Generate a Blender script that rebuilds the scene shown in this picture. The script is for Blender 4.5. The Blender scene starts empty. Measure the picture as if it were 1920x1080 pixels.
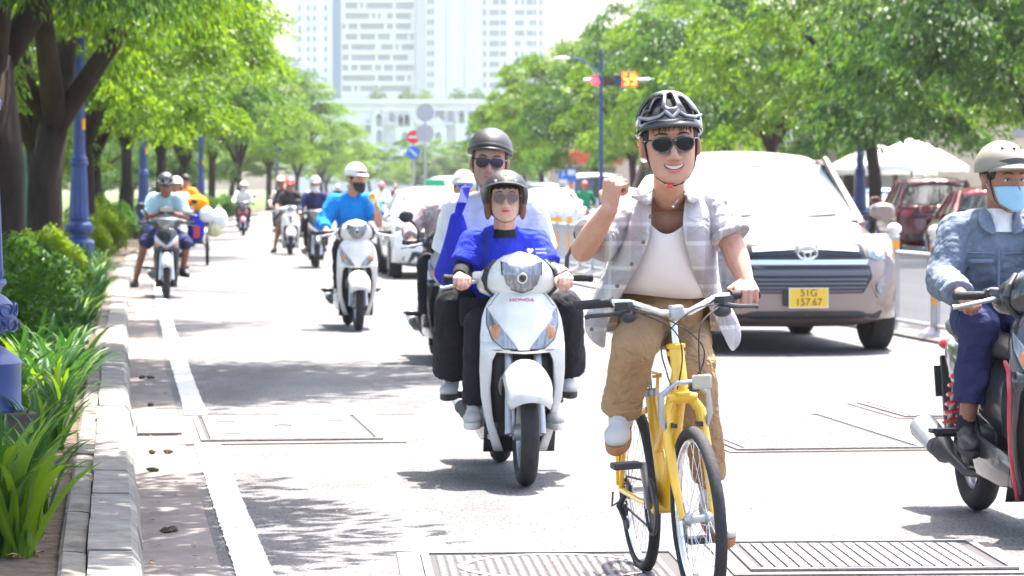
import bpy, math, random
import numpy as np
from mathutils import Vector, Matrix, Euler, noise
R = math.radians
random.seed(7); rng = np.random.default_rng(7)
SC = bpy.context.scene
COL = SC.collection
# ------------------------------------------------------------------ camera, sky, sun, exposure
cd = bpy.data.cameras.new('camera'); cam = bpy.data.objects.new('camera', cd); COL.objects.link(cam)
cam.location = (0, 0, 1.42); cam.rotation_euler = (R(90), 0, 0)
cd.sensor_width = 36; cd.lens = 5500/1920*36; cd.shift_y = -185/1920
cd.clip_start = .1; cd.clip_end = 6000
cd.dof.use_dof = True; cd.dof.focus_distance = 10.6; cd.dof.aperture_fstop = 7.5
SC.camera = cam
SUN_EL, SUN_AZ = 70, 24
w = bpy.data.worlds.new('World'); SC.world = w; w.use_nodes = True
wn = w.node_tree; bgn = wn.nodes['Background']
sky = wn.nodes.new('ShaderNodeTexSky'); sky.sky_type = 'NISHITA'; sky.sun_disc = False
sky.sun_elevation = R(SUN_EL); sky.sun_rotation = R(SUN_AZ)
sky.air_density = 1.0; sky.dust_density = 4.0; sky.ozone_density = 1.0
wn.links.new(sky.outputs[0], bgn.inputs[0]); bgn.inputs[1].default_value = .15
sd = bpy.data.lights.new('sun', 'SUN'); sun = bpy.data.objects.new('sun', sd); COL.objects.link(sun)
sd.energy = 4.6; sd.angle = R(.5); sd.color = (1, .945, .865)
sv = Vector((math.cos(R(SUN_EL))*math.sin(R(SUN_AZ)), math.cos(R(SUN_EL))*math.cos(R(SUN_AZ)), math.sin(R(SUN_EL))))
sun.rotation_euler = sv.to_track_quat('Z', 'Y').to_euler(); sun.location = (20, 30, 60)
SC.view_settings.view_transform = 'Standard'; SC.view_settings.look = 'None'
SC.view_settings.exposure = 2.17; SC.view_settings.gamma = 1
SC.view_settings.use_curve_mapping = False
SC.cycles.use_denoising = True
SC.cycles.max_bounces = 8; SC.cycles.transparent_max_bounces = 12; SC.cycles.volume_bounces = 1
SC.cycles.caustics_reflective = False; SC.cycles.caustics_refractive = False
SC.cycles.sample_clamp_indirect = 6

# ------------------------------------------------------------------ materials
MATS = {}
def mat(name, col, rough=.5, metal=0., spec=.5, coat=0., nz=0., ns=8., bump=0., bs=60., emit=0., ecol=None, streak=None, trans=0.):
    if name in MATS: return MATS[name]
    m = bpy.data.materials.new(name); m.use_nodes = True; nt = m.node_tree; b = nt.nodes['Principled BSDF']
    c = (*col, 1)
    b.inputs['Base Color'].default_value = c; b.inputs['Roughness'].default_value = rough
    b.inputs['Metallic'].default_value = metal; b.inputs['Specular IOR Level'].default_value = spec
    b.inputs['Coat Weight'].default_value = coat; b.inputs['Coat Roughness'].default_value = .05
    if trans: b.inputs['Transmission Weight'].default_value = trans
    if emit:
        b.inputs['Emission Color'].default_value = (*(ecol or col), 1); b.inputs['Emission Strength'].default_value = emit
    tc = nt.nodes.new('ShaderNodeTexCoord')
    src = tc.outputs['Object']
    if streak:
        mp = nt.nodes.new('ShaderNodeMapping'); mp.inputs['Scale'].default_value = streak
        nt.links.new(src, mp.inputs[0]); src = mp.outputs[0]
    if nz:
        t = nt.nodes.new('ShaderNodeTexNoise'); t.inputs['Scale'].default_value = ns; t.inputs['Detail'].default_value = 6
        t.inputs['Roughness'].default_value = .65
        r = nt.nodes.new('ShaderNodeMapRange'); r.inputs[1].default_value = .3; r.inputs[2].default_value = .7
        x = nt.nodes.new('ShaderNodeMix'); x.data_type = 'RGBA'
        x.inputs[6].default_value = (*[v*(1-nz) for v in col], 1); x.inputs[7].default_value = (*[min(1, v*(1+nz)) for v in col], 1)
        nt.links.new(src, t.inputs[0]); nt.links.new(t.outputs[0], r.inputs[0]); nt.links.new(r.outputs[0], x.inputs[0])
        nt.links.new(x.outputs[2], b.inputs['Base Color'])
    if bump:
        t = nt.nodes.new('ShaderNodeTexNoise'); t.inputs['Scale'].default_value = bs; t.inputs['Detail'].default_value = 4
        bp = nt.nodes.new('ShaderNodeBump'); bp.inputs['Strength'].default_value = bump; bp.inputs['Distance'].default_value = .01
        nt.links.new(src, t.inputs[0]); nt.links.new(t.outputs[0], bp.inputs['Height']); nt.links.new(bp.outputs[0], b.inputs['Normal'])
    MATS[name] = m
    return m
def paint(name, col, coat=.8, rough=.3):
    return mat(name, col, rough, 0, .5, coat, nz=.05, ns=3)
def crease(m, sc=6.5, st=.58):
    nt = m.node_tree; b = nt.nodes['Principled BSDF']
    if b.inputs['Normal'].links: return m
    tc = nt.nodes.new('ShaderNodeTexCoord'); prev = None
    for s_, d_, k_ in ((sc, 2.2, .030), (150., 0., .0012)):
        t = nt.nodes.new('ShaderNodeTexNoise'); t.inputs['Scale'].default_value = s_; t.inputs['Detail'].default_value = 2.5; t.inputs['Roughness'].default_value = .55; t.inputs['Distortion'].default_value = d_
        nt.links.new(tc.outputs['Object'], t.inputs[0]); bp = nt.nodes.new('ShaderNodeBump'); bp.inputs['Strength'].default_value = st; bp.inputs['Distance'].default_value = k_
        nt.links.new(t.outputs[0], bp.inputs['Height'])
        if prev: nt.links.new(prev, bp.inputs['Normal'])
        prev = bp.outputs[0]
    nt.links.new(prev, b.inputs['Normal']); return m
def cloth(name, col, nz=.1):
    return crease(mat(name, col, .85, 0, .2, 0, nz=nz, ns=14))
def leafmat(name, c1, c2, trl=.45):
    m = bpy.data.materials.new(name); m.use_nodes = True; nt = m.node_tree; nt.nodes.clear()
    o = nt.nodes.new('ShaderNodeOutputMaterial'); g = nt.nodes.new('ShaderNodeNewGeometry')
    x = nt.nodes.new('ShaderNodeMix'); x.data_type = 'RGBA'; x.inputs[6].default_value = (*c1, 1); x.inputs[7].default_value = (*c2, 1)
    nt.links.new(g.outputs['Random Per Island'], x.inputs[0])
    d = nt.nodes.new('ShaderNodeBsdfPrincipled'); d.inputs['Roughness'].default_value = .5; d.inputs['Specular IOR Level'].default_value = .3
    t = nt.nodes.new('ShaderNodeBsdfTranslucent'); hs = nt.nodes.new('ShaderNodeHueSaturation')
    hs.inputs['Hue'].default_value = .486; hs.inputs['Value'].default_value = 2.0; hs.inputs['Saturation'].default_value = 1.05
    ms = nt.nodes.new('ShaderNodeMixShader'); ms.inputs[0].default_value = trl
    nt.links.new(x.outputs[2], d.inputs['Base Color']); nt.links.new(x.outputs[2], hs.inputs['Color']); nt.links.new(hs.outputs[0], t.inputs[0])
    nt.links.new(d.outputs[0], ms.inputs[1]); nt.links.new(t.outputs[0], ms.inputs[2]); nt.links.new(ms.outputs[0], o.inputs[0])
    return m

# ------------------------------------------------------------------ mesh helpers
def V(*a): return Vector(a)
def frame_of(d, up=(0, 0, 1)):
    d = Vector(d).normalized(); u = Vector(up)
    if abs(d.dot(u)) > .97: u = Vector((0, 1, 0)) if abs(d.y) < .9 else Vector((1, 0, 0))
    a = d.cross(u).normalized(); return a, a.cross(d).normalized(), d
class MB:
    def __init__(s): s.v = []; s.f = []
    def add(s, vs, fs):
        o = len(s.v); s.v += [tuple(p) for p in vs]; s.f += [tuple(i+o for i in f) for f in fs]; return s
    def box(s, c, size, rot=None, taper=1.0):
        x, y, z = [k/2 for k in size]; c = Vector(c)
        vs = [Vector((i*x*(taper if k > 0 else 1), j*y*(taper if k > 0 else 1), k*z)) for k in (-1, 1) for j in (-1, 1) for i in (-1, 1)]
        if rot is not None:
            m = Euler(rot).to_matrix() if not isinstance(rot, Matrix) else rot
            vs = [m @ p for p in vs]
        return s.add([p+c for p in vs], [(0,2,3,1),(4,5,7,6),(0,1,5,4),(2,6,7,3),(0,4,6,2),(1,3,7,5)])
    def rings(s, rs, cap=True, closed=True):
        n = len(rs[0]); vs = [p for r in rs for p in r]; fs = []
        for i in range(len(rs)-1):
            for j in range(n if closed else n-1):
                k = (j+1) % n; fs.append((i*n+j, i*n+k, (i+1)*n+k, (i+1)*n+j))
        if cap and closed: fs += [tuple(range(n-1, -1, -1)), tuple((len(rs)-1)*n+j for j in range(n))]
        return s.add(vs, fs)
    def grid(s, rows): return s.rings(rows, False, False)
    def tube(s, pts, r, seg=10, cap=True, flat=1.0, up=(0, 0, 1)):
        pts = [Vector(p) for p in pts]; rr = r if isinstance(r, (list, tuple)) else [r]*len(pts); out = []; pa = None
        for i, p in enumerate(pts):
            d = pts[min(i+1, len(pts)-1)]-pts[max(i-1, 0)]
            if d.length < 1e-9: d = Vector((0, 0, 1))
            a, b, _ = frame_of(d, up)
            if pa is not None and a.dot(pa) < 0: a, b = -a, -b
            pa = a
            out.append([p+a*(rr[i]*math.cos(t))+b*(rr[i]*flat*math.sin(t)) for t in [2*math.pi*k/seg for k in range(seg)]])
        return s.rings(out, cap)
    def cap_(s, p0, p1, r0, r1, seg=12):
        p0 = Vector(p0); p1 = Vector(p1); d = (p1-p0); L = d.length; d = d.normalized() if L > 1e-9 else Vector((0, 0, 1))
        pts = [p0-d*r0*k for k in (.98, .7, .35)]+[p0, p0.lerp(p1, .5), p1]+[p1+d*r1*k for k in (.35, .7, .98)]
        rs = [r0*.2, r0*.71, r0*.94, r0, (r0+r1)/2, r1, r1*.94, r1*.71, r1*.2]
        return s.tube(pts, rs, seg)
    def ell(s, c, r, rot=None, nu=16, nv=10):
        c = Vector(c); r = r if isinstance(r, (list, tuple)) else (r, r, r)
        m = (Euler(rot).to_matrix() if rot is not None and not isinstance(rot, Matrix) else rot) or Matrix.Identity(3)
        rs = []
        for i in range(nv+1):
            ph = -math.pi/2+math.pi*max(.02, min(nv-.02, i))/nv
            rs.append([c+m @ Vector((r[0]*math.cos(ph)*math.cos(2*math.pi*k/nu), r[1]*math.cos(ph)*math.sin(2*math.pi*k/nu), r[2]*math.sin(ph))) for k in range(nu)])
        return s.rings(rs)
    def lathe(s, prof, c=(0, 0, 0), seg=20, axis='z', cap=True):
        c = Vector(c); rs = []
        for r, h in prof:
            ring = []
            for k in range(seg):
                t = 2*math.pi*k/seg; a, b = r*math.cos(t), r*math.sin(t)
                ring.append(c+(Vector((a, b, h)) if axis == 'z' else Vector((h, a, b)) if axis == 'x' else Vector((b, h, a))))
            rs.append(ring)
        return s.rings(rs, cap)
    def prism(s, poly, h0, h1, axis='z', c=(0, 0, 0)):
        f = {'z': lambda a, b, h: (a, b, h), 'y': lambda a, b, h: (a, h, b), 'x': lambda a, b, h: (h, a, b)}[axis]; c = Vector(c)
        return s.rings([[c+Vector(f(a, b, h)) for a, b in poly] for h in (h0, h1)])
    def torus(s, c, R0, r, axis='x', nu=36, nv=10, flat=1.0, a0=0, a1=2*math.pi):
        full = abs(a1-a0-2*math.pi) < 1e-6; c = Vector(c); rs = []
        for i in range(nu+1):
            t = a0+(a1-a0)*i/nu; ring = []
            for k in range(nv):
                u = 2*math.pi*k/nv; q = R0+r*math.cos(u); h = r*flat*math.sin(u)
                p = (h, q*math.cos(t), q*math.sin(t)) if axis == 'x' else (q*math.cos(t), q*math.sin(t), h) if axis == 'z' else (q*math.sin(t), h, q*math.cos(t))
                ring.append(c+Vector(p))
            rs.append(ring)
        return s.rings(rs, not full)
    def xf(s, M):
        s.v = [tuple(M @ Vector(p)) for p in s.v]; return s
    def mesh(s, name, m, smooth=40):
        me = bpy.data.meshes.new(name); me.from_pydata(s.v, [], s.f)
        if m: me.materials.append(m)
        if smooth:
            me.polygons.foreach_set('use_smooth', [True]*len(me.polygons)); me.set_sharp_from_angle(angle=R(smooth))
        me.update(); return me
    def obj(s, name, m, parent=None, smooth=40, bevel=0, sub=0, solid=0, mods=None):
        o = bpy.data.objects.new(name, s.mesh(name, m, smooth)); COL.objects.link(o)
        if parent: o.parent = parent
        if solid:
            q = o.modifiers.new('solid', 'SOLIDIFY'); q.thickness = solid; q.offset = 0
        if bevel:
            q = o.modifiers.new('bevel', 'BEVEL'); q.width = bevel; q.segments = 2; q.limit_method = 'ANGLE'
        if sub:
            q = o.modifiers.new('sub', 'SUBSURF'); q.levels = q.render_levels = sub
        return o
    def blob(s, name, m, parent=None, vox=.008, sm=4, folds=0, fscale=.07):
        o = s.obj(name, m, parent, 180)
        q = o.modifiers.new('remesh', 'REMESH'); q.mode = 'VOXEL'; q.voxel_size = vox; q.use_smooth_shade = True
        q = o.modifiers.new('smooth', 'SMOOTH'); q.factor = .5; q.iterations = sm
        if folds:
            for k, (sc, st) in enumerate(((fscale, folds), (fscale*.45, folds*.4))):
                key = f'folds{sc:.3f}'
                t = bpy.data.textures.get(key) or bpy.data.textures.new(key, 'CLOUDS'); t.noise_scale = sc; t.noise_depth = 1
                q = o.modifiers.new('folds', 'DISPLACE'); q.texture = t; q.strength = st; q.mid_level = .5
        return o
def tag(o, label=None, cat=None, group=None, kind=None):
    if label: o['label'] = label
    if cat: o['category'] = cat
    if group: o['group'] = group
    if kind: o['kind'] = kind
    return o
def thing(name, label, cat, loc=(0, 0, 0), rz=0, group=None):
    o = bpy.data.objects.new(name, None); COL.objects.link(o); o.location = loc; o.rotation_euler = (0, 0, rz)
    o.empty_display_size = .1
    return tag(o, label, cat, group)
ONES = 'zeroth first second third fourth fifth sixth seventh eighth ninth tenth eleventh twelfth thirteenth fourteenth fifteenth sixteenth seventeenth eighteenth nineteenth'.split()
def ordinal(n):
    if n < 20: return ONES[n]
    t, o = divmod(n, 10); tens = ('', '', 'twent', 'thirt', 'fort', 'fift', 'sixt')[t]
    return tens+'ieth' if o == 0 else tens+'y-'+ONES[o]
def inst(name, me, parent=None, loc=(0, 0, 0), rot=(0, 0, 0), scale=(1, 1, 1)):
    o = bpy.data.objects.new(name, me); COL.objects.link(o); o.parent = parent
    o.location = loc; o.rotation_euler = rot; o.scale = scale; return o
def copy_tree(o, parent=None):
    c = o.copy(); COL.objects.link(c)
    if parent: c.parent = parent
    for ch in list(o.children): copy_tree(ch, c)
    return c
def text_obj(body, size, m, parent, loc, rot, ext=.002, name='lettering', align='CENTER', sx=1.0):
    cu = bpy.data.curves.new('t', 'FONT'); cu.body = body; cu.size = size; cu.extrude = ext; cu.align_x = align; cu.align_y = 'CENTER'
    t = bpy.data.objects.new('t', cu); COL.objects.link(t)
    dg = bpy.context.evaluated_depsgraph_get(); me = bpy.data.meshes.new_from_object(t.evaluated_get(dg))
    bpy.data.objects.remove(t); me.materials.clear(); me.materials.append(m)
    return inst(name, me, parent, loc, rot, (sx, 1, 1))
def lerp_table(tab, x):
    if x <= tab[0][0]: return tab[0][1:]
    for a, b in zip(tab, tab[1:]):
        if x <= b[0]:
            t = (x-a[0])/(b[0]-a[0]); return [p+(q-p)*t for p, q in zip(a[1:], b[1:])]
    return tab[-1][1:]
def sring(c, rx, ry, n=2.5, axis='z', seg=24):
    out = []; c = Vector(c)
    for k in range(seg):
        t = 2*math.pi*k/seg; a = math.copysign(abs(math.cos(t))**(2/n), math.cos(t))*rx; b = math.copysign(abs(math.sin(t))**(2/n), math.sin(t))*ry
        out.append(c+Vector((a, b, 0) if axis == 'z' else (a, 0, b) if axis == 'y' else (0, a, b)))
    return out
# street line: x of the kerb's road edge at a distance y
_ky = np.array([-60., 10.77, 38., 60, 80, 95, 120, 150, 200, 300, 420]); _ks = np.array([-.137, -.137, -.128, -.105, -.083, -.07, -.05, -.035, -.02, -.012, -.01])
_yy = np.linspace(-60, 420, 4801); _sl = np.interp(_yy, _ky, _ks); _xx = np.concatenate([[0], np.cumsum((_sl[1:]+_sl[:-1])/2*.1)])
_xx += -1.347-np.interp(10.77, _yy, _xx)
def kx(y): return float(np.interp(y, _yy, _xx))
def kslope(y): return float(np.interp(y, _yy, _sl))
def at(px, py, y): return Vector(((px-960)*y/5500, y, 1.42-(py-355)*y/5500))
# ------------------------------------------------------------------ ground, road, kerb
def asphalt():
    m = mat('asphalt', (.115, .108, .112), .82, 0, .35); nt = m.node_tree; b = nt.nodes['Principled BSDF']
    tc = nt.nodes.new('ShaderNodeTexCoord')
    def nzz(s, d): 
        t = nt.nodes.new('ShaderNodeTexNoise'); t.inputs['Scale'].default_value = s; t.inputs['Detail'].default_value = d
        nt.links.new(tc.outputs['Object'], t.inputs[0]); return t
    a, c, e = nzz(70, 3), nzz(.9, 5), nzz(9, 6)
    cr = nt.nodes.new('ShaderNodeValToRGB'); cr.color_ramp.elements[0].position = .32; cr.color_ramp.elements[0].color = (.028, .0275, .029, 1)
    cr.color_ramp.elements[1].position = .66; cr.color_ramp.elements[1].color = (.215, .203, .203, 1)
    nt.links.new(a.outputs[0], cr.inputs[0])
    x = nt.nodes.new('ShaderNodeMix'); x.data_type = 'RGBA'; x.blend_type = 'MULTIPLY'; x.inputs[0].default_value = 1
    r = nt.nodes.new('ShaderNodeMapRange'); r.inputs[1].default_value = .35; r.inputs[2].default_value = .65; r.inputs[3].default_value = .66; r.inputs[4].default_value = 1.2
    mu = nt.nodes.new('ShaderNodeMath'); mu.operation = 'ADD'; h = nt.nodes.new('ShaderNodeMath'); h.operation = 'MULTIPLY'; h.inputs[1].default_value = .5
    nt.links.new(c.outputs[0], mu.inputs[0]); nt.links.new(e.outputs[0], mu.inputs[1]); nt.links.new(mu.outputs[0], h.inputs[0]); nt.links.new(h.outputs[0], r.inputs[0])
    nt.links.new(cr.outputs[0], x.inputs[6]); nt.links.new(r.outputs[0], x.inputs[7])
    mp = nt.nodes.new('ShaderNodeMapping'); mp.inputs['Rotation'].default_value = (0, 0, -.135); mp.inputs['Scale'].default_value = (1.3, .035, 1); nt.links.new(tc.outputs['Object'], mp.inputs[0])
    st = nt.nodes.new('ShaderNodeTexNoise'); st.inputs['Scale'].default_value = 1.6; st.inputs['Detail'].default_value = 5; nt.links.new(mp.outputs[0], st.inputs[0])
    vo = nt.nodes.new('ShaderNodeTexVoronoi'); vo.feature = 'DISTANCE_TO_EDGE'; vo.inputs['Scale'].default_value = .45; wv = nt.nodes.new('ShaderNodeVectorMath'); wv.operation = 'ADD'; nt.links.new(tc.outputs['Object'], wv.inputs[0]); nt.links.new(e.outputs['Color'], wv.inputs[1]); nt.links.new(wv.outputs[0], vo.inputs['Vector'])
    ck = nt.nodes.new('ShaderNodeMapRange'); ck.inputs[1].default_value = 0; ck.inputs[2].default_value = .012; ck.inputs[3].default_value = .55; ck.inputs[4].default_value = 1; nt.links.new(vo.outputs['Distance'], ck.inputs[0])
    sr = nt.nodes.new('ShaderNodeMapRange'); sr.inputs[1].default_value = .35; sr.inputs[2].default_value = .68; sr.inputs[3].default_value = .78; sr.inputs[4].default_value = 1.1; nt.links.new(st.outputs[0], sr.inputs[0])
    mm = nt.nodes.new('ShaderNodeMath'); mm.operation = 'MULTIPLY'; nt.links.new(ck.outputs[0], mm.inputs[0]); nt.links.new(sr.outputs[0], mm.inputs[1])
    x2 = nt.nodes.new('ShaderNodeMix'); x2.data_type = 'RGBA'; x2.blend_type = 'MULTIPLY'; x2.inputs[0].default_value = 1; nt.links.new(x.outputs[2], x2.inputs[6]); nt.links.new(mm.outputs[0], x2.inputs[7]); nt.links.new(x2.outputs[2], b.inputs['Base Color'])
    bp = nt.nodes.new('ShaderNodeBump'); bp.inputs['Strength'].default_value = .5; bp.inputs['Distance'].default_value = .006
    nt.links.new(a.outputs[0], bp.inputs['Height']); nt.links.new(bp.outputs[0], b.inputs['Normal']); return m
M_ASPH = asphalt()
M_CONC = mat('kerb_concrete', (.215, .203, .185), .9, 0, .2, nz=.35, ns=7, bump=.35, bs=70)
M_CONC2 = mat('old_concrete', (.16, .148, .125), .92, 0, .2, nz=.5, ns=6, bump=.5, bs=60)
M_GUT = mat('gutter_concrete', (.19, .165, .152), .9, 0, .2, nz=.3, ns=3.5, bump=.25, bs=90)
M_LINE = mat('road_paint', (.62, .60, .57), .75, 0, .3, nz=.22, ns=16, bump=.2, bs=90)
M_SOIL = mat('soil', (.10, .075, .055), .95, 0, .2, nz=.5, ns=12, bump=.8, bs=40)
M_LAWN = mat('lawn', (.075, .115, .035), .95, 0, .2, nz=.5, ns=3, bump=.5, bs=20)
M_DARK = mat('black_plastic', (.025, .025, .028), .5, nz=.2, ns=20)
M_PAVE = mat('pavement', (.34, .32, .30), .9, 0, .2, nz=.2, ns=5)
def ribbon(name, o0, o1, z, ys, m, parent=None, jit=0, z1=None):
    rows = []
    for y in ys:
        j = random.uniform(-jit, jit); rows.append([(kx(y)+o0+random.uniform(-jit, jit), y, z), (kx(y)+o1+j, y, z if z1 is None else z1)])
    b = MB(); b.grid(rows); return b.obj(name, m, parent, 0)
ground = MB().add([(-2500, -60, -.03), (2500, -60, -.03), (2500, 4000, -.03), (-2500, 4000, -.03)], [(0, 1, 2, 3)]).obj('ground', M_LAWN, None, 0); tag(ground, kind='structure')
YS = [y*2.0-20 for y in range(0, 211)]
tag(ribbon('road', -.02, 17.2, 0, YS, M_ASPH), kind='structure')
tag(ribbon('gutter', -.01, .285, .004, YS, M_GUT), kind='structure')
def dense(a, b, st=.06): return [a+i*st for i in range(int((b-a)/st)+1)]
tag(ribbon('road_marking', .335, .475, .006, dense(9.5, 16.25)+[16.3], M_LINE, jit=.004), kind='structure')
tag(ribbon('road_marking', .335, .475, .006, dense(18.45, 60, .15), M_LINE, jit=.004), kind='structure')
tag(ribbon('road_marking', .335, .475, .006, dense(60, 400, 2), M_LINE), kind='structure')
# verge bed behind the kerb, park lawn, far pavement
tag(ribbon('soil', -2.6, -.302, .09, YS, M_SOIL, z1=.085), kind='structure')
tag(ribbon('lawn', -90, -2.6, .12, YS, M_LAWN, z1=.09), kind='structure')
tag(ribbon('pavement', 17.2, 40, .12, YS, M_PAVE), kind='structure')
kerb = thing('kerb', None, None); kerb['kind'] = 'structure'
def stone(prof, L, sd):
    rr = random.Random(sd); b = MB(); rs = []
    for k in range(2):
        y = (k-.5)*(L-.012); rs.append([(x+rr.uniform(-.003, .003), y+rr.uniform(-.003, .003), z+rr.uniform(-.002, .002)) for x, z in prof])
    b.rings(rs); return b.mesh('kerb_stone', M_CONC if prof[0][0] == 0 else M_CONC2, 0)
P1 = [(0, 0), (-.022, .10), (-.05, .128), (-.205, .132), (-.205, 0)]; P2 = [(-.209, 0), (-.209, .116), (-.235, .12), (-.292, .122), (-.305, .11), (-.305, 0)]
ks1 = [stone(P1, 1.0, i) for i in range(5)]; ks2 = [stone(P2, 1.3, i+9) for i in range(5)]
y = 6.0; i = 0
while y < 60:
    inst('kerb_stone', ks1[i % 5], kerb, (kx(y)+random.uniform(-.004, .004), y, random.uniform(-.004, .003)), (0, 0, -math.atan(kslope(y))*1.0+random.uniform(-.006, .006))); y += 1.0; i += 1
y = 6.0
while y < 60:
    inst('edging_stone', ks2[i % 5], kerb, (kx(y)+random.uniform(-.004, .004), y, random.uniform(-.006, .002)), (0, 0, -math.atan(kslope(y))+random.uniform(-.006, .006))); y += 1.3; i += 1
b = MB(); b.rings([[(kx(yy)+x, yy, z) for x, z in P1] for yy in range(60, 400, 4)]); o = b.obj('kerb_run', M_CONC, kerb, 0); o['kind'] = 'stuff'
b = MB(); b.rings([[(kx(yy)+17.2+x*-1, yy, z) for x, z in P1] for yy in range(-20, 400, 4)]); tag(b.obj('far_kerb', M_CONC, None, 0), kind='structure')
# covers and drains
M_IRON = mat('cast_iron', (.20, .185, .185), .6, .3, .5, nz=.3, ns=30)
M_SLOT = mat('cover_recess', (.055, .05, .052), .9)
def cover(label, x0, x1, y0, y1, kind, skew=0.137, conc=.1):
    cx, cy = (x0+x1)/2, (y0+y1)/2
    t = thing('manhole_cover', label, 'manhole cover', (cx, cy, .004), math.atan(skew)); w, d = (x1-x0)/2, (y1-y0)/2
    b = MB(); b.box((0, 0, .0), (2*w+2*conc, 2*d+2*conc, .008)); b.obj('surround', M_GUT, t, 0)
    b = MB(); b.box((0, 0, .005), (2*w, 2*d, .006)); b.obj('recess', M_SLOT, t, 0)
    fr = MB()
    for c, s in (((0, d-.015, .009), (2*w, .03, .014)), ((0, -d+.015, .009), (2*w, .03, .014)), ((w-.015, 0, .009), (.03, 2*d-.06, .014)), ((-w+.015, 0, .009), (.03, 2*d-.06, .014))): fr.box(c, s)
    fr.obj('frame', M_IRON, t, 0)
    if kind == 'plate':
        b = MB(); b.box((0, 0, .011), (2*w-.11, 2*d-.12, .012)); b.obj('lid', M_GUT, t, 0, bevel=.003)
        b = MB(); b.torus((0, .02, .018), .045, .006, 'z', 16, 6, a0=0, a1=math.pi); b.obj('handle', M_SLOT, t)
        for sx in (-.62, .66):
            for sy in (-.55, .45):
                q = MB(); q.box((sx*w, sy*d, .0185), (.1, .018, .004)); q.obj('slot', M_SLOT, t, 0)
    else:
        b = MB(); p = .036 if kind == 'hatch' else .046; nx = int((2*w-.1)/p); ny = int((2*d-.1)/p)
        for a in range(nx):
            for c in range(ny):
                x = -w+.05+p*(a+.5); yy = -d+.05+p*(c+.5); rr = math.hypot(x, yy)
                if kind == 'hatch':
                    if d*.80 < rr < d*.93: continue
                    q = p*.46; b.add([(x-q, yy, .009), (x, yy-q, .009), (x+q, yy, .009), (x, yy+q, .009), (x-q*.8, yy, .012), (x, yy-q*.8, .012), (x+q*.8, yy, .012), (x, yy+q*.8, .012)], [(4, 5, 6, 7), (0, 1, 5, 4), (1, 2, 6, 5), (2, 3, 7, 6), (3, 0, 4, 7)])
                else: b.box((x, yy, .0115), (p*.80, p*.5 if c % 2 else p*.86, .009))
        tr = b.obj('tread', M_IRON, t, 0); tr['kind'] = 'stuff'
        if kind == 'hatch':
            b = MB(); b.torus((0, 0, .011), d*.865, d*.045, 'z', 40, 6, .1); b.obj('ring', M_IRON, t)
    return t
cover('pale rectangular cover plate with a ring handle beside the kerb, breaking the white edge line', -1.86, -.84, 16.45, 18.2, 'plate', .137, .12)
cover('square iron cover with a diamond tread and a round lid under the yellow bicycle', -.33, .66, 10.55, 11.36, 'hatch', .06, .09)
cover('broad iron grating of short bars beside the front wheel of the yellow bicycle', .86, 1.86, 10.85, 11.72, 'bars', .05, .07)
cover('pale worn grating on the sunlit road behind the yellow bicycle, before the silver van', 1.05, 2.1, 15.9, 18.3, 'bars', .137, .05)
cover('small faint cover on the sunlit road behind the denim rider, farthest from the kerb', 2.35, 3.1, 18.2, 19.4, 'bars', .137, .05)
b = MB(); rs = []
for k in range(40):
    x = -1.95+1.35*k/39; yv = 18.50+.03*math.sin(k*.7)-(x+1.95)*.02; hw_ = .012+.03*abs(noise.noise((k*.35, 0, 0)))*(1 if k < 30 else .5); rs.append([(x, yv-hw_, .0085), (x, yv+hw_, .0085)])
b.grid(rows=rs); tag(b.obj('tar_seam', mat('tar', (.018, .016, .016), .7, bump=.6, bs=90), None, 0), kind='structure')
dg_ = thing('drain_grate', 'small slotted storm drain grate in the gutter against the kerb', 'drain', (kx(17.2)+.15, 17.2, .008), math.atan(.137))
MB().box((0, 0, 0), (.26, .7, .004)).obj('recess', M_SLOT, dg_, 0)
for k in range(6): MB().box((0, -.3+k*.12, .008), (.25, .075, .01)).obj('bar', M_IRON, dg_, 0)
# ------------------------------------------------------------------ far towers, podium, buildings
M_TOW = mat('tower_render', (.70, .685, .71), .8, nz=.04, ns=.05)
M_TOWG = mat('tower_grey_and_shade', (.46, .44, .50), .8)  # balcony grey, also the shade colour painted on a tower side
M_WIN = mat('tower_glass', (.20, .20, .25), .25, 0, .5)
M_WINB = mat('blue_glass', (.16, .30, .48), .2, 0, .6)
def winmesh(w, h):
    return MB().box((0, 0, 0), (w, .5, h)).mesh('window', M_WIN, 0)
YT = 935.0; K = YT/5500
def tx(px): return (px-960)*K
def tz(py): return 1.42-(py-355)*K
def slab(b, px0, px1, y0, y1, top=118): b.box(((tx(px0)+tx(px1))/2, (y0+y1)/2, top/2), (tx(px1)-tx(px0), y1-y0, top))
t1 = thing('tower', 'white tower with rows of small windows and a blue glass strip, above the left trees', 'tower', (tx(670), YT, 0)); L = Matrix.Translation(-t1.location)
b = MB(); slab(b, 640, 779, YT, YT+30); b.xf(L).obj('wall', M_TOW, t1, 0)
b = MB(); slab(b, 545, 622, YT+2.5, YT+30); b.xf(L).obj('wall', M_TOW, t1, 0)
b = MB(); slab(b, 622, 640, YT+5, YT+30, 112); b.xf(L).obj('glass_strip', M_WINB, t1, 0)
b = MB()
for k in range(14): b.box(((tx(709.5)), YT-.35, tz(165)+k*3.3-2.0), (tx(779)-tx(640), .7, .9))
o = b.xf(L).obj('balcony_edge', M_TOW, t1, 0); o['kind'] = 'stuff'
wm = winmesh(.72, 1.75)
for r in range(12):
    for c in range(24):
        if rng.random() < .13: continue
        px = 645+c*5.55
        if c % 6 == 5 and rng.random() < .6: continue
        inst('window', wm, t1, (tx(px)-t1.location.x, .02 if rng.random() < .5 else -.05, tz(166-r*19.4)))
for r in range(9):
    for px in (561, 577, 589, 610):
        inst('window', wm, t1, (tx(px)-t1.location.x, 2.45, tz(150-r*19.4)))
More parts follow.
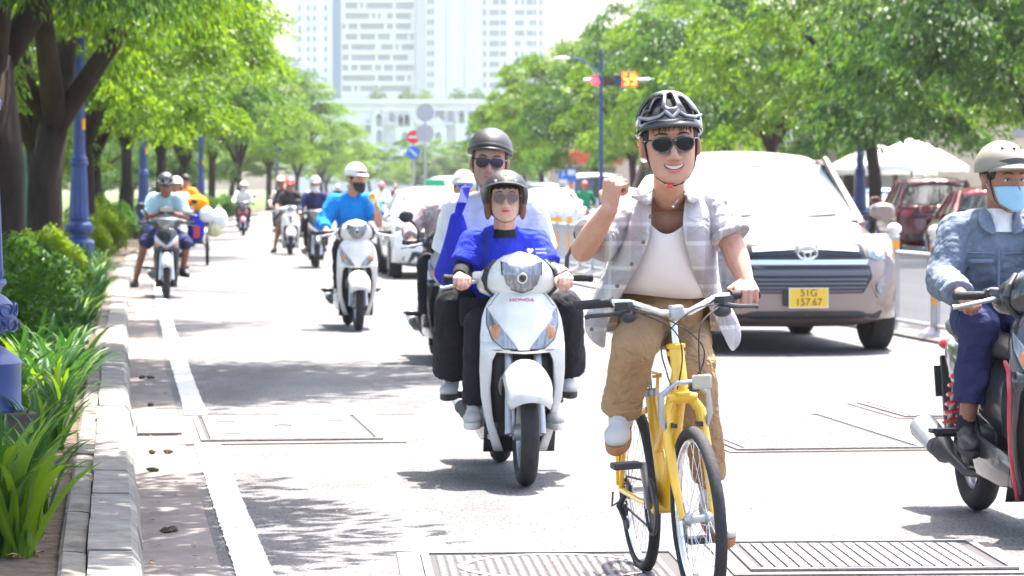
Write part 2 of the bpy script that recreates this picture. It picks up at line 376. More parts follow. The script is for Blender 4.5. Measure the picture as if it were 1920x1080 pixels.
t2 = thing('tower', 'white apartment tower with tall plain ribs and window columns, above the helmeted passenger', 'tower', (tx(900), YT-6, 0)); L = Matrix.Translation(-t2.location)
b = MB(); slab(b, 781, 903, YT-6, YT+30); b.xf(L).obj('wall', M_TOW, t2, 0)
b = MB(); slab(b, 903, 1024, YT-3, YT+30); b.xf(L).obj('wall', M_TOW, t2, 0)
b = MB(); slab(b, 781.5, 799, YT-6.4, YT-6.05, 117); b.xf(L).obj('painted_shade_strip', M_TOWG, t2, 0)  # thin grey sheet: shade of a side face put in as colour
for px in (815, 832, 840, 866, 874, 893): 
    b = MB(); slab(b, px, px+3, YT-7, YT-6.05, 117); b.xf(L).obj('rib', M_TOW, t2, 0)
for r in range(12):
    for px in (805, 812): inst('window', wm, t2, (tx(px)-t2.location.x, -.1, tz(160-r*19.4)))
    for px in (909, 921, 927, 933, 941, 947, 968, 974, 980, 990, 996, 1003, 1014):
        if rng.random() < .88: inst('window', wm, t2, (tx(px)-t2.location.x, 2.95, tz(160-r*19.4)))
t3 = thing('tower', 'pale tower corner at the top edge above the right trees', 'tower', (tx(1215), YT, 0)); L = Matrix.Translation(-t3.location)
b = MB(); slab(b, 1196, 1330, YT, YT+30); b.xf(L).obj('wall', M_TOW, t3, 0)
b = MB()
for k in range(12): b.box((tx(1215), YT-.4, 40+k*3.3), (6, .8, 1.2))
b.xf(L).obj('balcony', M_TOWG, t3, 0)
YP = 600.0; KP = YP/5500
pod = thing('mansion_block', 'long white neoclassical block with cornices and arched windows at the end of the street', 'building', ((800-960)*KP, YP, 0))
def pxx(px): return (px-800)*KP
def pzz(py): return 1.42-(py-355)*KP
b = MB(); b.box((0, 12, pzz(192)/2), (44, 24, pzz(192))); b.obj('wall', M_TOW, pod, 0)
for py, h, d in ((190, .8, 1.2), (205, .5, .8), (232, .6, 1.0), (285, .5, .8)):
    b = MB(); b.box((0, -d/2+.2, pzz(py)), (45, d, h)); b.obj('cornice', M_TOW, pod, 0)
for px, py, wd, hd in ((708, 222, 22, 70), (760, 232, 36, 60), (822, 236, 30, 60), (872, 225, 34, 80), (905, 215, 26, 90)):
    b = MB(); b.box((pxx(px), -1.2, pzz(py+hd*.5)), (wd*KP, 2.4, hd*KP)); b.obj('bay', M_TOW, pod, 0)
    b = MB(); b.rings([[(pxx(px)+s*wd*KP*.6, yv, pzz(py)) for s in (-1, 1) for yv in (-2.8, .2)], [(pxx(px), yv, pzz(py)+2.0) for s in (-1, 1) for yv in (-2.8, .2)]], False); b.add([(pxx(px)-wd*KP*.58, -2.6, pzz(py)), (pxx(px)+wd*KP*.58, -2.6, pzz(py)), (pxx(px), -2.6, pzz(py)+1.9)], [(0, 1, 2)]); b.obj('pediment', M_TOW, pod, 0)
aw = [(math.cos(a)*.55, 1.0+math.sin(a)*.55) for a in np.linspace(0, math.pi, 9)]+[(-.55, -1.0), (.55, -1.0)]
wm2 = MB().prism(aw, -.3, .3, 'y').mesh('window', M_WIN, 0)
for px, py, dy in ((883, 222, -2.3), (880, 262, -2.3), (866, 222, -2.3), (900, 255, -2.3), (822, 216, -.2), (828, 216, -.2), (822, 262, -2.3), (712, 228, -2.3), (735, 225, -.2), (752, 228, -2.3), (764, 228, -2.3), (712, 258, -2.3), (845, 222, -.2), (690, 240, -.2), (760, 262, -2.3)):
    inst('window', wm2, pod, (pxx(px), dy, pzz(py)))
# building and parasols across the road
M_BEIGE = mat('beige_render', (.46, .40, .33), .9, nz=.12, ns=1.2); M_BROWN = mat('brown_front', (.14, .11, .095), .8, nz=.2, ns=2)
M_YEL = mat('ochre_render', (.55, .30, .05), .8, nz=.1, ns=2); M_WHITE = mat('white_paint', (.78, .77, .75), .6, nz=.05, ns=3)
bl = thing('shop_building', 'beige and brown building with gates behind the white parasols', 'building', (16.5, 104, 0))
b = MB(); b.box((.6, 3, 3.1), (5.0, 6, 6.2)); b.obj('wall', M_BEIGE, bl, 0)
b = MB(); b.box((-3.9, 3.2, 2.9), (3.96, 6, 5.8)); b.obj('shopfront', M_BROWN, bl, 0)
for k in range(4): MB().box((-5.4+k*1.0, .1, 1.5), (.82, .12, 2.9)).obj('gate_leaf', mat('grey_gate', (.24, .22, .21), .7, nz=.15, ns=3), bl, 0)
MB().box((-3.9, .05, 3.4), (4, .3, .5)).obj('sign_band', M_BEIGE, bl, 0)
for k in range(2): MB().box((-.4+k*2.2, -.04, 3.9), (1.0, .12, 1.3)).obj('window', M_WIN, bl, 0)
b2 = thing('ochre_building', 'ochre house front behind the right trees above the denim rider', 'building', (25.5, 108, 0))
MB().box((0, 3, 3.5), (9, 6, 7)).obj('wall', M_YEL, b2, 0); MB().box((0, -.3, 3.3), (9.2, .8, .35)).obj('cornice', M_WHITE, b2, 0)
for k in range(3): MB().box((-3+k*2.6, -.03, 4.9), (1.2, .12, 1.6)).obj('window', M_WIN, b2, 0)
b3 = thing('shop_row', 'row of low pale shops with a red sign seen under the right trees', 'building', (8.6, 150, 0))
for k, (c, hh) in enumerate((((.5, .42, .38), 4.6), ((.62, .6, .58), 5.2), ((.42, .3, .25), 4.2), ((.55, .5, .45), 5.0))):
    MB().box((-4.6+k*4.2, 3, hh/2), (4.18, 6, hh)).obj('wall', mat(f'shop_render_{k}', c, .9, nz=.1, ns=1), b3, 0)
    MB().box((-4.6+k*4.2, -.04, 1.35), (2.6, .12, 2.4)).obj('shopfront', M_BROWN, b3, 0)
    MB().box((-4.6+k*4.2, -.1, 3.1), (3.4, .2, .7)).obj('sign', mat('red_sign', (.6, .08, .05), .6) if k % 2 == 0 else M_WHITE, b3, 0)
    MB().box((-4.6+k*4.2, -.03, 4.0), (1.4, .1, .8)).obj('window', M_WIN, b3, 0)
M_CANV = mat('parasol_canvas', (.8, .79, .75), .9, bump=.1, bs=20)
def parasol(x, y, R_, z, label):
    t = thing('parasol', label, 'parasol', (x, y, .12), 0, 'white parasols outside the shop')
    n = 8; b = MB(); rim = []; mid = []
    for k in range(n*4):
        a = 2*math.pi*k/(n*4); sag = .06*math.sin(math.pi*((k % 4)/4)); rim.append((R_*math.cos(a)*(1-sag), R_*math.sin(a)*(1-sag), z-.12+sag*.6)); mid.append((R_*.5*math.cos(a), R_*.5*math.sin(a), z+.32))
    val = [(p[0], p[1], p[2]-.16) for p in rim]
    b.rings([val, rim, mid, [(p[0]*.05, p[1]*.05, z+.62) for p in rim]], False); b.obj('canopy', M_CANV, t, 50, solid=.01)
    MB().tube([(0, 0, 0), (0, 0, z+.68)], .03, 8).obj('pole', M_DARK, t)
    for k in range(n):
        a = 2*math.pi*k/n; MB().tube([(0, 0, z+.58), (R_*.97*math.cos(a), R_*.97*math.sin(a), z-.1)], .012, 5).obj('rib', M_DARK, t)
    MB().lathe([(.3, 0), (.3, .08), (.05, .1)], seg=14).obj('base', M_DARK, t)
parasol(10.9, 80, 1.55, 2.05, 'big white parasol above the dark red car, between the blue pole and the denim rider')
parasol(11.0, 88, 1.75, 2.0, 'lower white parasol partly behind the big one, next to the blue pole')
parasol(15.2, 84, 1.8, 1.95, 'white parasol showing beside the beige cap of the denim rider')
# ------------------------------------------------------------------ trees, hedges, plants
M_BARK = mat('bark', (.034, .024, .020), .95, 0, .2, nz=.45, ns=5, bump=.9, bs=16, streak=(1, 1, .22))
LF = [leafmat('leaf_light', (.026, .088, .008), (.12, .20, .013), .44), leafmat('leaf_mid', (.010, .050, .010), (.068, .148, .016), .38), leafmat('leaf_deep', (.016, .064, .009), (.06, .13, .012), .34)]
def leaves_mesh(name, C, D, N, ln, wd, m, fold=.25):
    """C centres, D directions, N normals (n,3); one rhombic folded leaf each"""
    n = len(C); S = np.cross(D, N); S /= np.linalg.norm(S, axis=1)[:, None]+1e-9
    N2 = np.cross(S, D); ln = np.asarray(ln)[:, None]*np.ones((n, 1)); wd = np.asarray(wd)[:, None]*np.ones((n, 1))
    P = np.stack([C-D*ln*.5, C+S*wd*.5+N2*wd*fold-D*ln*.05, C+D*ln*.5-N2*ln*.12, C-S*wd*.5+N2*wd*fold-D*ln*.05], 1).reshape(-1, 3)
    me = bpy.data.meshes.new(name); me.vertices.add(4*n); me.vertices.foreach_set('co', P.astype(np.float32).ravel())
    me.loops.add(4*n); me.loops.foreach_set('vertex_index', np.arange(4*n, dtype=np.int32))
    me.polygons.add(n); me.polygons.foreach_set('loop_start', np.arange(0, 4*n, 4, dtype=np.int32))
    me.materials.append(m); me.update(calc_edges=True); me.validate(); return me
def unit(a): return a/(np.linalg.norm(a, axis=1)[:, None]+1e-9)
def make_tree(sd, H, Rc, zb, m, ncl=110, per=170, droop=.25, leafl=.15, lean=0., r0=.17):
    g = np.random.default_rng(sd); b = MB()
    fork = 2.2+g.random()*.7; top = Vector((lean*.5+g.normal()*.1, g.normal()*.1, fork))
    b.tube([(0, 0, -.1), (.02, 0, .25), (lean*.25, 0, fork*.55), top], [r0*1.35, r0*1.05, r0*.92, r0*.9], 12)
    tips = []
    for k in range(4):
        a = 2*math.pi*(k+g.random()*.7)/4; L = Rc*.55
        p1 = top+Vector((math.cos(a)*L*.35, math.sin(a)*L*.35, 1.1+g.random()*.5)); p2 = top+Vector((math.cos(a)*L, math.sin(a)*L, (H-fork)*.5)); p3 = top+Vector((math.cos(a)*L*1.25, math.sin(a)*L*1.25, (H-fork)*.58))
        b.tube([top-Vector((0, 0, .25)), p1, p2, p3], [r0*.7, r0*.48, r0*.3, r0*.1], 9)
        for q in range(3):
            a2 = a+(q-1)*.9+g.normal()*.2; s = p1.lerp(p2, g.random()); e = s+Vector((math.cos(a2)*Rc*.4, math.sin(a2)*Rc*.4, .5+g.random()*1.1)); b.tube([s, s.lerp(e, .5)+Vector((0, 0, .2)), e], [r0*.26, r0*.17, r0*.05], 6); tips.append(e)
    trunk = b.mesh('trunk', M_BARK, 180)
    C, D, N, LN = [], [], [], []
    for k in range(ncl):
        a = g.random()*2*math.pi; r = Rc*math.sqrt(g.random()); u = (r/Rc)**2; zt = H-(H-zb)*.62*u; zl = zb+.9*(1-u)+.3*g.random()
        t = g.random(); t = 1-(1-t)**1.4; z = zl+(zt-zl)*t
        c = np.array([r*math.cos(a)+lean*.6, r*math.sin(a), z]); cr = .55+.6*g.random()
        n = int(per*(.6+.8*g.random()))
        p = unit(g.normal(size=(n, 3)))*(g.random((n, 1))**.45)*np.array([cr, cr, cr*.26]); out = unit(p*np.array([1, 1, .3])+np.array([math.cos(a), math.sin(a), 0])*.4*cr)
        p[:, 2] -= droop*(p[:, 0]**2+p[:, 1]**2)/cr
        d = unit(out+g.normal(size=(n, 3))*.45+np.array([0, 0, -.35-droop])); nn = unit(np.array([0, 0, 1.])+g.normal(size=(n, 3))*.45)
        C.append(c+p); D.append(d); N.append(nn); LN.append(leafl*(.6+.8*g.random(n)))
    C, D, N, LN = np.concatenate(C), np.concatenate(D), np.concatenate(N), np.concatenate(LN)
    return trunk, leaves_mesh('crown', C, D, N, LN, LN*.42, m)
TV = [make_tree(1, 8.8, 4.2, 2.8, LF[1], 100, 360, .4, .13), make_tree(2, 8.6, 4.0, 2.4, LF[0], 100, 360, .4, .13), make_tree(3, 9.0, 4.2, 2.4, LF[0], 100, 360, .45, .13), make_tree(4, 9.0, 4.4, 2.3, LF[0], 95, 400, .6, .14), make_tree(5, 9.2, 4.6, 2.2, LF[1], 105, 400, .7, .15)]
TV.append(make_tree(6, 8.6, 4.2, 3.9, LF[1], 240, 200, .2, .2, 0, .25))
def tree(v, x, y, rz, s, label, group, sx=1.0):
    t = thing('tree', label, 'tree', (x, y, .05), rz, group); t.scale = (s*sx, s*sx, s)
    inst('trunk', TV[v][0], t); inst('crown', TV[v][1], t); return t
GL = 'shade trees along the kerb'; GR = 'trees on the far side of the road'
left = [(13.9, 1.7, 5, .95, None), (23.4, 1.6, 5, 1.0, None), (31.8, 1.95, 5, 1.1, None),
 (35, 1.52, 0, 1.1, 'dark thick trunk at the very edge of the frame, nearest of the kerb trees'), (44, 1.3, 2, 1.1, 'dark forked trunk just beside the big blue fluted lamp base'), (52, 1.75, 1, .9, 'slim dark trunk half hidden behind the blue fluted lamp base'),
 (61, 1.2, 1, 1.05, 'tree forking into a wide V behind the rider in the pale blue tee'), (72, 1.5, 2, 1.05, 'light green tree whose trunk stands behind the bicycle helmet of the stopped rider'), (84, 1.3, 0, 1.08, 'tree over the rider with the hanging bags, before the second slim blue pole'), (98, 1.0, 1, 1.12, 'leafy tree with a slim trunk right of the slim blue poles'),
 (114, 1.2, 2, 1.15, 'slender forked tree above the rider on the red and black scooter'), (132, .9, 0, 1.15, 'bushy tree above the cluster of far riders'), (155, .9, 1, 1.12, 'rounded tree above the rider in the black tee'), (182, .8, 0, 1.12, 'dense rounded tree above the navy rider with a white mask'), (215, .8, 2, 1.1, 'far rounded tree behind the blue shirted rider'), (255, .9, 1, 1.05, 'last and smallest tree of the kerb row next to the white towers')]
for i, (y, off, v, s, lb) in enumerate(left):
    t = tree(v, kx(y)-off, y, random.uniform(0, 6.28), s, lb or 'leafy kerb tree out of view whose shade falls on the road', GL)
    if lb and 60 < y < 160: t.scale.x *= .9; t.scale.y *= .9
    if lb and y < 53: q = {35: .56, 44: .68, 52: .82}[y]; t.scale = (q, q, t.scale[2]*1.05); [c for c in t.children if c.name.startswith('trunk')][0].scale = ({35: 3.2, 44: 2.4, 52: 1.3}[y],)*2+(1,)
    if lb is None: t.rotation_euler = (0, 0, .2*i); t.scale = ((.74, 1.12, .9)[i], (1.0, .80, .8)[i], (1, 1.1, 1.45)[i])
    if lb is None: t['label'] = ('leafy kerb tree beside the nearest lamp shading the cover plate', 'leafy kerb tree shading the road before the white scooter', 'leafy kerb tree shading the gutter beyond the lamp')[i]
right = [(58, 17.6, 4, 1.0, 'dark drooping tree with twin trunks above the denim rider'), (71, 17.4, 3, 1.0, 'bright feathery tree forking behind the roof of the silver van'), (86, 17.6, 4, 1.0, 'deep green tree behind the cyclist, right of the traffic countdown'), (103, 17.4, 3, 1.0, 'tree with layered light sprays right behind the cycle helmet'), (122, 17.2, 4, 1.0, 'dark green tree below the traffic light'), (142, 17.0, 3, 1.1, 'pale green tree behind the slim blue lamp mast'), (166, 16.8, 3, 1.17, 'light rounded tree left of the slim blue lamp mast'), (195, 16.6, 4, 1.12, 'green tree just beside the passenger in the white tee'), (235, 16.4, 3, 1.0, 'last pale tree of the far row under the white tower'),
 (66, 21.5, 4, 1.1, 'tall dark tree behind the first row at the top corner'), (98, 22, 4, 1.15, 'tall dark tree behind the layered light tree'), (135, 22, 4, 1.2, 'tall dark tree behind the traffic light')]
for y, off, v, s, lb in right: tree(v, kx(y)+off, y, random.uniform(0, 6.28), s, lb, GR)
k = 0
for x, y, s in ((-19, 300, .85), (-15.5, 320, .8), (-11, 330, .8), (-7.5, 335, .85), (-4, 335, .85), (-.5, 330, .85), (3.5, 330, .9)):
    tree((1, 3, 4, 1, 3)[k % 5], x, y, k*1.3, s, ('hazy small tree at the street end, first from the kerb row', 'hazy small tree at the street end below the no entry sign', 'hazy round tree beyond the two round sign backs', 'hazy round tree left of the passenger helmet', 'hazy tree behind the passenger helmet', 'hazy tree behind the white goggled helmet', 'hazy tree at the street end nearest the far row')[k], 'hazy trees closing the street', 1.3); k += 1
k = 0
for x, y, s in ((-24, 130, .8), (-30, 150, .9), (-27, 175, .8), (-34, 200, 1.0), (-40, 230, 1.1), (-30, 215, .9), (-22, 190, .7), (-18, 150, .6), (-46, 190, 1.0), (-37, 165, .8), (-13, 72, .55), (-16, 84, .6), (-19, 97, .65), (-15, 104, .5), (-24, 112, .75), (-20, 122, .6), (-27, 135, .8), (-17.5, 135, .5), (-22, 165, .7), (-20.5, 215, .8), (-24, 250, .9)):
    tree((2, 3, 4, 0, 1)[k % 5], x, y, k*2.1, s, 'hazy park tree seen between the kerb trunks', 'park trees beyond the kerb row', 1.25); k += 1
for k, o in enumerate(sorted([o for o in COL.objects if o.get('group') == 'park trees beyond the kerb row'], key=lambda o: o.location.x/o.location.y)): o['label'] = f'hazy green park tree behind the kerb trunks, {ordinal(k+1)} in from the frame edge'
# far tiny trees on the podium roof
for k, px in enumerate((707, 763, 797, 857, 893)):
    t = tree((4, 4, 3, 4, 4)[k], (px-960)*KP, YP+3, k, .42, ('small roof tree between the towers, first from the kerb trees', 'small roof tree under the tower strip of painted shade', 'faint small roof tree in the middle of the row', 'small roof tree left of the passenger helmet top', 'wide small roof tree nearest the far row')[k], 'small trees on the roof of the white block'); t.location.z = pzz(190)-.9
def bush_mesh(sd, n, m, r=(.55, .5, .5), ll=.05):
    g = np.random.default_rng(sd); u = unit(g.normal(size=(n, 3))); lump = 1+.16*np.sin(u[:, 0]*7+sd)+.14*np.sin(u[:, 1]*9+u[:, 2]*6)
    P = u*(g.random((n, 1))**.28)*np.array(r)*lump[:, None]; P = P[P[:, 2] > -.42]; n = len(P)
    P[:, 2] += r[2]*.86
    D = unit(unit(P-np.array([0, 0, r[2]*.6]))+g.normal(size=(n, 3))*.6); N = unit(np.array([0, 0, 1.])+g.normal(size=(n, 3))*.6); LN = ll*(.6+.9*g.random(n))
    return leaves_mesh('foliage', P, D, N, LN, LN*.62, m)
LB = [leafmat('bush_light', (.08, .16, .01), (.14, .21, .012), .4), leafmat('bush_deep', (.025, .09, .012), (.06, .14, .015), .35)]
BV = [bush_mesh(1, 9000, LB[1]), bush_mesh(2, 9000, LB[0]), bush_mesh(3, 7000, LB[1])]
bstem = MB(); 
for k in range(7): bstem.tube([(0, 0, 0), (math.cos(k)*.12, math.sin(k)*.12, .3), (math.cos(k)*.3, math.sin(k)*.3, .6)], [.018, .012, .005], 5)
bsm = bstem.mesh('stem', M_BARK, 180)
def bush(x, y, s, v, label, grp='clipped green bushes in the verge', sz=1.0):
    t = thing('bush', label, 'bush', (x, y, .08), random.uniform(0, 6.28), grp); t.scale = (s, s, s*sz); inst('foliage', BV[v], t); inst('stem', bsm, t); return t
near_b = [(20.5, 1.02), (22.8, 1.05), (24.6, .98), (26.8, 1.0), (29, .95), (31.2, .95), (33.4, 1.0), (36, 1.0)]
nb_l = ['green bush right behind the near blue lamp base', 'second green bush along the verge, counted from the near lamp', 'third green bush along the verge, counted from the near lamp', 'tall bush in the middle of the near hedge run', 'bush beside the foot of the thickest trunk', 'bush before the forked trunk, against the strappy leaves', 'bush between the thick trunk and the forked trunk', 'last bush of the near run, against the fluted lamp base']
for (y, off), lb in zip(near_b, nb_l): bush(kx(y)-off-.05, y, 1.0, 0 if y < 30 else 1, lb, sz=.78+random.random()*.16)
far_b = [(50, .85, 1, .75), (53, .95, 1, .75), (56, 1.1, 1, .7), (60, .9, 1, .8), (64, 1.3, 1, .95), (70, 1.5, 1, 1.1), (77, 1.2, 0, .9), (84, .9, 2, .9), (90, .8, 2, .9), (96, .8, 2, .9), (103, .7, 2, .9), (112, .7, 2, .9), (125, .7, 2, 1.0), (140, .7, 2, 1.0)]
fb_l = ['yellow green bush right of the fluted lamp base', 'yellow green bush behind the shoulder of the stopped rider', 'low bright bush between lamp base and stopped rider', 'bright bush behind the elbow of the stopped rider', 'tall bright bush behind the stopped rider', 'round bright bush beneath the V shaped tree', 'bush hidden behind the white bag laden scooter', 'deep green bush behind the hanging bags', 'deep green bush right of the hanging bags', 'deep green bush between the slim poles and the red scooter', 'deep green bush behind the red and black scooter', 'bush behind the far pair of riders', 'far bush below the bushy tree', 'farthest bush of the verge']
for (y, off, v, s), lb in zip(far_b, fb_l): bush(kx(y)-off, y, s*1.15, v, lb)
for k in range(12): bush(kx(40+5*k)-4.5-(k % 3)*1.6, 40+5*k, 1.9, 2, f'dark bush of the park hedge behind the kerb trunks, {ordinal(k+1)} going up the street', 'park hedge bushes behind the kerb trunks', 1.1)
# strappy lily clumps along the kerb
LS = [leafmat('strap_leaf', (.012, .058, .012), (.04, .125, .016), .26), leafmat('strap_leaf_bright', (.07, .17, .012), (.13, .22, .015), .34)]
def strap(ln, wd, arch, m, tw=0.):
    b = MB(); rows = []; n = 7; x = z = 0.; 
    for i in range(n+1):
        t = i/n; a = 1.35-arch*t*t*1.5; w_ = wd*(.55+.9*t-1.42*t*t*t)*(1 if i < n else .15)
        rows.append([(x-math.sin(a)*.0-0, -w_, z+.35*w_), (x, 0, z-.15*w_), (x, w_, z+.35*w_)])
        x += math.cos(a)*ln/n; z += math.sin(a)*ln/n
    b.grid(rows); return b.mesh('leaf', m, 180)
SL = [strap(.54, .023, .75, LS[0]), strap(.46, .025, 1.0, LS[0]), strap(.60, .021, .95, LS[0]), strap(.44, .029, .6, LS[1]), strap(.54, .022, 1.25, LS[0]), strap(.50, .025, .85, LS[1])]
def joined_clump(sd):
    rr = random.Random(sd); V_, F_ = [], []; b = MB()
    for k in range(20):
        me = SL[rr.choice([0, 1, 2, 4, 2, 1] if rr.random() < .8 else [3, 5])]; M = Matrix.Translation((rr.uniform(-.05, .05), rr.uniform(-.05, .05), 0)) @ Euler((rr.uniform(-.2, .2), rr.uniform(-.3, .25), rr.uniform(0, 6.28))).to_matrix().to_4x4() @ Matrix.Scale(rr.uniform(.75, 1.15), 4)
        b.add([M @ v.co for v in me.vertices], [tuple(p.vertices) for p in me.polygons])
    return b.mesh('foliage', LS[0], 180)
JC = [joined_clump(i) for i in range(6)]; JCB = JC[4]; JC[4].materials[0] = LS[1]
rr = random.Random(5); n = 0; y = 10.6; cnt = [0, 0, 0]; PLG = 'strappy leaved clumps along the kerb edge'
while y < 47:
    for off in ((.44, .60, .82) if y < 12.5 else (.46, .66, .95) if y < 20 else (.45, .7)):
        ri = 0 if off < .5 else 1 if off < .75 else 2; cnt[ri] += 1
        o_ = off+rr.uniform(-.06, .06); yy = y+rr.uniform(-.12, .12); x = kx(yy)-o_
        if 12.4 < yy < 15.2 and off > .62: continue
        where = 'in the bottom corner' if yy < 12 else 'before the near lamp plinth' if yy < 14.5 else 'beyond the near lamp plinth' if yy < 18 else 'along the near hedge' if yy < 27 else 'near the thick dark trunk' if yy < 36 else 'by the fluted lamp' if yy < 43 else 'just behind the stopped rider'
        adj = ('broad leaved', 'tall arching', 'low spreading', 'bright green', 'dense', 'sparse', 'upright', 'floppy', 'dark green', 'small', 'leaning', 'wide')[n % 12]
        t = thing('strap_plant', f'strappy clump {where}, {ordinal(cnt[ri])} up the {("edging", "middle", "inner")[ri]} row', 'plant', (x, yy, .085), rr.uniform(0, 6.28), PLG)
        sc = rr.uniform(.7, 1.1)*(1.0 if yy < 11.5 else .78 if yy < 14 else .95); t.scale = (sc, sc, sc)
        if yy < 17.5:
            for k in range(20):
                i = rr.choice([0, 1, 2, 4, 0, 2]) if rr.random() < (.35 if yy < 11.6 else .72) else rr.choice([3, 5]); inst('leaf', SL[i], t, (rr.uniform(-.05, .05), rr.uniform(-.05, .05), 0), (rr.uniform(-.2, .2), rr.uniform(-.3, .25), rr.uniform(0, 6.28)), (rr.uniform(.8, 1.2),)*3)
        else:
            inst('foliage', JC[rr.randrange(6)], t)
        n += 1
    y += .5 if y < 20 else .75
# litter: stuff
b = MB()
for k in range(700):
    yy = 10.5+22*rr.random()**1.6; o_ = rr.uniform(-1.1, -.37); x = kx(yy)+o_; a = rr.uniform(0, 6.28); s = rr.uniform(.012, .03); z = .094+rr.random()*.01
    b.add([(x+math.cos(a)*s, yy+math.sin(a)*s, z), (x-math.sin(a)*s*.4, yy+math.cos(a)*s*.4, z+.006), (x-math.cos(a)*s, yy-math.sin(a)*s, z+.002), (x+math.sin(a)*s*.4, yy-math.cos(a)*s*.4, z+.008)], [(0, 1, 2, 3)])
tag(b.obj('leaf_litter', mat('dry_leaf', (.34, .20, .09), .9, nz=.5, ns=9), None, 0), kind='stuff')
b = MB()
for k in range(150):
    yy = 10.9+16*rr.random()**1.5; o_ = rr.uniform(-.2, .5) if rr.random() < .75 else rr.uniform(.5, 3); x = kx(yy)+o_; a = rr.uniform(0, 6.28); s = rr.uniform(.006, .022); z = .139 if o_ < -.02 else .012
    b.add([(x+math.cos(a)*s, yy+math.sin(a)*s, z), (x-math.sin(a)*s*.4, yy+math.cos(a)*s*.4, z+.004), (x-math.cos(a)*s, yy-math.sin(a)*s, z+.001), (x+math.sin(a)*s*.4, yy-math.cos(a)*s*.4, z+.005)], [(0, 1, 2, 3)])
tag(b.obj('fallen_leaves', mat('dry_leaf2', (.36, .24, .12), .9, nz=.5, ns=9), None, 0), kind='stuff')
for k, (px, py) in enumerate(((285, 853), (315, 852), (287, 886), (325, 999), (266, 711), (283, 711), (283, 763), (312, 1001))):
    Y = 7810/(py-355); p = at(px, py, Y); b = MB(); b.ell((0, 0, .012), (.022+.006*(k % 3), .016, .012), nu=8, nv=5)
    b.v = [(x+random.uniform(-.005, .005), y_+random.uniform(-.004, .004), z+random.uniform(-.003, .003)) for x, y_, z in b.v]
    o = b.obj('mud_clod', M_SOIL, None, 0); o.location = (p.x, p.y, .003); tag(o, ('dark clod in the gutter below the drain grate, nearer the kerb', 'dark clod in the gutter below the drain grate, nearer the line', 'dark flat clod alone in the gutter, before the chipped kerb stone', 'long dark clod in the gutter near the bottom', 'dark clod in the shaded gutter, nearer the kerb of a pair', 'dark clod in the shaded gutter, nearer the line of a pair', 'dark clod in the gutter just above the drain grate', 'small round clod touching the long one near the bottom')[k], 'clod', 'clods lying in the gutter')
# ------------------------------------------------------------------ street lamps, signs, traffic light, fence
M_BLUE = mat('lamp_blue', (.030, .060, .20), .45, 0, .4, nz=.12, ns=6, bump=.1, bs=30); M_ORG = mat('orange_sticker', (.9, .35, .01), .6)
M_GRN = mat('lamp_green', (.02, .14, .09), .5); M_STEEL = mat('galvanised', (.45, .46, .48), .45, .5, nz=.1, ns=8)
def flute(prof, n=14, d=.06, seg=56):
    b = MB(); b.rings([[(r*(1-d*abs(math.sin(n*math.pi*k/seg))**.7)*math.cos(2*math.pi*k/seg), r*(1-d*abs(math.sin(n*math.pi*k/seg))**.7)*math.sin(2*math.pi*k/seg), z) for k in range(seg)] for r, z in prof]); return b
lm = {}
lm['plinth'] = MB().box((0, 0, .16), (.56, .56, .36)).mesh('plinth', mat('mossy_concrete', (.085, .075, .06), .95, 0, .2, nz=.6, ns=9, bump=.9, bs=30), 0)
lm['base'] = MB().lathe([(.245, .33), (.25, .35), (.238, .37), (.238, .555), (.245, .57), (.22, .6), (.17, .635), (.13, .655), (.125, .695), (.15, .71)], seg=40).mesh('base', M_BLUE)
bb = MB(); bb.lathe([(.13, .70), (.19, .725), (.213, .77), (.215, .80), (.2, .85), (.165, .885), (.14, .9), (.15, .93), (.17, .95), (.165, .97)], seg=40)
for row in (.75, .825):
    for k in range(12):
        a = 2*math.pi*(k+(.5 if row > .8 else 0))/12; T = Matrix.Translation((.213*math.cos(a), .213*math.sin(a), row)) @ Euler((0, math.pi/2, a), 'XYZ').to_matrix().to_4x4()
        q = MB(); q.torus((0, 0, 0), .04, .006, 'z', 14, 5); q.v = [(x*.75, y_*1.2, z) for x, y_, z in q.v]; q.xf(T); bb.add(q.v, q.f)
lm['ball'] = bb.mesh('ball', M_BLUE)
lm['fluted_shaft'] = flute([(.15, .97), (.158, .99), (.154, 1.02), (.143, 1.3), (.122, 1.72), (.118, 1.76)]).mesh('fluted_shaft', M_BLUE)
lm['collar'] = MB().lathe([(.118, 1.75), (.14, 1.78), (.148, 1.82), (.125, 1.85), (.138, 1.88), (.105, 1.92), (.096, 1.95)], seg=30).mesh('collar', M_BLUE)
lm['pole'] = MB().lathe([(.095, 1.93), (.088, 4), (.07, 8.2)], seg=20).mesh('pole', M_BLUE)
lm['sticker'] = MB().box((.06, -.072, 2.42), (.05, .05, .17), (0, 0, .7)).mesh('sticker', M_ORG, 0)
lm['arm'] = MB().tube([(0, 0, 8.1), (.3, 0, 8.5), (1.4, 0, 8.7)], [.05, .045, .04], 8).mesh('arm', M_BLUE)
lm['luminaire'] = MB().ell((1.6, 0, 8.68), (.4, .15, .08)).mesh('luminaire', M_STEEL)
def lamp(x, y, lb, s=1.0, rz=0): 
    t = thing('street_lamp', lb, 'street lamp', (x, y, .02), rz, 'blue fluted street lamps'); t.scale = (s, s, s)
    for k, me in lm.items(): inst(k, me, t)
lamp(-2.592, 14.05, 'blue lamp base on a mossy plinth cut by the frame edge, nearest of all lamps', 1.0, .3)
for y, px, lb in ((46, 148, 'big blue fluted lamp post with an orange sticker between the dark trunks'), (78, 269, 'slim blue pole right behind the bicycle helmet of the stopped rider'), (110, 377, 'blue lamp post right of the bag laden scooter'), (170, 520, 'thin far blue lamp post above the black tee rider')):
    lamp((px-960)*y/5500, y, lb, 1.0, .2)
lamp((1613-960)*72/5500, 72, 'blue lamp post across the road beside the white parasols', 1.0, 2.8)
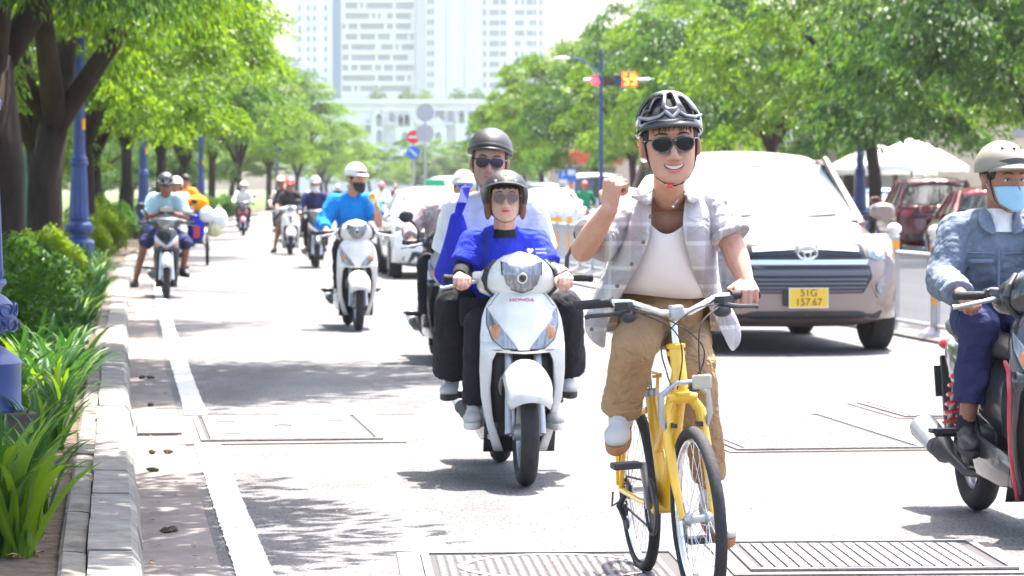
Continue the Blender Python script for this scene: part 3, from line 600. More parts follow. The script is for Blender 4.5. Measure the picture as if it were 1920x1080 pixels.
lamp((1045-960)*190/5500, 190, 'thin far blue post under the trees beyond the fence', 1.0, 2.8)
def park_lamp(x, y, lb):
    t = thing('park_lamp', lb, 'park lamp', (x, y, .1), 0, 'green park lamps'); MB().tube([(0, 0, 0), (0, 0, 3.1)], [.05, .035], 8).obj('pole', M_GRN, t)
    MB().lathe([(.1, 3.1), (.17, 3.45), (.16, 3.5)], seg=12).obj('lantern', M_WHITE, t); MB().lathe([(.2, 3.5), (.15, 3.6), (.05, 3.68), (.02, 3.8)], seg=12).obj('cap', M_GRN, t); MB().box((.05, -.04, 1.9), (.05, .03, .17)).obj('sticker', M_ORG, t, 0)
park_lamp((50-960)*64/5500, 64, 'green park lamp with a white lantern between the two thickest trunks')
park_lamp((262-960)*96/5500, 96, 'slim green park lamp beside the slim blue pole')
b = MB()
mast = thing('lamp_mast', 'slim blue mast with a twin arm rising behind the cyclist fist', 'lamp mast', ((1127-960)*91/5500, 91, 0)); mast.scale = (.76, .76, .76)
MB().tube([(0, 0, 0), (0, 0, 4), (0, 0, 7.6)], [.1, .085, .06], 10).obj('pole', M_BLUE, mast); MB().tube([(0, 0, 6.2), (-.35, 0, 6.9), (-.9, 0, 7.2), (-1.4, 0, 7.25)], [.04, .04, .035, .03], 8).obj('arm', M_BLUE, mast); MB().tube([(0, 0, 6.2), (.2, 0, 7.0), (.7, 0, 7.5)], [.04, .04, .03], 8).obj('arm', M_BLUE, mast)
MB().ell((-1.6, 0, 7.22), (.35, .12, .06)).obj('luminaire', M_STEEL, mast)
# traffic light on its horizontal arm
YL = 92.0; q_ = YL/5500
tl = thing('traffic_light', 'traffic light on a grey arm with its red lamp lit and an orange countdown', 'traffic light', ((1480-960)*q_, YL, 0))
def lx(px): return (px-1480)*q_
def lz(py): return 1.42-(py-355)*q_
MB().tube([(0, 0, 0), (0, 0, lz(150)+.2)], [.11, .09], 12).obj('mast', M_STEEL, tl); MB().tube([(0, 0, lz(150)), (lx(1095), 0, lz(150))], [.075, .05], 10).obj('arm', M_STEEL, tl)
MB().box((lx(1140), -.12, lz(150)), (.98, .16, .36)).obj('housing', M_DARK, tl, 0, bevel=.03)
for px, c, e in ((1116, (.9, .02, .03), 3.0), (1137, (.14, .07, .04), 0), (1159, (.01, .10, .2), 0)):
    MB().lathe([(.001, -.015), (.1, -.012), (.14, .0)], (lx(px), -.21, lz(151)), 20, 'y').obj('lens', mat(f'signal_lens_{px}', c, .3, emit=e), tl)
    b = MB(); rs = []
    for k in range(13):
        a = math.pi*k/12; ring = []
        for dd in (0, -.26*(1-.2*abs(math.cos(a)))): ring.append((lx(px)+.155*math.cos(a), -.2+dd, lz(150)+.155*math.sin(a)))
        rs.append(ring)
    b.grid(rs); b.obj('visor', M_STEEL, tl, 50, solid=.01)
MB().box((lx(1180), -.1, lz(149)), (.52, .2, .5)).obj('countdown_box', M_DARK, tl, 0, bevel=.02)
M_LED = mat('led_orange', (1, .12, .01), .5, emit=3.2, ecol=(1, .13, .012))
MB().box((lx(1180), -.203, lz(149)), (.47, .006, .45)).obj('countdown_panel', mat('led_red', (.8, .02, .02), .5, emit=1.3, ecol=(1, .03, .02)), tl, 0)
def seg7(ch, cx, cz, w_, h_, th, parent, y):
    on = {'2': 'abged', '8': 'abcdefg', '9': 'abcfgd', '5': 'afgcd', '3': 'abgcd'}[ch]
    S = {'a': (0, h_, w_, th), 'g': (0, 0, w_, th), 'd': (0, -h_, w_, th), 'f': (-w_/2, h_/2, th, h_), 'b': (w_/2, h_/2, th, h_), 'e': (-w_/2, -h_/2, th, h_), 'c': (w_/2, -h_/2, th, h_)}
    for k in on:
        x, z, a, h = S[k]; MB().box((cx+x, y, cz+z), (a, .008+.001*(ord(k) % 5), h)).obj('led_segment', M_LED, parent, 0)
seg7('5', lx(1180)-.115, lz(149), .13, .165, .06, tl, -.208); seg7('9', lx(1180)+.115, lz(149), .13, .165, .06, tl, -.208)
# round signs on the far island
def disc_sign(px, pys, y, r_px, labels, faces, base=0):
    q = y/5500; x = (px-960)*q; zt = 1.42-(pys[0]-355)*q
    t = thing('road_sign', labels, 'road sign', (x, y, 0)); MB().tube([(0, 0, 0), (0, 0, zt+r_px*q)], .045, 10).obj('pole', M_STEEL, t)
    for py, f in zip(pys, faces):
        z = 1.42-(py-355)*q; rr_ = r_px*q; d = MB(); d.lathe([(rr_, -.06), (rr_, -.075)], (0, 0, z), 32, 'y'); o = d.obj('disc', f[0], t)
        if f[1] == 'bar': MB().box((0, -.078, z), (rr_*1.4, .006, rr_*.3)).obj('bar', M_WHITE, o, 0)
        if f[1] == 'slash': MB().box((0, -.078, z), (rr_*1.45, .006, rr_*.26), (0, R(45), 0)).obj('arrow', M_WHITE, o, 0)
        if f[1] == 'npark':
            MB().torus((0, -.078, z), rr_*.86, rr_*.12, 'y', 28, 6, .1).obj('ring', mat('sign_red', (.75, .03, .04), .5), o); MB().box((0, -.080, z), (rr_*1.6, .006, rr_*.2), (0, R(45), 0)).obj('slash', mat('sign_red', (.75, .03, .04), .5), o, 0)
    return t
M_SR = mat('sign_red', (.75, .03, .04), .5); M_SB = mat('sign_blue', (.02, .17, .62), .5); M_BACK = mat('sign_back', (.42, .42, .44), .6)
disc_sign(775, (257, 286), 120, 12.5, 'red no entry disc above a blue disc with a white slanted arrow on one pole', ((M_SR, 'bar'), (M_SB, 'slash')))
disc_sign(797, (211, 250), 118, 17, 'two plain grey round sign backs on one pole beside the no entry sign', ((M_BACK, ''), (M_BACK, '')))
disc_sign(1213, (283,), 100, 13, 'blue no parking disc with a red rim beside the cyclist ear', ((M_SB, 'npark'),))
t = thing('red_marker', 'red band marker on the far island below the round signs', 'marker post', ((797-960)*117/5500, 117, 0)); MB().tube([(0, 0, .1), (0, 0, .8)], .06, 8).obj('post', M_STEEL, t); MB().lathe([(.075, .8), (.09, .82), (.09, 1.5), (.075, 1.52)], seg=12).obj('band', mat('marker_red', (.9, .06, .02), .5), t)
YP_ = 88.0; q = YP_/5500
ps = thing('parking_sign', 'blue square parking sign with a white P on a grey pole', 'road sign', ((1056-960)*q, YP_, 0)); MB().tube([(0, 0, 0), (0, 0, 2.0)], .035, 8).obj('pole', M_STEEL, ps); MB().box((0, -.05, 1.42+26*q), (.28, .03, .24)).obj('panel', M_SB, ps, 0); MB().box((0, -.05, 1.42+15*q), (.24, .03, .12)).obj('plate', M_WHITE, ps, 0)
text_obj('P', .22, M_WHITE, ps, (0, -.068, 1.42+26*q), (R(90), 0, 0))
ab = thing('notice_board', 'blue and white notice board on an orange post beside the parking sign', 'notice board', ((1072-960)*q, YP_+.6, 0)); MB().box((0, 0, .9), (.12, .1, 1.5)).obj('post', mat('orange_post', (.8, .2, .03), .6), ab, 0); MB().box((0, -.03, 1.85), (.3, .1, .4)).obj('panel', M_SB, ab, 0); MB().box((0, -.085, 1.93), (.22, .012, .16)).obj('notice', M_WHITE, ab, 0)
# median fence
M_FENCE = mat('fence_grey', (.42, .425, .435), .55, .2, .5, nz=.15, ns=10)
slat = MB().box((0, 0, .42), (.011, .011, .72)).mesh('slat', M_FENCE, 0)
pm = {'post': MB().box((0, 0, .48), (.085, .085, .92)).mesh('post', M_FENCE, 0), 'foot': MB().rings([[(-.17, -.13, .0), (.17, -.13, 0), (.17, .13, 0), (-.17, .13, 0)], [(-.13, -.1, .06), (.13, -.1, .06), (.13, .1, .06), (-.13, .1, .06)], [(-.05, -.05, .12), (.05, -.05, .12), (.05, .05, .12), (-.05, .05, .12)]]).mesh('foot', M_FENCE, 0),
      'cap': MB().lathe([(.05, .94), (.06, .96), (.045, .975), (.07, 1.0), (.075, 1.03), (.06, 1.06), (.03, 1.08), (.01, 1.085)], seg=14).mesh('cap', M_WHITE), 'reflector_band': MB().box((0, 0, .87), (.091, .091, .075)).mesh('reflector_band', M_ORG, 0), 'reflector_strip': MB().box((-.02, -.044, .5), (.045, .012, .34)).mesh('reflector_strip', M_ORG, 0)}
fence = thing('median_fence', 'grey slatted steel fence with capped posts along the middle of the road', 'fence', (0, 0, 0))
FO = 7.62; ys = [26.2+1.5*k for k in range(46)]; nslat = 0
for i, yv in enumerate(ys):
    a = math.atan(-kslope(yv)); po = inst('post', pm['post'], fence, (kx(yv)+FO, yv, 0), (0, 0, -a*-1))
    for nm in ('foot', 'cap', 'reflector_band', 'reflector_strip'): inst(nm, pm[nm], po)
    if i+1 < len(ys):
        p0 = Vector((kx(yv)+FO, yv, 0)); p1 = Vector((kx(ys[i+1])+FO, ys[i+1], 0)); d = p1-p0
        for z in (.13, .80): MB().tube([p0+Vector((0, 0, z)), p1+Vector((0, 0, z))], .022, 6).obj('rail', M_FENCE, fence)
        ns = 18
        if nslat+ns <= 288:
            for k in range(ns): inst('slat', slat, fence, p0+d*((k+1)/(ns+1)), (0, 0, math.atan2(d.y, d.x)-math.pi/2+.5)); nslat += 1
        else:
            b = MB()
            for k in range(ns): b.box(p0+d*((k+1)/(ns+1))+Vector((0, 0, .42)), (.011, .011, .72))
            b.obj('slat_run', M_FENCE, fence, 0)['kind'] = 'stuff'
b = MB(); b.rings([[(kx(yy)+FO-.2, yy, 0.006), (kx(yy)+FO-.2, yy, .03), (kx(yy)+FO+.2, yy, .03), (kx(yy)+FO+.2, yy, .006)] for yy in range(20, 110, 3)]); tag(b.obj('median_strip', M_CONC, None, 0), kind='structure')
# ------------------------------------------------------------------ scooters
M_TYRE = mat('tyre', (.035, .034, .036), .8, 0, .3, nz=.25, ns=30, bump=.3, bs=80)
M_CHROME = mat('chrome', (.72, .73, .75), .22, .9, .5, nz=.05, ns=10); M_ALU = mat('satin_alloy', (.42, .43, .45), .4, .7, .5, nz=.1, ns=12)
M_LENS = mat('clear_lens', (.24, .25, .275), .14, .3, .6, .5, nz=.55, ns=22, streak=(3.2, 1, .7)); M_AMB = mat('amber_lens', (.52, .20, .06), .25, 0, .6, .6); M_RED = mat('red_plastic', (.55, .02, .03), .3, 0, .5, .5)
M_GRIP = mat('grip_rubber', (.022, .022, .024), .75, bump=.5, bs=120); M_SEAT = mat('seat_vinyl', (.028, .027, .028), .55, bump=.2, bs=60)
M_WB = mat('white_body', (.70, .69, .66), .3, 0, .5, .6, nz=.09, ns=13); M_BB = mat('black_body', (.022, .022, .028), .25, 0, .5, .8); M_RB = mat('red_body', (.5, .02, .05), .28, 0, .5, .8)
M_SB2 = mat('silver_body', (.5, .51, .53), .3, .4, .5, .7); M_CREAM = mat('cream_body', (.66, .64, .60), .3, 0, .5, .7)
HW = [(.13, .115), (.15, .128), (.30, .172), (.42, .195), (.55, .205), (.64, .203), (.72, .20), (.80, .19), (.86, .168), (.90, .138), (.93, .105), (.95, .07)]
FY = [(.13, -.40), (.30, -.475), (.5, -.545), (.64, -.565), (.75, -.54), (.85, -.49), (.91, -.445), (.95, -.41)]
def hwz(z): return lerp_table(HW, z)[0]
def fy(x, z): return lerp_table(FY, z)[0]+1.6*x*x
SCM = {}
def wheel_parts(t, name, y, r, wd, parent=None, rimm=None):
    wv = bpy.data.objects.new(name, SCM.setdefault(('ty', r, wd), MB().torus((0, 0, 0), r-wd*.5, wd*.5, 'x', 40, 12, 1.0).mesh(name, M_TYRE))); COL.objects.link(wv); wv.parent = t; wv.location = (0, y, r)
    if ('rim', r) not in SCM:
        b = MB(); b.torus((0, 0, 0), r-wd*.95, .014, 'x', 36, 8, 2.0); b.lathe([(.04, -.06), (.045, 0), (.04, .06)], (0, 0, 0), 14, 'x')
        for k in range(5):
            a = 2*math.pi*k/5; b.tube([(0, .03*math.sin(a), .03*math.cos(a)), (0, (r-wd)*math.sin(a+.15), (r-wd)*math.cos(a+.15))], [.018, .012], 6)
        b.lathe([(.085, .034), (.085, .038)], (0, 0, 0), 20, 'x'); SCM[('rim', r)] = b.mesh('rim', M_ALU)
    inst('rim', SCM[('rim', r)], wv); return wv
def patch(poly, off, m, name, parent, n=5):
    """a polygon of x, z points laid on the apron, off metres proud of it"""
    P = []; cx = sum(p[0] for p in poly)/len(poly); cz = sum(p[1] for p in poly)/len(poly); b = MB(); rs = []
    dense_ = [(a[0]+(c[0]-a[0])*k/4, a[1]+(c[1]-a[1])*k/4) for a, c in zip(poly, poly[1:]+poly[:1]) for k in range(4)]
    for s in (1.0, .97, .6, .25, .02):
        o = off*(.4 if s == 1 else 1); rs.append([(cx+(x-cx)*s, fy(cx+(x-cx)*s, cz+(z-cz)*s)-o-(.006*(1-s)), cz+(z-cz)*s) for x, z in dense_])
    b.rings(rs, False); return b.obj(name, m, parent, 50)
def scooter(label, loc, rz, body, st='vision', group='motor scooters on the road', acc=None, mirrors='L', lod=1, name='motor_scooter'):
    t = thing(name, label, 'scooter', loc, rz, group); acc = acc or body; key = st
    def part(nm, fn, m, parent=t, **kw):
        k = (key, nm, kw.pop('k', 0)); 
        if k not in SCM:
            b = MB(); fn(b); SCM[k] = b.mesh(nm, None, kw.pop('smooth', 40))
            SCM[k].materials.append(m)
        o = bpy.data.objects.new(nm, SCM[k]); COL.objects.link(o); o.parent = parent
        if o.material_slots[0].material is not m: o.material_slots[0].link = 'OBJECT'; o.material_slots[0].material = m
        if kw.get('sub'): q = o.modifiers.new('sub', 'SUBSURF'); q.levels = q.render_levels = kw['sub']
        if kw.get('solid'): q = o.modifiers.new('solid', 'SOLIDIFY'); q.thickness = kw['solid']; q.offset = 0
        if kw.get('bevel'): q = o.modifiers.new('bevel', 'BEVEL'); q.width = kw['bevel']; q.segments = 2; q.limit_method = 'ANGLE'
        return o
    fw = wheel_parts(t, 'front_wheel', -.63, .26, .088); rw = wheel_parts(t, 'rear_wheel', .63, .255, .105)
    slim = st in ('sport', 'wave')
    sw = .8 if slim else .88 if st == 'airy' else 1.0
    # fender over the front wheel
    def f_fender(b):
        wf = .075 if slim else .112
        rows = []
        for i in range(13):
            a = R(28+118*i/12); row = []
            for j in range(-6, 7):
                u = j/6; wq = wf*(1 if 2 < i < 11 else .82 if i in (0, 12) else .95); rr_ = .345-.085*abs(u)**2.4; row.append((u*wq, -.63-math.cos(a)*rr_, .26+math.sin(a)*rr_))
            rows.append(row)
        b.grid(rows)
    part('front_fender', f_fender, acc if st != 'wave' else M_BB, solid=.006)
    for s in (-1, 1):
        part('fork_leg', lambda b, s=s: (b.tube([(s*.07, -.50, .64), (s*.072, -.575, .45), (s*.074, -.64, .25)], [.020, .021, .026], 10), b.tube([(s*.074, -.64, .26), (s*.04, -.63, .26)], [.02, .02], 8)), M_CHROME if slim else M_ALU, k=s)
    # apron
    def f_beak(b):
        rows = []
        for i in range(13):
            z = .945-(.945-.64)*i/12; w_ = hwz(z)*sw; row = []
            for j in range(-10, 11):
                u = j/10; x = u*w_; crease = -.005*math.exp(-((abs(u)-.42)/.16)**2)*min(1, i/5); row.append((x, fy(x, z)+crease, z-(.012*(1-abs(u)) if i == 12 else 0)))
            row = [(row[0][0]*.9, row[0][1]+.12, z), (row[0][0]*.99, row[0][1]+.05, z)]+row+[(row[-1][0]*.99, row[-1][1]+.05, z), (row[-1][0]*.9, row[-1][1]+.12, z)]; rows.append(row)
        b.grid(rows)
    part('front_panel', f_beak, body, solid=.004, smooth=180)
    inner = [(.13, .07), (.15, .085), (.3, .14), (.45, .158), (.6, .15), (.66, .12), (.68, .08)]
    for s in (-1, 1):
        def f_leg(b, s=s):
            rows = []
            for i in range(13):
                z = .685-(.685-.15)*i/12; a, c = lerp_table(inner, z)[0], hwz(z)*sw
                if slim: a = max(.05, a*.75)
                row = [(s*a*.98, fy(a, z)+.06, z)]+[(s*(a+(c-a)*u/6), fy(a+(c-a)*u/6, z)-.004*math.sin(math.pi*u/6), z) for u in range(7)]+[(s*c*.99, fy(c, z)+.05, z), (s*c*.9, fy(c, z)+.13, z)]; rows.append(row)
            b.grid(rows)
        part('leg_shield', f_leg, M_BB if st in ('sport', 'airy', 'wave') else body, k=s, solid=.004, smooth=180)
    part('inner_panel', lambda b: b.grid([[(.175*u*sw, fy(0, z)+.09, z) for u in (-1, -.5, 0, .5, 1)] for z in (.70, .55, .4, .25, .14)]), M_DARK, solid=.004)
    part('floorboard', lambda b: b.rings([sring((0, y, .265), .17*sw, .045, 5, 'y') for y in (-.38, -.3, 0, .16)]), M_DARK)
    for s in (-1, 1):
        part('side_skirt', lambda b, s=s: b.rings([sring((s*x, y, z), .02, hz_, 3, 'y', 12) for y, x, z, hz_ in ((-.38, .13, .25, .05), (-.25, .175*sw, .27, .075), (.05, .18*sw, .30, .085), (.2, .16*sw, .38, .10))]), body, k=s)
    part('rear_body', lambda b: b.rings([sring((0, y, zc), rx*sw, rz_, 2.8, 'y') for y, zc, rx, rz_ in ((-.03, .50, .10, .16), (.1, .56, .15, .17), (.35, .60, .165, .16), (.6, .64, .155, .13), (.82, .69, .11, .09), (.98, .73, .045, .04))]), body)
    part('seat', lambda b: b.rings([sring((0, y, zc), rx, rz_, 2.6, 'y') for y, zc, rx, rz_ in ((-.06, .73, .07, .03), (0, .745, .11, .045), (.2, .755, .135, .05), (.42, .775, .14, .055), (.6, .80, .13, .055), (.8, .81, .1, .045), (.86, .81, .05, .02))]), M_SEAT)
    part('engine', lambda b: (b.box((.02, .30, .30), (.2, .4, .2)), b.box((.09, .58, .29), (.07, .42, .14)), b.lathe([(.02, .05), (.1, .06), (.1, .16), (.05, .17)], (0, .28, .28), 18, 'x'), b.lathe([(.02, -.05), (.07, -.06), (.07, -.15), (.04, -.16)], (0, .3, .3), 16, 'x')), M_DARK, bevel=.015)
    part('exhaust', lambda b: b.tube([(-.08, .2, .2), (-.13, .35, .2), (-.155, .5, .25), (-.165, .55, .27), (-.17, .9, .35), (-.17, .93, .355)], [.018, .02, .025, .055, .065, .03], 12), M_DARK)
    part('heat_shield', lambda b: b.tube([(-.19, .6, .29), (-.19, .87, .355)], [.05, .055], 12, True, .9), M_ALU)
    part('rear_mudguard', lambda b: (b.box((0, .93, .50), (.15, .03, .34), (-.25, 0, 0)), b.box((0, .99, .55), (.19, .012, .14), (-.25, 0, 0))), M_DARK)
    part('tail_light', lambda b: b.ell((0, .95, .72), (.09, .05, .035)), M_RED)
    if lod:
        def spring(b):
            pts = [(-.125+.03*math.cos(k*.9), .66-.16*k/48+.03*math.sin(k*.9), .33+.29*k/48) for k in range(49)]; b.tube(pts, .008, 5)
        part('shock_spring', spring, M_RED); part('shock_rod', lambda b: b.tube([(-.125, .67, .31), (-.125, .5, .64)], [.016, .014], 8), M_ALU)
        for s in (-1, 1): part('foot_peg', lambda b, s=s: (b.tube([(s*.13, .30, .37), (s*.29, .27, .375)], [.016, .016], 8), b.box((s*.25, .275, .385), (.12, .07, .02))), M_DARK, k=s)
    # handlebars
    hb = part('handlebar', lambda b: [b.tube([(0, -.33, .95), (s*.13, -.315, .96), (s*.20, -.305, .98), (s*.35, -.285, .985)], .012, 8) for s in (-1, 1)], M_DARK)
    for s in (-1, 1):
        part('grip', lambda b, s=s: b.lathe([(.01, .232), (.024, .236), (.018, .242), (.018, .345), (.021, .35), (.021, .365), (.012, .37)] if s > 0 else [(.012, -.37), (.021, -.365), (.021, -.35), (.018, -.345), (.018, -.242), (.024, -.236), (.01, -.232)], (0, -.296, .985), 14, 'x'), M_GRIP, hb, k=s)
        part('brake_lever', lambda b, s=s: b.tube([(s*.2, -.34, .972), (s*.25, -.365, .965), (s*.37, -.36, .94), (s*.385, -.355, .938)], [.012, .009, .008, .012], 8), M_ALU if not slim else M_BB, hb, k=s)
        part('switch_box', lambda b, s=s: b.box((s*.215, -.30, .985), (.045, .05, .055)), M_DARK, hb, k=s, bevel=.008)
    for s in (-1, 1):
        if ('L' in mirrors and s > 0) or ('R' in mirrors and s < 0):
            mo = part('mirror', lambda b, s=s: (b.ell((s*.335, -.27, 1.195), (.062, .022, .05), (0, s*.25, 0)),), M_DARK, k=s)
            part('mirror_stalk', lambda b, s=s: b.tube([(s*.235, -.30, 1.0), (s*.24, -.30, 1.09), (s*.265, -.29, 1.13), (s*.31, -.275, 1.175)], [.011, .011, .012, .016], 8), M_DARK, mo, k=s)
    if st in ('vision', 'airy'):
        cw = body if st == 'vision' else M_BB
        part('headlight_cowl', lambda b: b.rings([sring((x, y, z), ry, rz_, 2.4, 'x', 24) for x, y, z, ry, rz_ in ((-.205, -.32, .965, .02, .025), (-.19, -.325, .966, .055, .05), (-.15, -.34, .975, .085, .075), (-.08, -.355, .992, .105, .105), (0, -.36, 1.0, .11, .118), (.08, -.355, .992, .105, .105), (.15, -.34, .975, .085, .075), (.19, -.325, .966, .055, .05), (.205, -.32, .965, .02, .025))]), cw, smooth=180)
        part('neck_cover', lambda b: b.rings([sring((0, y, z), rx, ry, 3, 'z') for z, y, rx, ry in ((.86, -.38, .10, .07), (.90, -.37, .085, .06), (.96, -.35, .085, .06))]), cw)
        for s in (-1, 1):
            part('cowl_band', lambda b, s=s: b.tube([(s*.125, -.36, 1.075), (s*.165, -.40, 1.03), (s*.178, -.408, .985), (s*.17, -.405, .94), (s*.14, -.41, .905), (s*.09, -.40, .885)], [.012, .016, .018, .016, .014, .008], 8, True, .6), M_DARK, k=s)
            part('arm_cover', lambda b, s=s: b.rings([sring((s*x, y, z), ry, rz_, 3, 'x', 14) for x, y, z, ry, rz_ in ((.17, -.31, .985, .045, .035), (.215, -.305, .99, .04, .03), (.228, -.30, .99, .03, .022))]), cw, k=s)
        hexa = [(-.095, 1.068), (-.045, 1.05), (0, 1.043), (.045, 1.05), (.095, 1.068), (.092, 1.01), (.075, .958), (.045, .936), (0, .922), (-.045, .936), (-.075, .958), (-.092, 1.01)]
        def hx(b, g, o):
            rs = []
            for s in (1.0, .96, .6, .2, .03):
                rs.append([(x*s*g, -.452-o+.85*(x*s)**2+.9*(max(0, abs(.998+(z-.998)*s*g-.985)-.02))**1.6-.012*(1-s), .998+(z-.998)*s*g) for x, z in hexa])
            b.rings(rs, False)
        hl = part('headlight', lambda b: hx(b, 1.0, .016), M_LENS)
        part('headlight_rim', lambda b: hx(b, 1.08, .006), M_DARK, hl)
        part('bulb_ring', lambda b: b.torus((0, -.492, .99), .022, .004, 'y', 18, 6), M_CHROME, hl); part('bulb', lambda b: b.ell((0, -.492, .99), (.013, .008, .013)), M_DARK, hl)
        sig = [(-.168, .845), (-.14, .80), (-.09, .735), (-.055, .69), (-.03, .65), (-.10, .655), (-.15, .70), (-.172, .77)]
        for s in (-1, 1):
            pl = [(x*s, z) for x, z in sig]; o = patch(pl, .012, M_LENS, 'turn_signal', t)
            patch([(p[0]+(p[0]+s*.105)*.06, p[1]+(p[1]-.75)*.06) for p in pl], .008, M_DARK, 'signal_rim', o)
            patch([(s*(.135+.024*math.cos(a)), .735+.035*math.sin(a)) for a in np.linspace(0, 2*math.pi, 9)[:-1]], .016, M_AMB, 'amber_bulb', o)
        if lod > 1:
            for s in (-1, 1): MB().tube([(s*hwz(z)*sw*.90, fy(hwz(z)*sw*.90, z)-.0035, z) for z in (.92, .90, .88, .865)]+[(s*.163, fy(.163, .855)-.0035, .855)], .0014, 5).obj('panel_seam', M_DARK, t)
            MB().tube([(x, fy(x, .648)-.004, .648-.006*(1-abs(x)/.17)) for x in np.linspace(-.17*sw, .17*sw, 13)], .0022, 5).obj('panel_seam', M_DARK, t)
        if st == 'vision' and lod > 1:
            text_obj('HONDA', .024, M_RED, t, (0, fy(0, .885)-.004, .885), (R(68), 0, 0), .001, sx=1.35)
    elif st == 'vespa':
        part('headlight_cowl', lambda b: b.rings([sring((x, -.34, z), ry, rz_, 2.2, 'x', 20) for x, z, ry, rz_ in ((-.25, 1.0, .015, .015), (-.2, .995, .04, .035), (-.1, .99, .07, .06), (0, .985, .085, .085), (.1, .99, .07, .06), (.2, .995, .04, .035), (.25, 1.0, .015, .015))]), body)
        part('neck_cover', lambda b: b.rings([sring((0, -.38, z), rx, .06, 3, 'z') for z, rx in ((.86, .1), (.96, .08))]), body)
        hl = part('headlight', lambda b: b.lathe([(.001, -.028), (.05, -.02), (.07, .0)], (0, -.425, .985), 20, 'y'), M_LENS); part('headlight_rim', lambda b: b.torus((0, -.424, .985), .074, .008, 'y', 24, 8), M_CHROME, hl)
        patch([(-.045, .85), (.045, .85), (.012, .68), (-.012, .68)], .006, M_BB, 'grille', t)
        for s in (-1, 1): patch([(s*(.15+.022*math.cos(a)), .80+.03*math.sin(a)) for a in np.linspace(0, 2*math.pi, 9)[:-1]], .008, M_AMB, 'turn_signal', t)
    else:
        part('headlight_cowl', lambda b: b.rings([sring((x, -.36, z), ry, rz_, 2.6, 'x', 20) for x, z, ry, rz_ in ((-.21, 1.0, .02, .02), (-.17, .985, .06, .055), (-.08, .97, .09, .085), (0, .965, .10, .09), (.08, .97, .09, .085), (.17, .985, .06, .055), (.21, 1.0, .02, .02))]), M_BB)
        part('headlight', lambda b: b.rings([[(x*s, -.465+.9*(x*s)**2-.012*(1-s), .965+(z-.965)*s) for x, z in ((-.13, 1.01), (-.06, 1.03), (0, 1.025), (.06, 1.03), (.13, 1.01), (.09, .94), (0, .905), (-.09, .94))] for s in (1, .6, .03)], False), M_LENS)
        part('neck_cover', lambda b: b.rings([sring((0, -.38, z), rx, .06, 3, 'z') for z, rx in ((.86, .1), (.96, .08))]), M_BB)
        for s in (-1, 1):
            patch([(s*.15, .83), (s*.10, .77), (s*.0, .69), (s*.0, .655), (s*.08, .69), (s*.15, .75)], .006, acc, 'side_blade', t); patch([(s*.145, .745), (s*.09, .69), (s*.11, .665), (s*.15, .70)], .009, M_AMB, 'turn_signal', t)
    return t
# ------------------------------------------------------------------ people
M_SKIN = mat('skin', (.50, .29, .21), .55, 0, .35, nz=.07, ns=12); M_SKIN2 = mat('skin_tan', (.34, .175, .11), .55, 0, .35, nz=.08, ns=12); M_SKIN3 = mat('skin_pale', (.56, .36, .285), .55, 0, .35, nz=.06, ns=12)
for m_ in (M_SKIN, M_SKIN2, M_SKIN3):
    nt_ = m_.node_tree; hs_ = nt_.nodes.new('ShaderNodeMix'); hs_.data_type = 'RGBA'; hs_.blend_type = 'MULTIPLY'; no_ = nt_.nodes.new('ShaderNodeTexNoise'); no_.inputs['Scale'].default_value = 26; no_.inputs['Detail'].default_value = 8; no_.inputs['Roughness'].default_value = .75
    rp_ = nt_.nodes.new('ShaderNodeMapRange'); rp_.inputs[1].default_value = .4; rp_.inputs[2].default_value = .7; src_ = nt_.nodes['Principled BSDF'].inputs['Base Color'].links[0].from_socket
    tc_ = [n for n in nt_.nodes if n.type == 'TEX_COORD'][0]; nt_.links.new(tc_.outputs['Object'], no_.inputs[0]); nt_.links.new(no_.outputs[0], rp_.inputs[0]); nt_.links.new(rp_.outputs[0], hs_.inputs[0]); nt_.links.new(src_, hs_.inputs[6]); hs_.inputs[7].default_value = (1.0, .74, .68, 1); nt_.links.new(hs_.outputs[2], nt_.nodes['Principled BSDF'].inputs['Base Color'])
    b_ = m_.node_tree.nodes['Principled BSDF']; b_.inputs['Subsurface Weight'].default_value = .25; b_.inputs['Subsurface Radius'].default_value = (.9, .35, .2); b_.inputs['Subsurface Scale'].default_value = .012
M_HAIR = mat('black_hair', (.012, .010, .010), .5, 0, .4, bump=.5, bs=120); M_LIP = mat('lips', (.50, .13, .12), .4); M_LIPR = mat('red_lips', (.55, .05, .06), .4); M_TEETH = mat('teeth', (.56, .53, .47), .3); M_MOUTH = mat('mouth', (.10, .02, .02), .7)
M_EYE = mat('eye', (.015, .01, .01), .2); M_SHADE = mat('dark_lens', (.012, .011, .011), .08, 0, .18, .0); M_SHADE2 = mat('tinted_lens', (.05, .03, .045), .1, 0, .25, 0); M_ROSE = mat('rose_lens', (.16, .10, .105), .15, 0, .25, 0)
M_STRAP = mat('black_webbing', (.02, .02, .022), .8); M_GLOSSB = mat('gloss_black', (.012, .012, .014), .12, 0, .6, 1.0); M_MATB = mat('matt_black', (.03, .029, .033), .5, 0, .45, .2)
M_FOAM = mat('foam', (.018, .018, .02), .9); M_BRPAD = mat('brown_pad', (.16, .075, .03), .8); M_WHEL = mat('white_helmet', (.74, .73, .71), .3, 0, .5, .6); M_MASKB = mat('mask_blue', (.30, .52, .68), .85, bump=.15, bs=40); M_MASKW = mat('mask_white', (.7, .69, .70), .85); M_MASKK = mat('mask_black', (.02, .02, .022), .8)
M_SOLEW = mat('white_sole', (.66, .64, .60), .7); M_SOLEG = mat('gum_sole', (.34, .14, .055), .7); M_SHOEW = mat('white_shoe', (.50, .48, .46), .7, bump=.2, bs=40); M_SHOEK = mat('black_shoe', (.03, .03, .032), .5, bump=.2, bs=40); M_SOLEK = mat('dark_sole', (.035, .034, .034), .8); M_SOCK = mat('white_sock', (.70, .68, .68), .9, bump=.3, bs=90)
def mat3(x, y, z): return Matrix((x, y, z)).transposed()
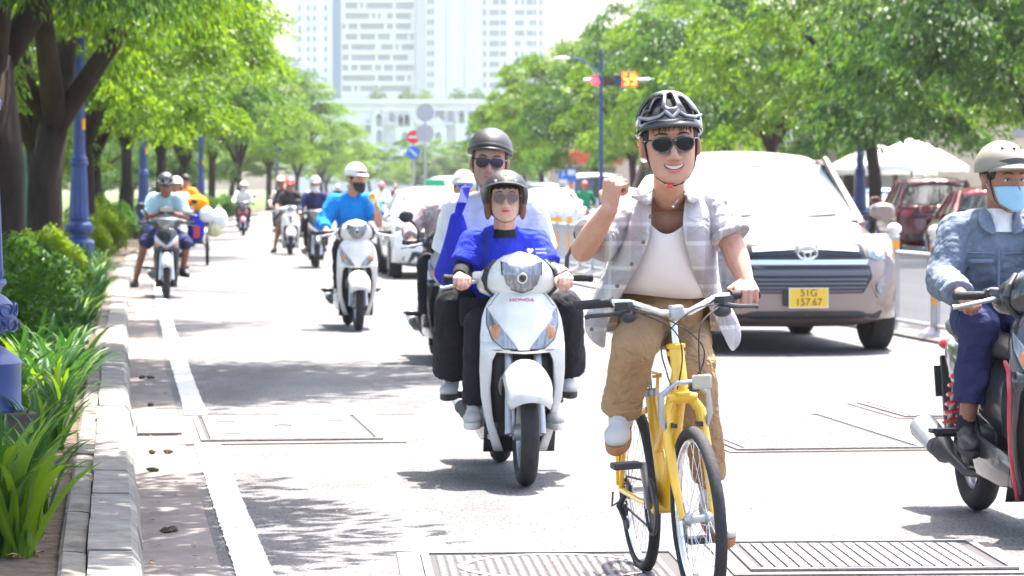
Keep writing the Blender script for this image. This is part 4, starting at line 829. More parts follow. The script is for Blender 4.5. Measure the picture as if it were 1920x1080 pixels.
def hand(b, wr, d, n, side, curl=(60, 75, 45), sc=1.0, thumb='side'):
    """palm from the wrist along d, palm facing n; side +1 puts the thumb on the d x n side"""
    d = Vector(d).normalized(); n = Vector(n); n = (n-d*n.dot(d)).normalized(); a = d.cross(n)*side; wr = Vector(wr)
    kn = []
    for i in range(4):
        s = (1.5-i)*.0205*sc; k = wr+d*(.082-(0, -.003, .0, .008)[i])*sc+a*s; kn.append(k); b.cap_(wr+d*.012*sc+a*s*.55, k, .015*sc, .0105*sc, 8)
    for i, k in enumerate(kn):
        L = (.040, .045, .042, .033)[i]*sc; p = k; ang = 0
        for j, c in enumerate(curl):
            ang += R(c); dd = d*math.cos(ang)+n*math.sin(ang); l = L*(1, .62, .52)[j]; q = p+dd*l; b.cap_(p, q, (.0090, .0082, .0074)[j]*sc, (.0082, .0074, .0062)[j]*sc, 8); p = q
    p = wr+d*.018*sc+a*.022*sc; q = p+(d*.55+a*.75+n*.25).normalized()*.04*sc
    r = q+((d*.75+n*.65-a*.1).normalized() if thumb == 'side' else (n*.9-a*.5+d*.3).normalized())*.032*sc; e = r+((n*.7-a*.5+d*.25).normalized())*.025*sc
    b.cap_(p, q, .016*sc, .0125*sc, 8); b.cap_(q, r, .0115*sc, .010*sc, 8); b.cap_(r, e, .0098*sc, .0075*sc, 8)
HT = [(-.121, .006, .074, -.060), (-.117, .026, .088, -.040), (-.108, .041, .095, -.020), (-.095, .054, .0975, .0), (-.078, .0635, .0955, .028), (-.055, .0690, .0935, .05), (-.035, .0715, .092, .068), (-.010, .0745, .0905, .086), (.015, .0755, .0905, .098), (.036, .0765, .0935, .105), (.060, .0765, .0915, .108), (.085, .071, .080, .101), (.105, .057, .061, .083), (.119, .036, .037, .056), (.127, .008, .008, .02)]
_hz = np.array([h[0] for h in HT]); _hw, _hf, _hb = (np.array([h[k] for h in HT]) for k in (1, 2, 3))
def head_ctr(z):
    w_, f, b_ = (float(np.interp(z, _hz, q)) for q in (_hw, _hf, _hb)); c = (b_-f)/2 if z > -.06 else -f+w_*1.05 if -f+w_*1.05 < (b_-f)/2 else (b_-f)/2; return w_, f, b_, c
def bumps(x, z):
    g = lambda x0, z0, sx, sz, a: a*math.exp(-((x-x0)/sx)**2-((z-z0)/sz)**2); d = 0
    for s in (-1, 1): d += g(s*.032, .004, .014, .010, .0085)+g(s*.045, -.036, .018, .017, -.006)+g(s*.028, .029, .020, .008, -.003)
    for s in (-1, 1):
        for q in (0, .33, .66, 1): d += g(s*(.021+.015*q), -.046-.028*q, .006, .007, .0022)
    return d+g(0, -.068, .026, .016, -.006)+g(0, -.090, .020, .006, .0045)+g(0, -.106, .018, .011, -.004)
def face_y(x, z):
    w_, f, b_, c = head_ctr(z); q = min(.999, abs(x)/w_); return c-(f+c)*(1-q**2.35)**(1/2.35)+bumps(x, z)
def head_prims(b, H):
    def E(c, r, rot=None):
        m = MB(); m.ell(c, r, rot); m.xf(H); b.add(m.v, m.f)
    def C(p, q, r0, r1):
        s = H.to_scale()[0]; b.cap_(H @ Vector(p), H @ Vector(q), r0*s, r1*s, 10)
    rs = []
    for z in np.linspace(-.1208, .1268, 50):
        w_, f, b_, c = head_ctr(z); ring = []
        for k in range(56):
            t = 2*math.pi*k/56; sn, cs = math.sin(t), math.cos(t); n = 2.35 if cs > 0 else 2.1; x = w_*math.copysign(abs(sn)**(2/n), sn); u = math.copysign(abs(cs)**(2/n), cs)
            y = c-(f+c)*u if cs > 0 else c-(b_-c)*u
            if cs > 0: y += bumps(x, z)*min(1, cs*3)
            ring.append(H @ Vector((x, y, z)))
        rs.append(ring)
    b.rings(rs)
    for s in (-1, 1):
        E((s*.0815, .010, -.010), (.010, .021, .034), (.15, s*-.12, s*.45)); E((s*.084, .017, .008), (.008, .017, .017)); E((s*.0130, -.097, -.043), (.0105, .012, .009))
    C((0, -.088, .010), (0, -.108, -.034), .0085, .0112); E((0, -.108, -.040), (.0125, .012, .0105))
def head_mat(pos, pitch=0, yaw=0, roll=0, s=1.0):
    return Matrix.Translation(pos) @ Euler((pitch, roll, yaw), 'YXZ').to_matrix().to_4x4() @ Matrix.Scale(s, 4)
def lobes(side): return -1 if side == 'R' else 1
def torso_axes(J):
    z = (J['neck']-J['pel']).normalized(); x = (J['shL']-J['shR']).normalized(); y = z.cross(x).normalized(); x = y.cross(z).normalized(); return mat3(x, y, z)
def torso(b, J, g=0., belly=1.0, shw=.062, low=1.0):
    m = torso_axes(J); P, C_, N = J['pel'], J['chest'], J['neck']
    b.ell(P+(C_-P)*.12, (.150+g, .112*belly+g, .115*low+g), m); b.ell(P.lerp(C_, .55), (.138+g, .105*belly+g, .15+g), m); b.ell(C_+(N-C_)*.05, (.152+g, .108+g, .165+g), m); b.ell(C_.lerp(N, .5), (.14+g, .088+g, .09+g), m)
    for s in ('R', 'L'):
        sh = J['sh'+s]; b.cap_(N-(N-C_)*.08, sh, .048+g*.6, shw+g*.7); b.cap_(C_.lerp(N, .3)+(sh-N)*.35, sh, .085+g*.5, shw+g*.7)
def shoe(t, name, an, toe, up_m, sole_m, w_=.047, L=.27, laces=None):
    an = Vector(an); toe = Vector(toe); d = (toe-an); f = Vector((d.x, d.y, 0)); f = (f.normalized() if f.length > 1e-4 else Vector((0, -1, 0)))
    pit = math.atan2(-(d.z+.06), max(.05, Vector((d.x, d.y)).length)) if True else 0
    pit = max(-.5, min(1.0, pit)); a = f.cross(Vector((0, 0, 1))); F = f*math.cos(pit)-Vector((0, 0, 1))*math.sin(pit); U = a.cross(F).normalized()
    M = mat3(a, F, U).to_4x4(); M.translation = an-U*.075-F*.05
    b = MB(); b.ell((0, .17, .035), (w_, .085, .036)); b.ell((0, .06, .045), (w_*.88, .10, .045)); b.ell((0, .0, .05), (w_*.78, .05, .055)); b.ell((0, .03, .085), (w_*.72, .05, .035)); b.ell((0, .10, .06), (w_*.7, .07, .035)); b.xf(M)
    o = b.blob(name, up_m, t, .005, 3)
    b = MB(); rs = []
    for h, g in ((-.012, .95), (-.008, 1.05), (.014, 1.07), (.020, 1.0)):
        rs.append([Vector((g*x, .1+(y-.1)*(1+(g-1)*.4), h)) for x, y in [(w_*.80*math.cos(q), -.055) if False else (w_*(.78+.26*max(0, min(1, (math.sin(q)+.3))))*math.cos(q), .10+.158*math.sin(q)) for q in np.linspace(0, 2*math.pi, 25)[:-1]]])
    b.rings(rs); b.xf(M); b.obj('sole', sole_m, o)
    if laces:
        b = MB()
        for k in range(5): b.tube([M @ Vector((-.022, .075+k*.018, .093-k*.006)), M @ Vector((0, .08+k*.018, .099-k*.006)), M @ Vector((.022, .072+k*.018, .093-k*.006))], .0035, 5)
        b.obj('laces', laces, o)
    return o
def dome(b, rad, c, rim, n=40, nr=12, skip=None, top=.02):
    rows = []
    for j in range(nr+1):
        row = []
        for i in range(n):
            th = 2*math.pi*i/n; zr = rim(th); ph = top+(math.acos(max(-1, min(1, zr/rad[2])))-top)*j/nr
            row.append((c[0]+rad[0]*math.sin(ph)*math.sin(th), c[1]-rad[1]*math.sin(ph)*math.cos(th), c[2]+rad[2]*math.cos(ph)))
        rows.append(row)
    vs = [p for r in rows for p in r]; fs = []
    for j in range(nr):
        for i in range(n):
            if skip and skip(i, j): continue
            k = (i+1) % n; fs.append((j*n+i, j*n+k, (j+1)*n+k, (j+1)*n+i))
    if not skip: fs.append(tuple(range(n)))
    return b.add(vs, fs)
def placed(o, H): o.matrix_local = H; return o
def peak(b, rad, c, z0, L, half=1.15, drop=.02, n=18):
    top = []
    for q, dz, g in ((0, .004, 1.0), (L*.5, -drop*.3, 1.0), (L, -drop, .97)):
        top.append([(c[0]+rad[0]*g*math.sin(t)*(1+q*1.2*math.cos(t)), c[1]-(rad[1]*math.cos(t)+q*max(0, math.cos(t*math.pi/2/half*.98))), c[2]+z0+dz*1.0-.018*(t/half)**2) for t in np.linspace(-half, half, n+1)])
    b.grid(top)
def helmet(t, H, kind, m, m2=None, lod=1):
    cz = .045; c = (0, .012, cz); 
    if kind == 'cycle':
        rad = (.097, .122, .108); rim = lambda th: .022-.050*(1-math.cos(th))*.5-.022*math.sin(th)**2
        vent = lambda i, j: (j in (4, 5, 6, 7) and i % 8 in (0,) and i not in (0,)) or (j in (3, 4, 5, 6, 7, 8) and i in (0, 39)) or (j in (5, 6, 7, 8) and i in (3, 4, 35, 36)) or (j in (9, 10) and i in (2, 3, 4, 5, 6, 37, 36, 35, 34, 33)) or (j in (4, 5, 6, 7, 8) and i in (9, 10, 15, 16, 24, 25, 30, 31))
        b = MB(); dome(b, rad, c, rim, skip=vent, nr=13); o = placed(b.obj('helmet', m, t, 180, solid=.012, sub=1), H)
        b = MB(); dome(b, tuple(k-.012 for k in rad), c, rim); b.obj('liner', M_FOAM, o, 180)
        b = MB(); peak(b, rad, c, .022, .030, 1.25, .014); b.obj('peak', M_MATB, o, 60, solid=.006)
        for s in (-1, 1): MB().tube([(s*.018, -.108, .098), (s*.04, -.104, .082), (s*.07, -.078, .076), (s*.094, -.03, .080)], [.004, .005, .006, .005], 6).obj('brow_strip', mat('grey_strip', (.22, .22, .24), .25, .2, .5, .6), o)
        for s in (-1, 1): MB().tube([(0, -.122, .078), (s*.022, -.110, .098)], .0055, 6).obj('nose_strip', mat('grey_strip', (.22, .22, .24), .25, .2, .5, .6), o)
        MB().tube([(-.093, .02, .004), (-.090, .045, -.004)], .004, 6).obj('rim_tab', M_ORG, o)
    elif kind == 'half':
        rad = (.094, .116, .104); rim = lambda th: .018-.028*(1-math.cos(th))*.5-.018*math.sin(th)**2
        b = MB(); dome(b, rad, c, rim); o = placed(b.obj('helmet', m, t, 180, solid=.014), H)
        b = MB(); peak(b, rad, c, .016, .045 if not m2 else .055, 1.2, .012); b.obj('peak', m, o, 60, solid=.007)
        if m2:
            b = MB(); b.rings([[(c[0]+(rad[0]+.004)*math.sin(k*math.pi/20)*q, c[1]-(rad[1]+.005)*math.cos(k*math.pi/20)*q, cz+rim(k*math.pi/20)+h) for k in range(40)] for h, q in ((.006, 1.0), (.028, .98))], False); b.obj('band', m2, o, 60)
        for k in range(3 if lod else 0): MB().ell(((k-1)*.04, -.085+.02*abs(k-1)+.015, .128), (.007, .009, .004)).obj('vent', M_FOAM, o)
    elif kind == 'skate':
        rad = (.099, .122, .108); rim = lambda th: .030-.045*(1-math.cos(th))*.5-.010*math.sin(th)**2
        b = MB(); dome(b, rad, c, rim); o = placed(b.obj('helmet', m, t, 180, solid=.014), H)
        b = MB(); b.rings([[(c[0]+(rad[0]+.005)*math.sin(k*math.pi/20), c[1]-(rad[1]+.006)*math.cos(k*math.pi/20), cz+rim(k*math.pi/20)+h) for k in range(40)] for h in (-.006, .016)], False); b.obj('rim', M_MATB, o, 60, solid=.006)
        b = MB(); peak(b, rad, c, .026, .028, 1.15, .010); b.obj('peak', M_MATB, o, 60, solid=.006)
        for s in (-1, 0, 1): MB().ell((s*.035, -.06, .132-.006*abs(s)), (.007, .009, .004), (.5, 0, 0)).obj('vent', M_FOAM, o)
    else:
        rad = (.115, .132, .122); c = (0, .012, .025)
        def rim(th):
            a = abs((th+math.pi) % (2*math.pi)-math.pi); return .042 if a < .85 else .042-.165*min(1, (a-.85)/.35) if a < 2.2 else -.123+.03*(a-2.2)
        b = MB(); dome(b, rad, c, lambda th: max(-.118, rim(th)), 56, 14); o = placed(b.obj('helmet', m, t, 180, solid=.012), H)
        b = MB(); dome(b, tuple(k-.014 for k in rad), c, lambda th: max(-.105, rim(th)), 56, 14); b.obj('liner', m2 or M_FOAM, o, 180, solid=.008)
        b = MB(); peak(b, rad, c, .048, .05, 1.05, .006); b.obj('peak', m, o, 60, solid=.006)
        for s in (-1, 1):
            MB().ell((s*.088, -.012, -.045), (.02, .038, .06)).obj('cheek_pad', m2 or M_FOAM, o)
        for k in range(3 if lod else 0): MB().lathe([(.001, -.004), (.007, -.003), (.008, 0)], ((k-1)*.05, -.115+.012*abs(k-1), .085), 10, 'y').obj('stud', M_CHROME, o)
    return o
def glasses(t, H, lens_m, frame_m=None, rx=.0295, rz=.0255, y=-.106, z=.000):
    frame_m = frame_m or M_GLOSSB; b = MB()
    def gl(s, a, q): return s*.033+rx*q*math.cos(a)*(1+.07*math.sin(a)), z+rz*q*(math.sin(a) if math.sin(a) < 0 else .74*math.sin(a)**.75)
    for s in (-1, 1):
        b.tube([(X, y+.010*(abs(X)/.05)**2, Z) for X, Z in [gl(s, a, 1.0) for a in np.linspace(0, 2*math.pi, 25)]], .0026, 6); b.tube([(s*.061, y+.014, z+.012), (s*.075, y+.032, z+.012), (s*.0805, -.03, z+.008), (s*.083, .02, z-.0)], .0024, 6)
    b.tube([(-.009, y-.001, z+.008), (0, y-.004, z+.012), (.009, y-.001, z+.008)], .003, 6); o = placed(b.obj('sunglasses', frame_m, t), H)
    for s in (-1, 1):
        b = MB(); b.rings([[(X, y+.010*(abs(X)/.05)**2-.003*(1-q), Z) for X, Z in [gl(s, a, q) for a in np.linspace(0, 2*math.pi, 25)[:-1]]] for q in (.98, .6, .05)]); b.obj('lens', lens_m, o)
def mask_(t, H, m):
    b = MB(); rows = []
    for i in range(9):
        v = i/8; row = []
        for j in range(-8, 9):
            u = j/8; th = u*1.25; z = (-.020-.102*v)*(1-abs(u)**2*.35)-.012*abs(u)**2; w_, f, bk_, c_ = head_ctr(max(-.108, z)); nose = .020*math.exp(-(th/.42)**2)*math.exp(-((v-.22)/.30)**2)
            row.append(((w_+.004)*math.sin(th)*1.0, c_-(f+c_+.006)*math.cos(th)**.75-nose-.0016*math.sin(v*24)*(1-abs(u)), z))
        rows.append(row)
    b.grid(rows); o = placed(b.obj('face_mask', m, t, 180, solid=.003), H)
    for s in (-1, 1): MB().tube([(s*.082, -.02, -.03), (s*.084, .0, -.005), (s*.082, .018, .01)], .0018, 5).obj('ear_loop', m, o)
def chin_strap(t, H, m=None, buckle=None):
    b = MB()
    for s in (-1, 1): b.tube([(s*.079, -.020, .03), (s*.0765, -.026, -.01), (s*.0725, -.034, -.045), (s*.063, -.040, -.078), (s*.046, -.052, -.104), (s*.022, -.070, -.121), (0, -.078, -.126)], .0038, 6, True, .5)
    o = placed(b.obj('chin_strap', m or M_STRAP, t), H)
    if buckle: MB().box((-.016, -.078, -.125), (.020, .012, .012), (0, .2, .3)).obj('buckle', buckle, o, bevel=.002)
def face(t, H, smile=False, lips=None, brows=True, mouth=True, eyes=True):
    if mouth:
        lm_ = lips or M_LIP; P = lambda x, z, o: (x, face_y(x, z)-o, z)
        if smile:
            xs = np.linspace(-.0305, .0305, 11); uz = [-.0665+6.0*x*x for x in xs]; lz_ = [-.0800+16*x*x for x in xs*.96]; lz_ = [min(a, c) for a, c in zip(lz_, [u+.0005 for u in uz])]
            MB().grid([[P(x, z, .0012) for x, z in zip(xs, uz)], [P(x, (z+q)/2, .0012) for x, z, q in zip(xs, uz, lz_)], [P(x, q, .0012) for x, q in zip(xs, lz_)]]).obj('mouth', M_MOUTH, t, 0).matrix_local = H
            MB().grid([[P(x*.9, z, .0022) for x, z in zip(xs, uz)], [P(x*.88, z+(q-z)*.72, .0022) for x, z, q in zip(xs, uz, lz_)]]).obj('teeth', M_TEETH, t, 60).matrix_local = H
            b = MB(); b.tube([P(x, z+.0015, .0012) for x, z in zip(xs, uz)], [.0008, .0018, .0024, .0028, .003, .0027, .003, .0028, .0024, .0018, .0008], 6); b.tube([P(x, z-.0022, .0012) for x, z in zip(xs, lz_)], [.0008, .002, .003, .0038, .0043, .0045, .0043, .0038, .003, .002, .0008], 6); b.obj('lips', lm_, t).matrix_local = H
        else:
            b = MB(); xs = np.linspace(-.023, .023, 9); b.tube([P(x, -.0655-1.5*x*x, .0008) for x in xs], [.0008, .0018, .0026, .0032, .0026, .0032, .0026, .0018, .0008], 6); b.tube([P(x, -.0715+6.0*x*x, .0008) for x in xs], [.0008, .002, .0034, .0042, .0044, .0042, .0034, .002, .0008], 6); b.obj('lips', lm_, t).matrix_local = H
    for s in (-1, 1):
        if brows: MB().tube([(s*x, face_y(s*x, z)-.0005, z) for x, z in ((.013, .0265), (.026, .0305), (.040, .031), (.053, .025))], [.0016, .0032, .003, .0012], 6).obj('eyebrow', M_HAIR, t).matrix_local = H
        if eyes:
            yc = face_y(s*.032, .002)+.002; e = MB().ell((s*.032, yc, .002), (.0145, .005, .0056)).obj('eye', M_TEETH, t); e.matrix_local = H; MB().ell((s*.032, yc-.0042, .0025), (.0058, .0022, .0053)).obj('iris', M_EYE, e); MB().tube([(s*x, face_y(s*x, z)-.0012, z) for x, z in ((.017, .002), (.026, .0085), (.038, .0085), (.047, .003))], .0016, 5).obj('eyelid', M_HAIR, e)
def hair(t, H, front=.055, back=-.06, strands=False):
    b = MB(); rad = (.0815, .104, .092); dome(b, rad, (0, .008, .040), lambda th: (front if abs((th+math.pi) % (2*math.pi)-math.pi) < .95 else back if abs((th+math.pi) % (2*math.pi)-math.pi) > 1.5 else -.0)-.040+.004*math.sin(th*17), 48, 10)
    o = placed(b.obj('hair', M_HAIR, t, 180, solid=.008), H)
    if strands:
        b = MB(); g = random.Random(4)
        for k in range(46):
            x = g.uniform(-.062, .062); z0 = front+.012; L = g.uniform(.010, .026)*(1+abs(x)*9); dx = g.uniform(-.010, .010)
            P = lambda u: (x+dx*u*u, face_y(max(-.074, min(.074, x+dx*u*u)), z0-L*u)-.0015-.003*math.sin(u*2.6), z0-L*u)
            b.tube([P(0), P(.4), P(.75), P(1)], [.0016, .0015, .0011, .0004], 5)
        b.obj('fringe', M_HAIR, o)['kind'] = 'stuff'
def human(label, J, loc=(0, 0, 0), rz=0, skin=None, vox=.008, head=(0, 0, 0, 1.0), group=None, belly=1.0, sh=None, pants=None, shoes=None, hands=True, arm=1.0, sc=1.0, fold=.012, tg=-.006):
    """one continuous skinned body; clothes are children"""
    t = thing('person', label, 'person', loc, rz, group); skin = skin or M_SKIN; J = {k: (Vector(v) if k[:4] != 'hand' else v) for k, v in J.items()}
    H = head_mat(J['head'], *head); b = MB(); head_prims(b, H); torso(b, J, tg, belly, .062+(tg+.006))
    b.cap_(J['neck'], H @ Vector((0, .022, -.06)), .056, .056)
    for s in ('R', 'L'):
        q = lobes(s); b.cap_(J['sh'+s], J['el'+s], .050*arm, .040*arm); b.cap_(J['el'+s], J['el'+s].lerp(J['wr'+s], .35), .041*arm, .041*arm); b.cap_(J['el'+s].lerp(J['wr'+s], .35), J['wr'+s], .041*arm, .027*arm)
        if 'hand'+s in J and hands:
            h = J['hand'+s]; hand(b, J['wr'+s], h['d'], h['n'], h.get('side', 1), h.get('curl', (60, 75, 45)), h.get('sc', 1.0), h.get('thumb', 'side'))
        b.cap_(J['hip'+s], J['kn'+s], .078, .052); b.cap_(J['kn'+s], J['kn'+s].lerp(J['an'+s], .35), .052, .053); b.cap_(J['kn'+s].lerp(J['an'+s], .35), J['an'+s], .053, .034)
        b.cap_(J['an'+s]-Vector((0, 0, .012)), J['an'+s].lerp(J['toe'+s], .62)-Vector((0, 0, .004)), .030, .018)
    b.blob('body', skin, t, vox, 2 if vox < .007 else 4)
    if sh:
        b = MB(); g = sh.get('g', .014); torso(b, J, g, belly*sh.get('belly', 1.0), .064, 1.0 if sh.get('out', True) else .6)
        for s in ('R', 'L'):
            A, E_, W = J['sh'+s], J['el'+s], J['wr'+s]; r0, r1, r2 = sh.get('r', (.078, .062, .05)); f = sh.get('len', .75)
            if sh.get('bare') == s: f = .7
            if f <= 1: b.cap_(A, A.lerp(E_, f*.5), r0, r1+.008); b.tube([A.lerp(E_, f*.3), A.lerp(E_, f*.7), A.lerp(E_, f)], [r0, r1+.006, r1+.008], 14)
            else: b.cap_(A, E_, r0, r1); b.cap_(E_, E_.lerp(W, .4), r1, (r1+r2)/2); b.tube([E_, E_.lerp(W, (f-1)*.6), E_.lerp(W, f-1)], [r1, (r1+r2)/2, r2], 14)
        if sh.get('collar', 1): b.tube([J['neck']-(J['neck']-J['chest'])*.12, J['neck']+(J['head']-J['neck'])*.12], [.082, .068], 16)
        b.blob('shirt', sh['m'], t, vox*1.1, 3, fold)
    if pants:
        b = MB(); m = torso_axes(J); g = pants.get('g', .014); b.ell(J['pel'], (.152+g, .115*belly+g, .12), m); b.ell(J['pel']+(J['chest']-J['pel'])*.2, (.145+g, .108*belly+g, .10), m)
        for s in ('R', 'L'):
            f = pants.get('len', .9); r = pants.get('r', (.096, .074, .066)); b.cap_(J['hip'+s], J['kn'+s] if f > .05 else J['hip'+s].lerp(J['kn'+s], 1+f), r[0], r[1])
            b.cap_(J['pel']+Vector((0, -.02, -.03)), J['hip'+s].lerp(J['kn'+s], .35), .10, r[0])
            if f > .05: b.tube([J['kn'+s], J['kn'+s].lerp(J['an'+s], f*.5), J['kn'+s].lerp(J['an'+s], f)], [r[1], (r[1]+r[2])/2, r[2]], 16)
            else: b.tube([J['hip'+s].lerp(J['kn'+s], .5), J['hip'+s].lerp(J['kn'+s], 1+f)], [r[0], r[1]+.02], 16)
        b.blob('trousers' if pants.get('len', .9) > .05 else 'shorts', pants['m'], t, vox*1.1, 3, fold)
    if shoes:
        for s in ('R', 'L'): shoe(t, shoes.get('name', 'shoe'), J['an'+s], J['toe'+s], shoes['m'], shoes['sole'], laces=shoes.get('laces'))
    return t, H
def ride_pose(**kw):
    J = dict(pel=(0, .14, .845), chest=(0, .07, 1.14), neck=(0, .04, 1.335), head=(0, .0, 1.50), shR=(-.165, .05, 1.29), shL=(.165, .05, 1.29), elR=(-.285, -.03, 1.08), elL=(.285, -.03, 1.08), wrR=(-.29, -.215, 1.005), wrL=(.29, -.215, 1.005),
             hipR=(-.09, .10, .845), hipL=(.09, .10, .845), knR=(-.17, -.30, .80), knL=(.17, -.30, .80), anR=(-.15, -.20, .375), anL=(.15, -.20, .375), toeR=(-.155, -.36, .315), toeL=(.155, -.36, .315),
             handR=dict(d=(0, -1, -.12), n=(0, 0, -1), side=1), handL=dict(d=(0, -1, -.12), n=(0, 0, -1), side=-1))
    J.update(kw); return J
# ------------------------------------------------------------------ cars
M_GLASS = mat('car_glass', (.03, .035, .04), .06, 0, .8, .6); M_WSH = mat('windscreen_glass', (.07, .10, .12), .03, .0, .5, 0)  # windscreen base is a little paler and bluer than the other car glass
M_GRL = mat('grille_black', (.02, .02, .024), .45); M_BRONZE = mat('champagne_metal', (.265, .205, .19), .32, .35, .5, .8, nz=.03, ns=2); M_YPL = mat('yellow_plate', (.80, .50, .04), .5); M_TAIL = mat('tail_lamp', (.5, .02, .02), .2, 0, .6, .8)
M_MAR = mat('maroon_metal', (.13, .012, .022), .28, .2, .5, .9); M_RC = mat('red_metal', (.24, .018, .028), .28, .2, .5, .9); M_BC = mat('blue_metal', (.08, .17, .42), .28, .2, .5, .9); M_WC = mat('white_car', (.78, .78, .78), .25, 0, .5, .9)
SPEC = dict(mpv=dict(L=4.7, hw=.915, zg=.22, zh=1.0, zw=1.15, zr=1.78, y0=1.12, y1=2.02, y2=4.25, y3=4.58, hwr=.66, hwb=.80, r=.335), suv=dict(L=4.45, hw=.90, zg=.24, zh=.98, zw=1.12, zr=1.68, y0=1.25, y1=2.0, y2=3.9, y3=4.32, hwr=.62, hwb=.80, r=.34),
            sedan=dict(L=4.4, hw=.86, zg=.18, zh=.86, zw=.98, zr=1.46, y0=1.15, y1=1.9, y2=3.1, y3=3.75, hwr=.56, hwb=.76, r=.31), van=dict(L=4.9, hw=.92, zg=.25, zh=1.0, zw=1.15, zr=2.0, y0=.5, y1=1.3, y2=4.75, y3=4.87, hwr=.80, hwb=.86, r=.33))
def ff(x, z, s, rear=False):
    hw = s['hw']; k = abs(x)/hw
    tz_ = lerp_table([(.2, .10), (.34, .02), (.6, 0), (.75, .012), (.88, .05), (.96, .11), (1.02, .2), (1.1, .34)], z+(1.0-s['zh']))[0] if not rear else lerp_table([(.2, .08), (.4, 0), (.6, 0), (.9, .03), (1.1, .08)], z)[0]
    return tz_+.09*k*k+(.42 if not rear else .16)*k**6
def fpatch(poly, off, m, name, parent, s, rear=False):
    b = MB(); cx = sum(p[0] for p in poly)/len(poly); cz = sum(p[1] for p in poly)/len(poly); rs = []
    dn = [(a[0]+(c[0]-a[0])*k/5, a[1]+(c[1]-a[1])*k/5) for a, c in zip(poly, poly[1:]+poly[:1]) for k in range(5)]
    for q in (1.0, .985, .66, .33, .03):
        o = off*(.3 if q == 1 else 1); r = []
        for x, z in dn:
            X, Z = cx+(x-cx)*q, cz+(z-cz)*q; y = ff(X, Z, s, rear)-o; r.append((X, s['L']-y if rear else y, Z))
        rs.append(r)
    b.rings(rs, False); return b.obj(name, m, parent, 50)
def bar(x0, z0, x1, z1, h): return [(x0, z0-h/2), (x1, z1-h/2), (x1, z1+h/2), (x0, z0+h/2)]
CARM = {}
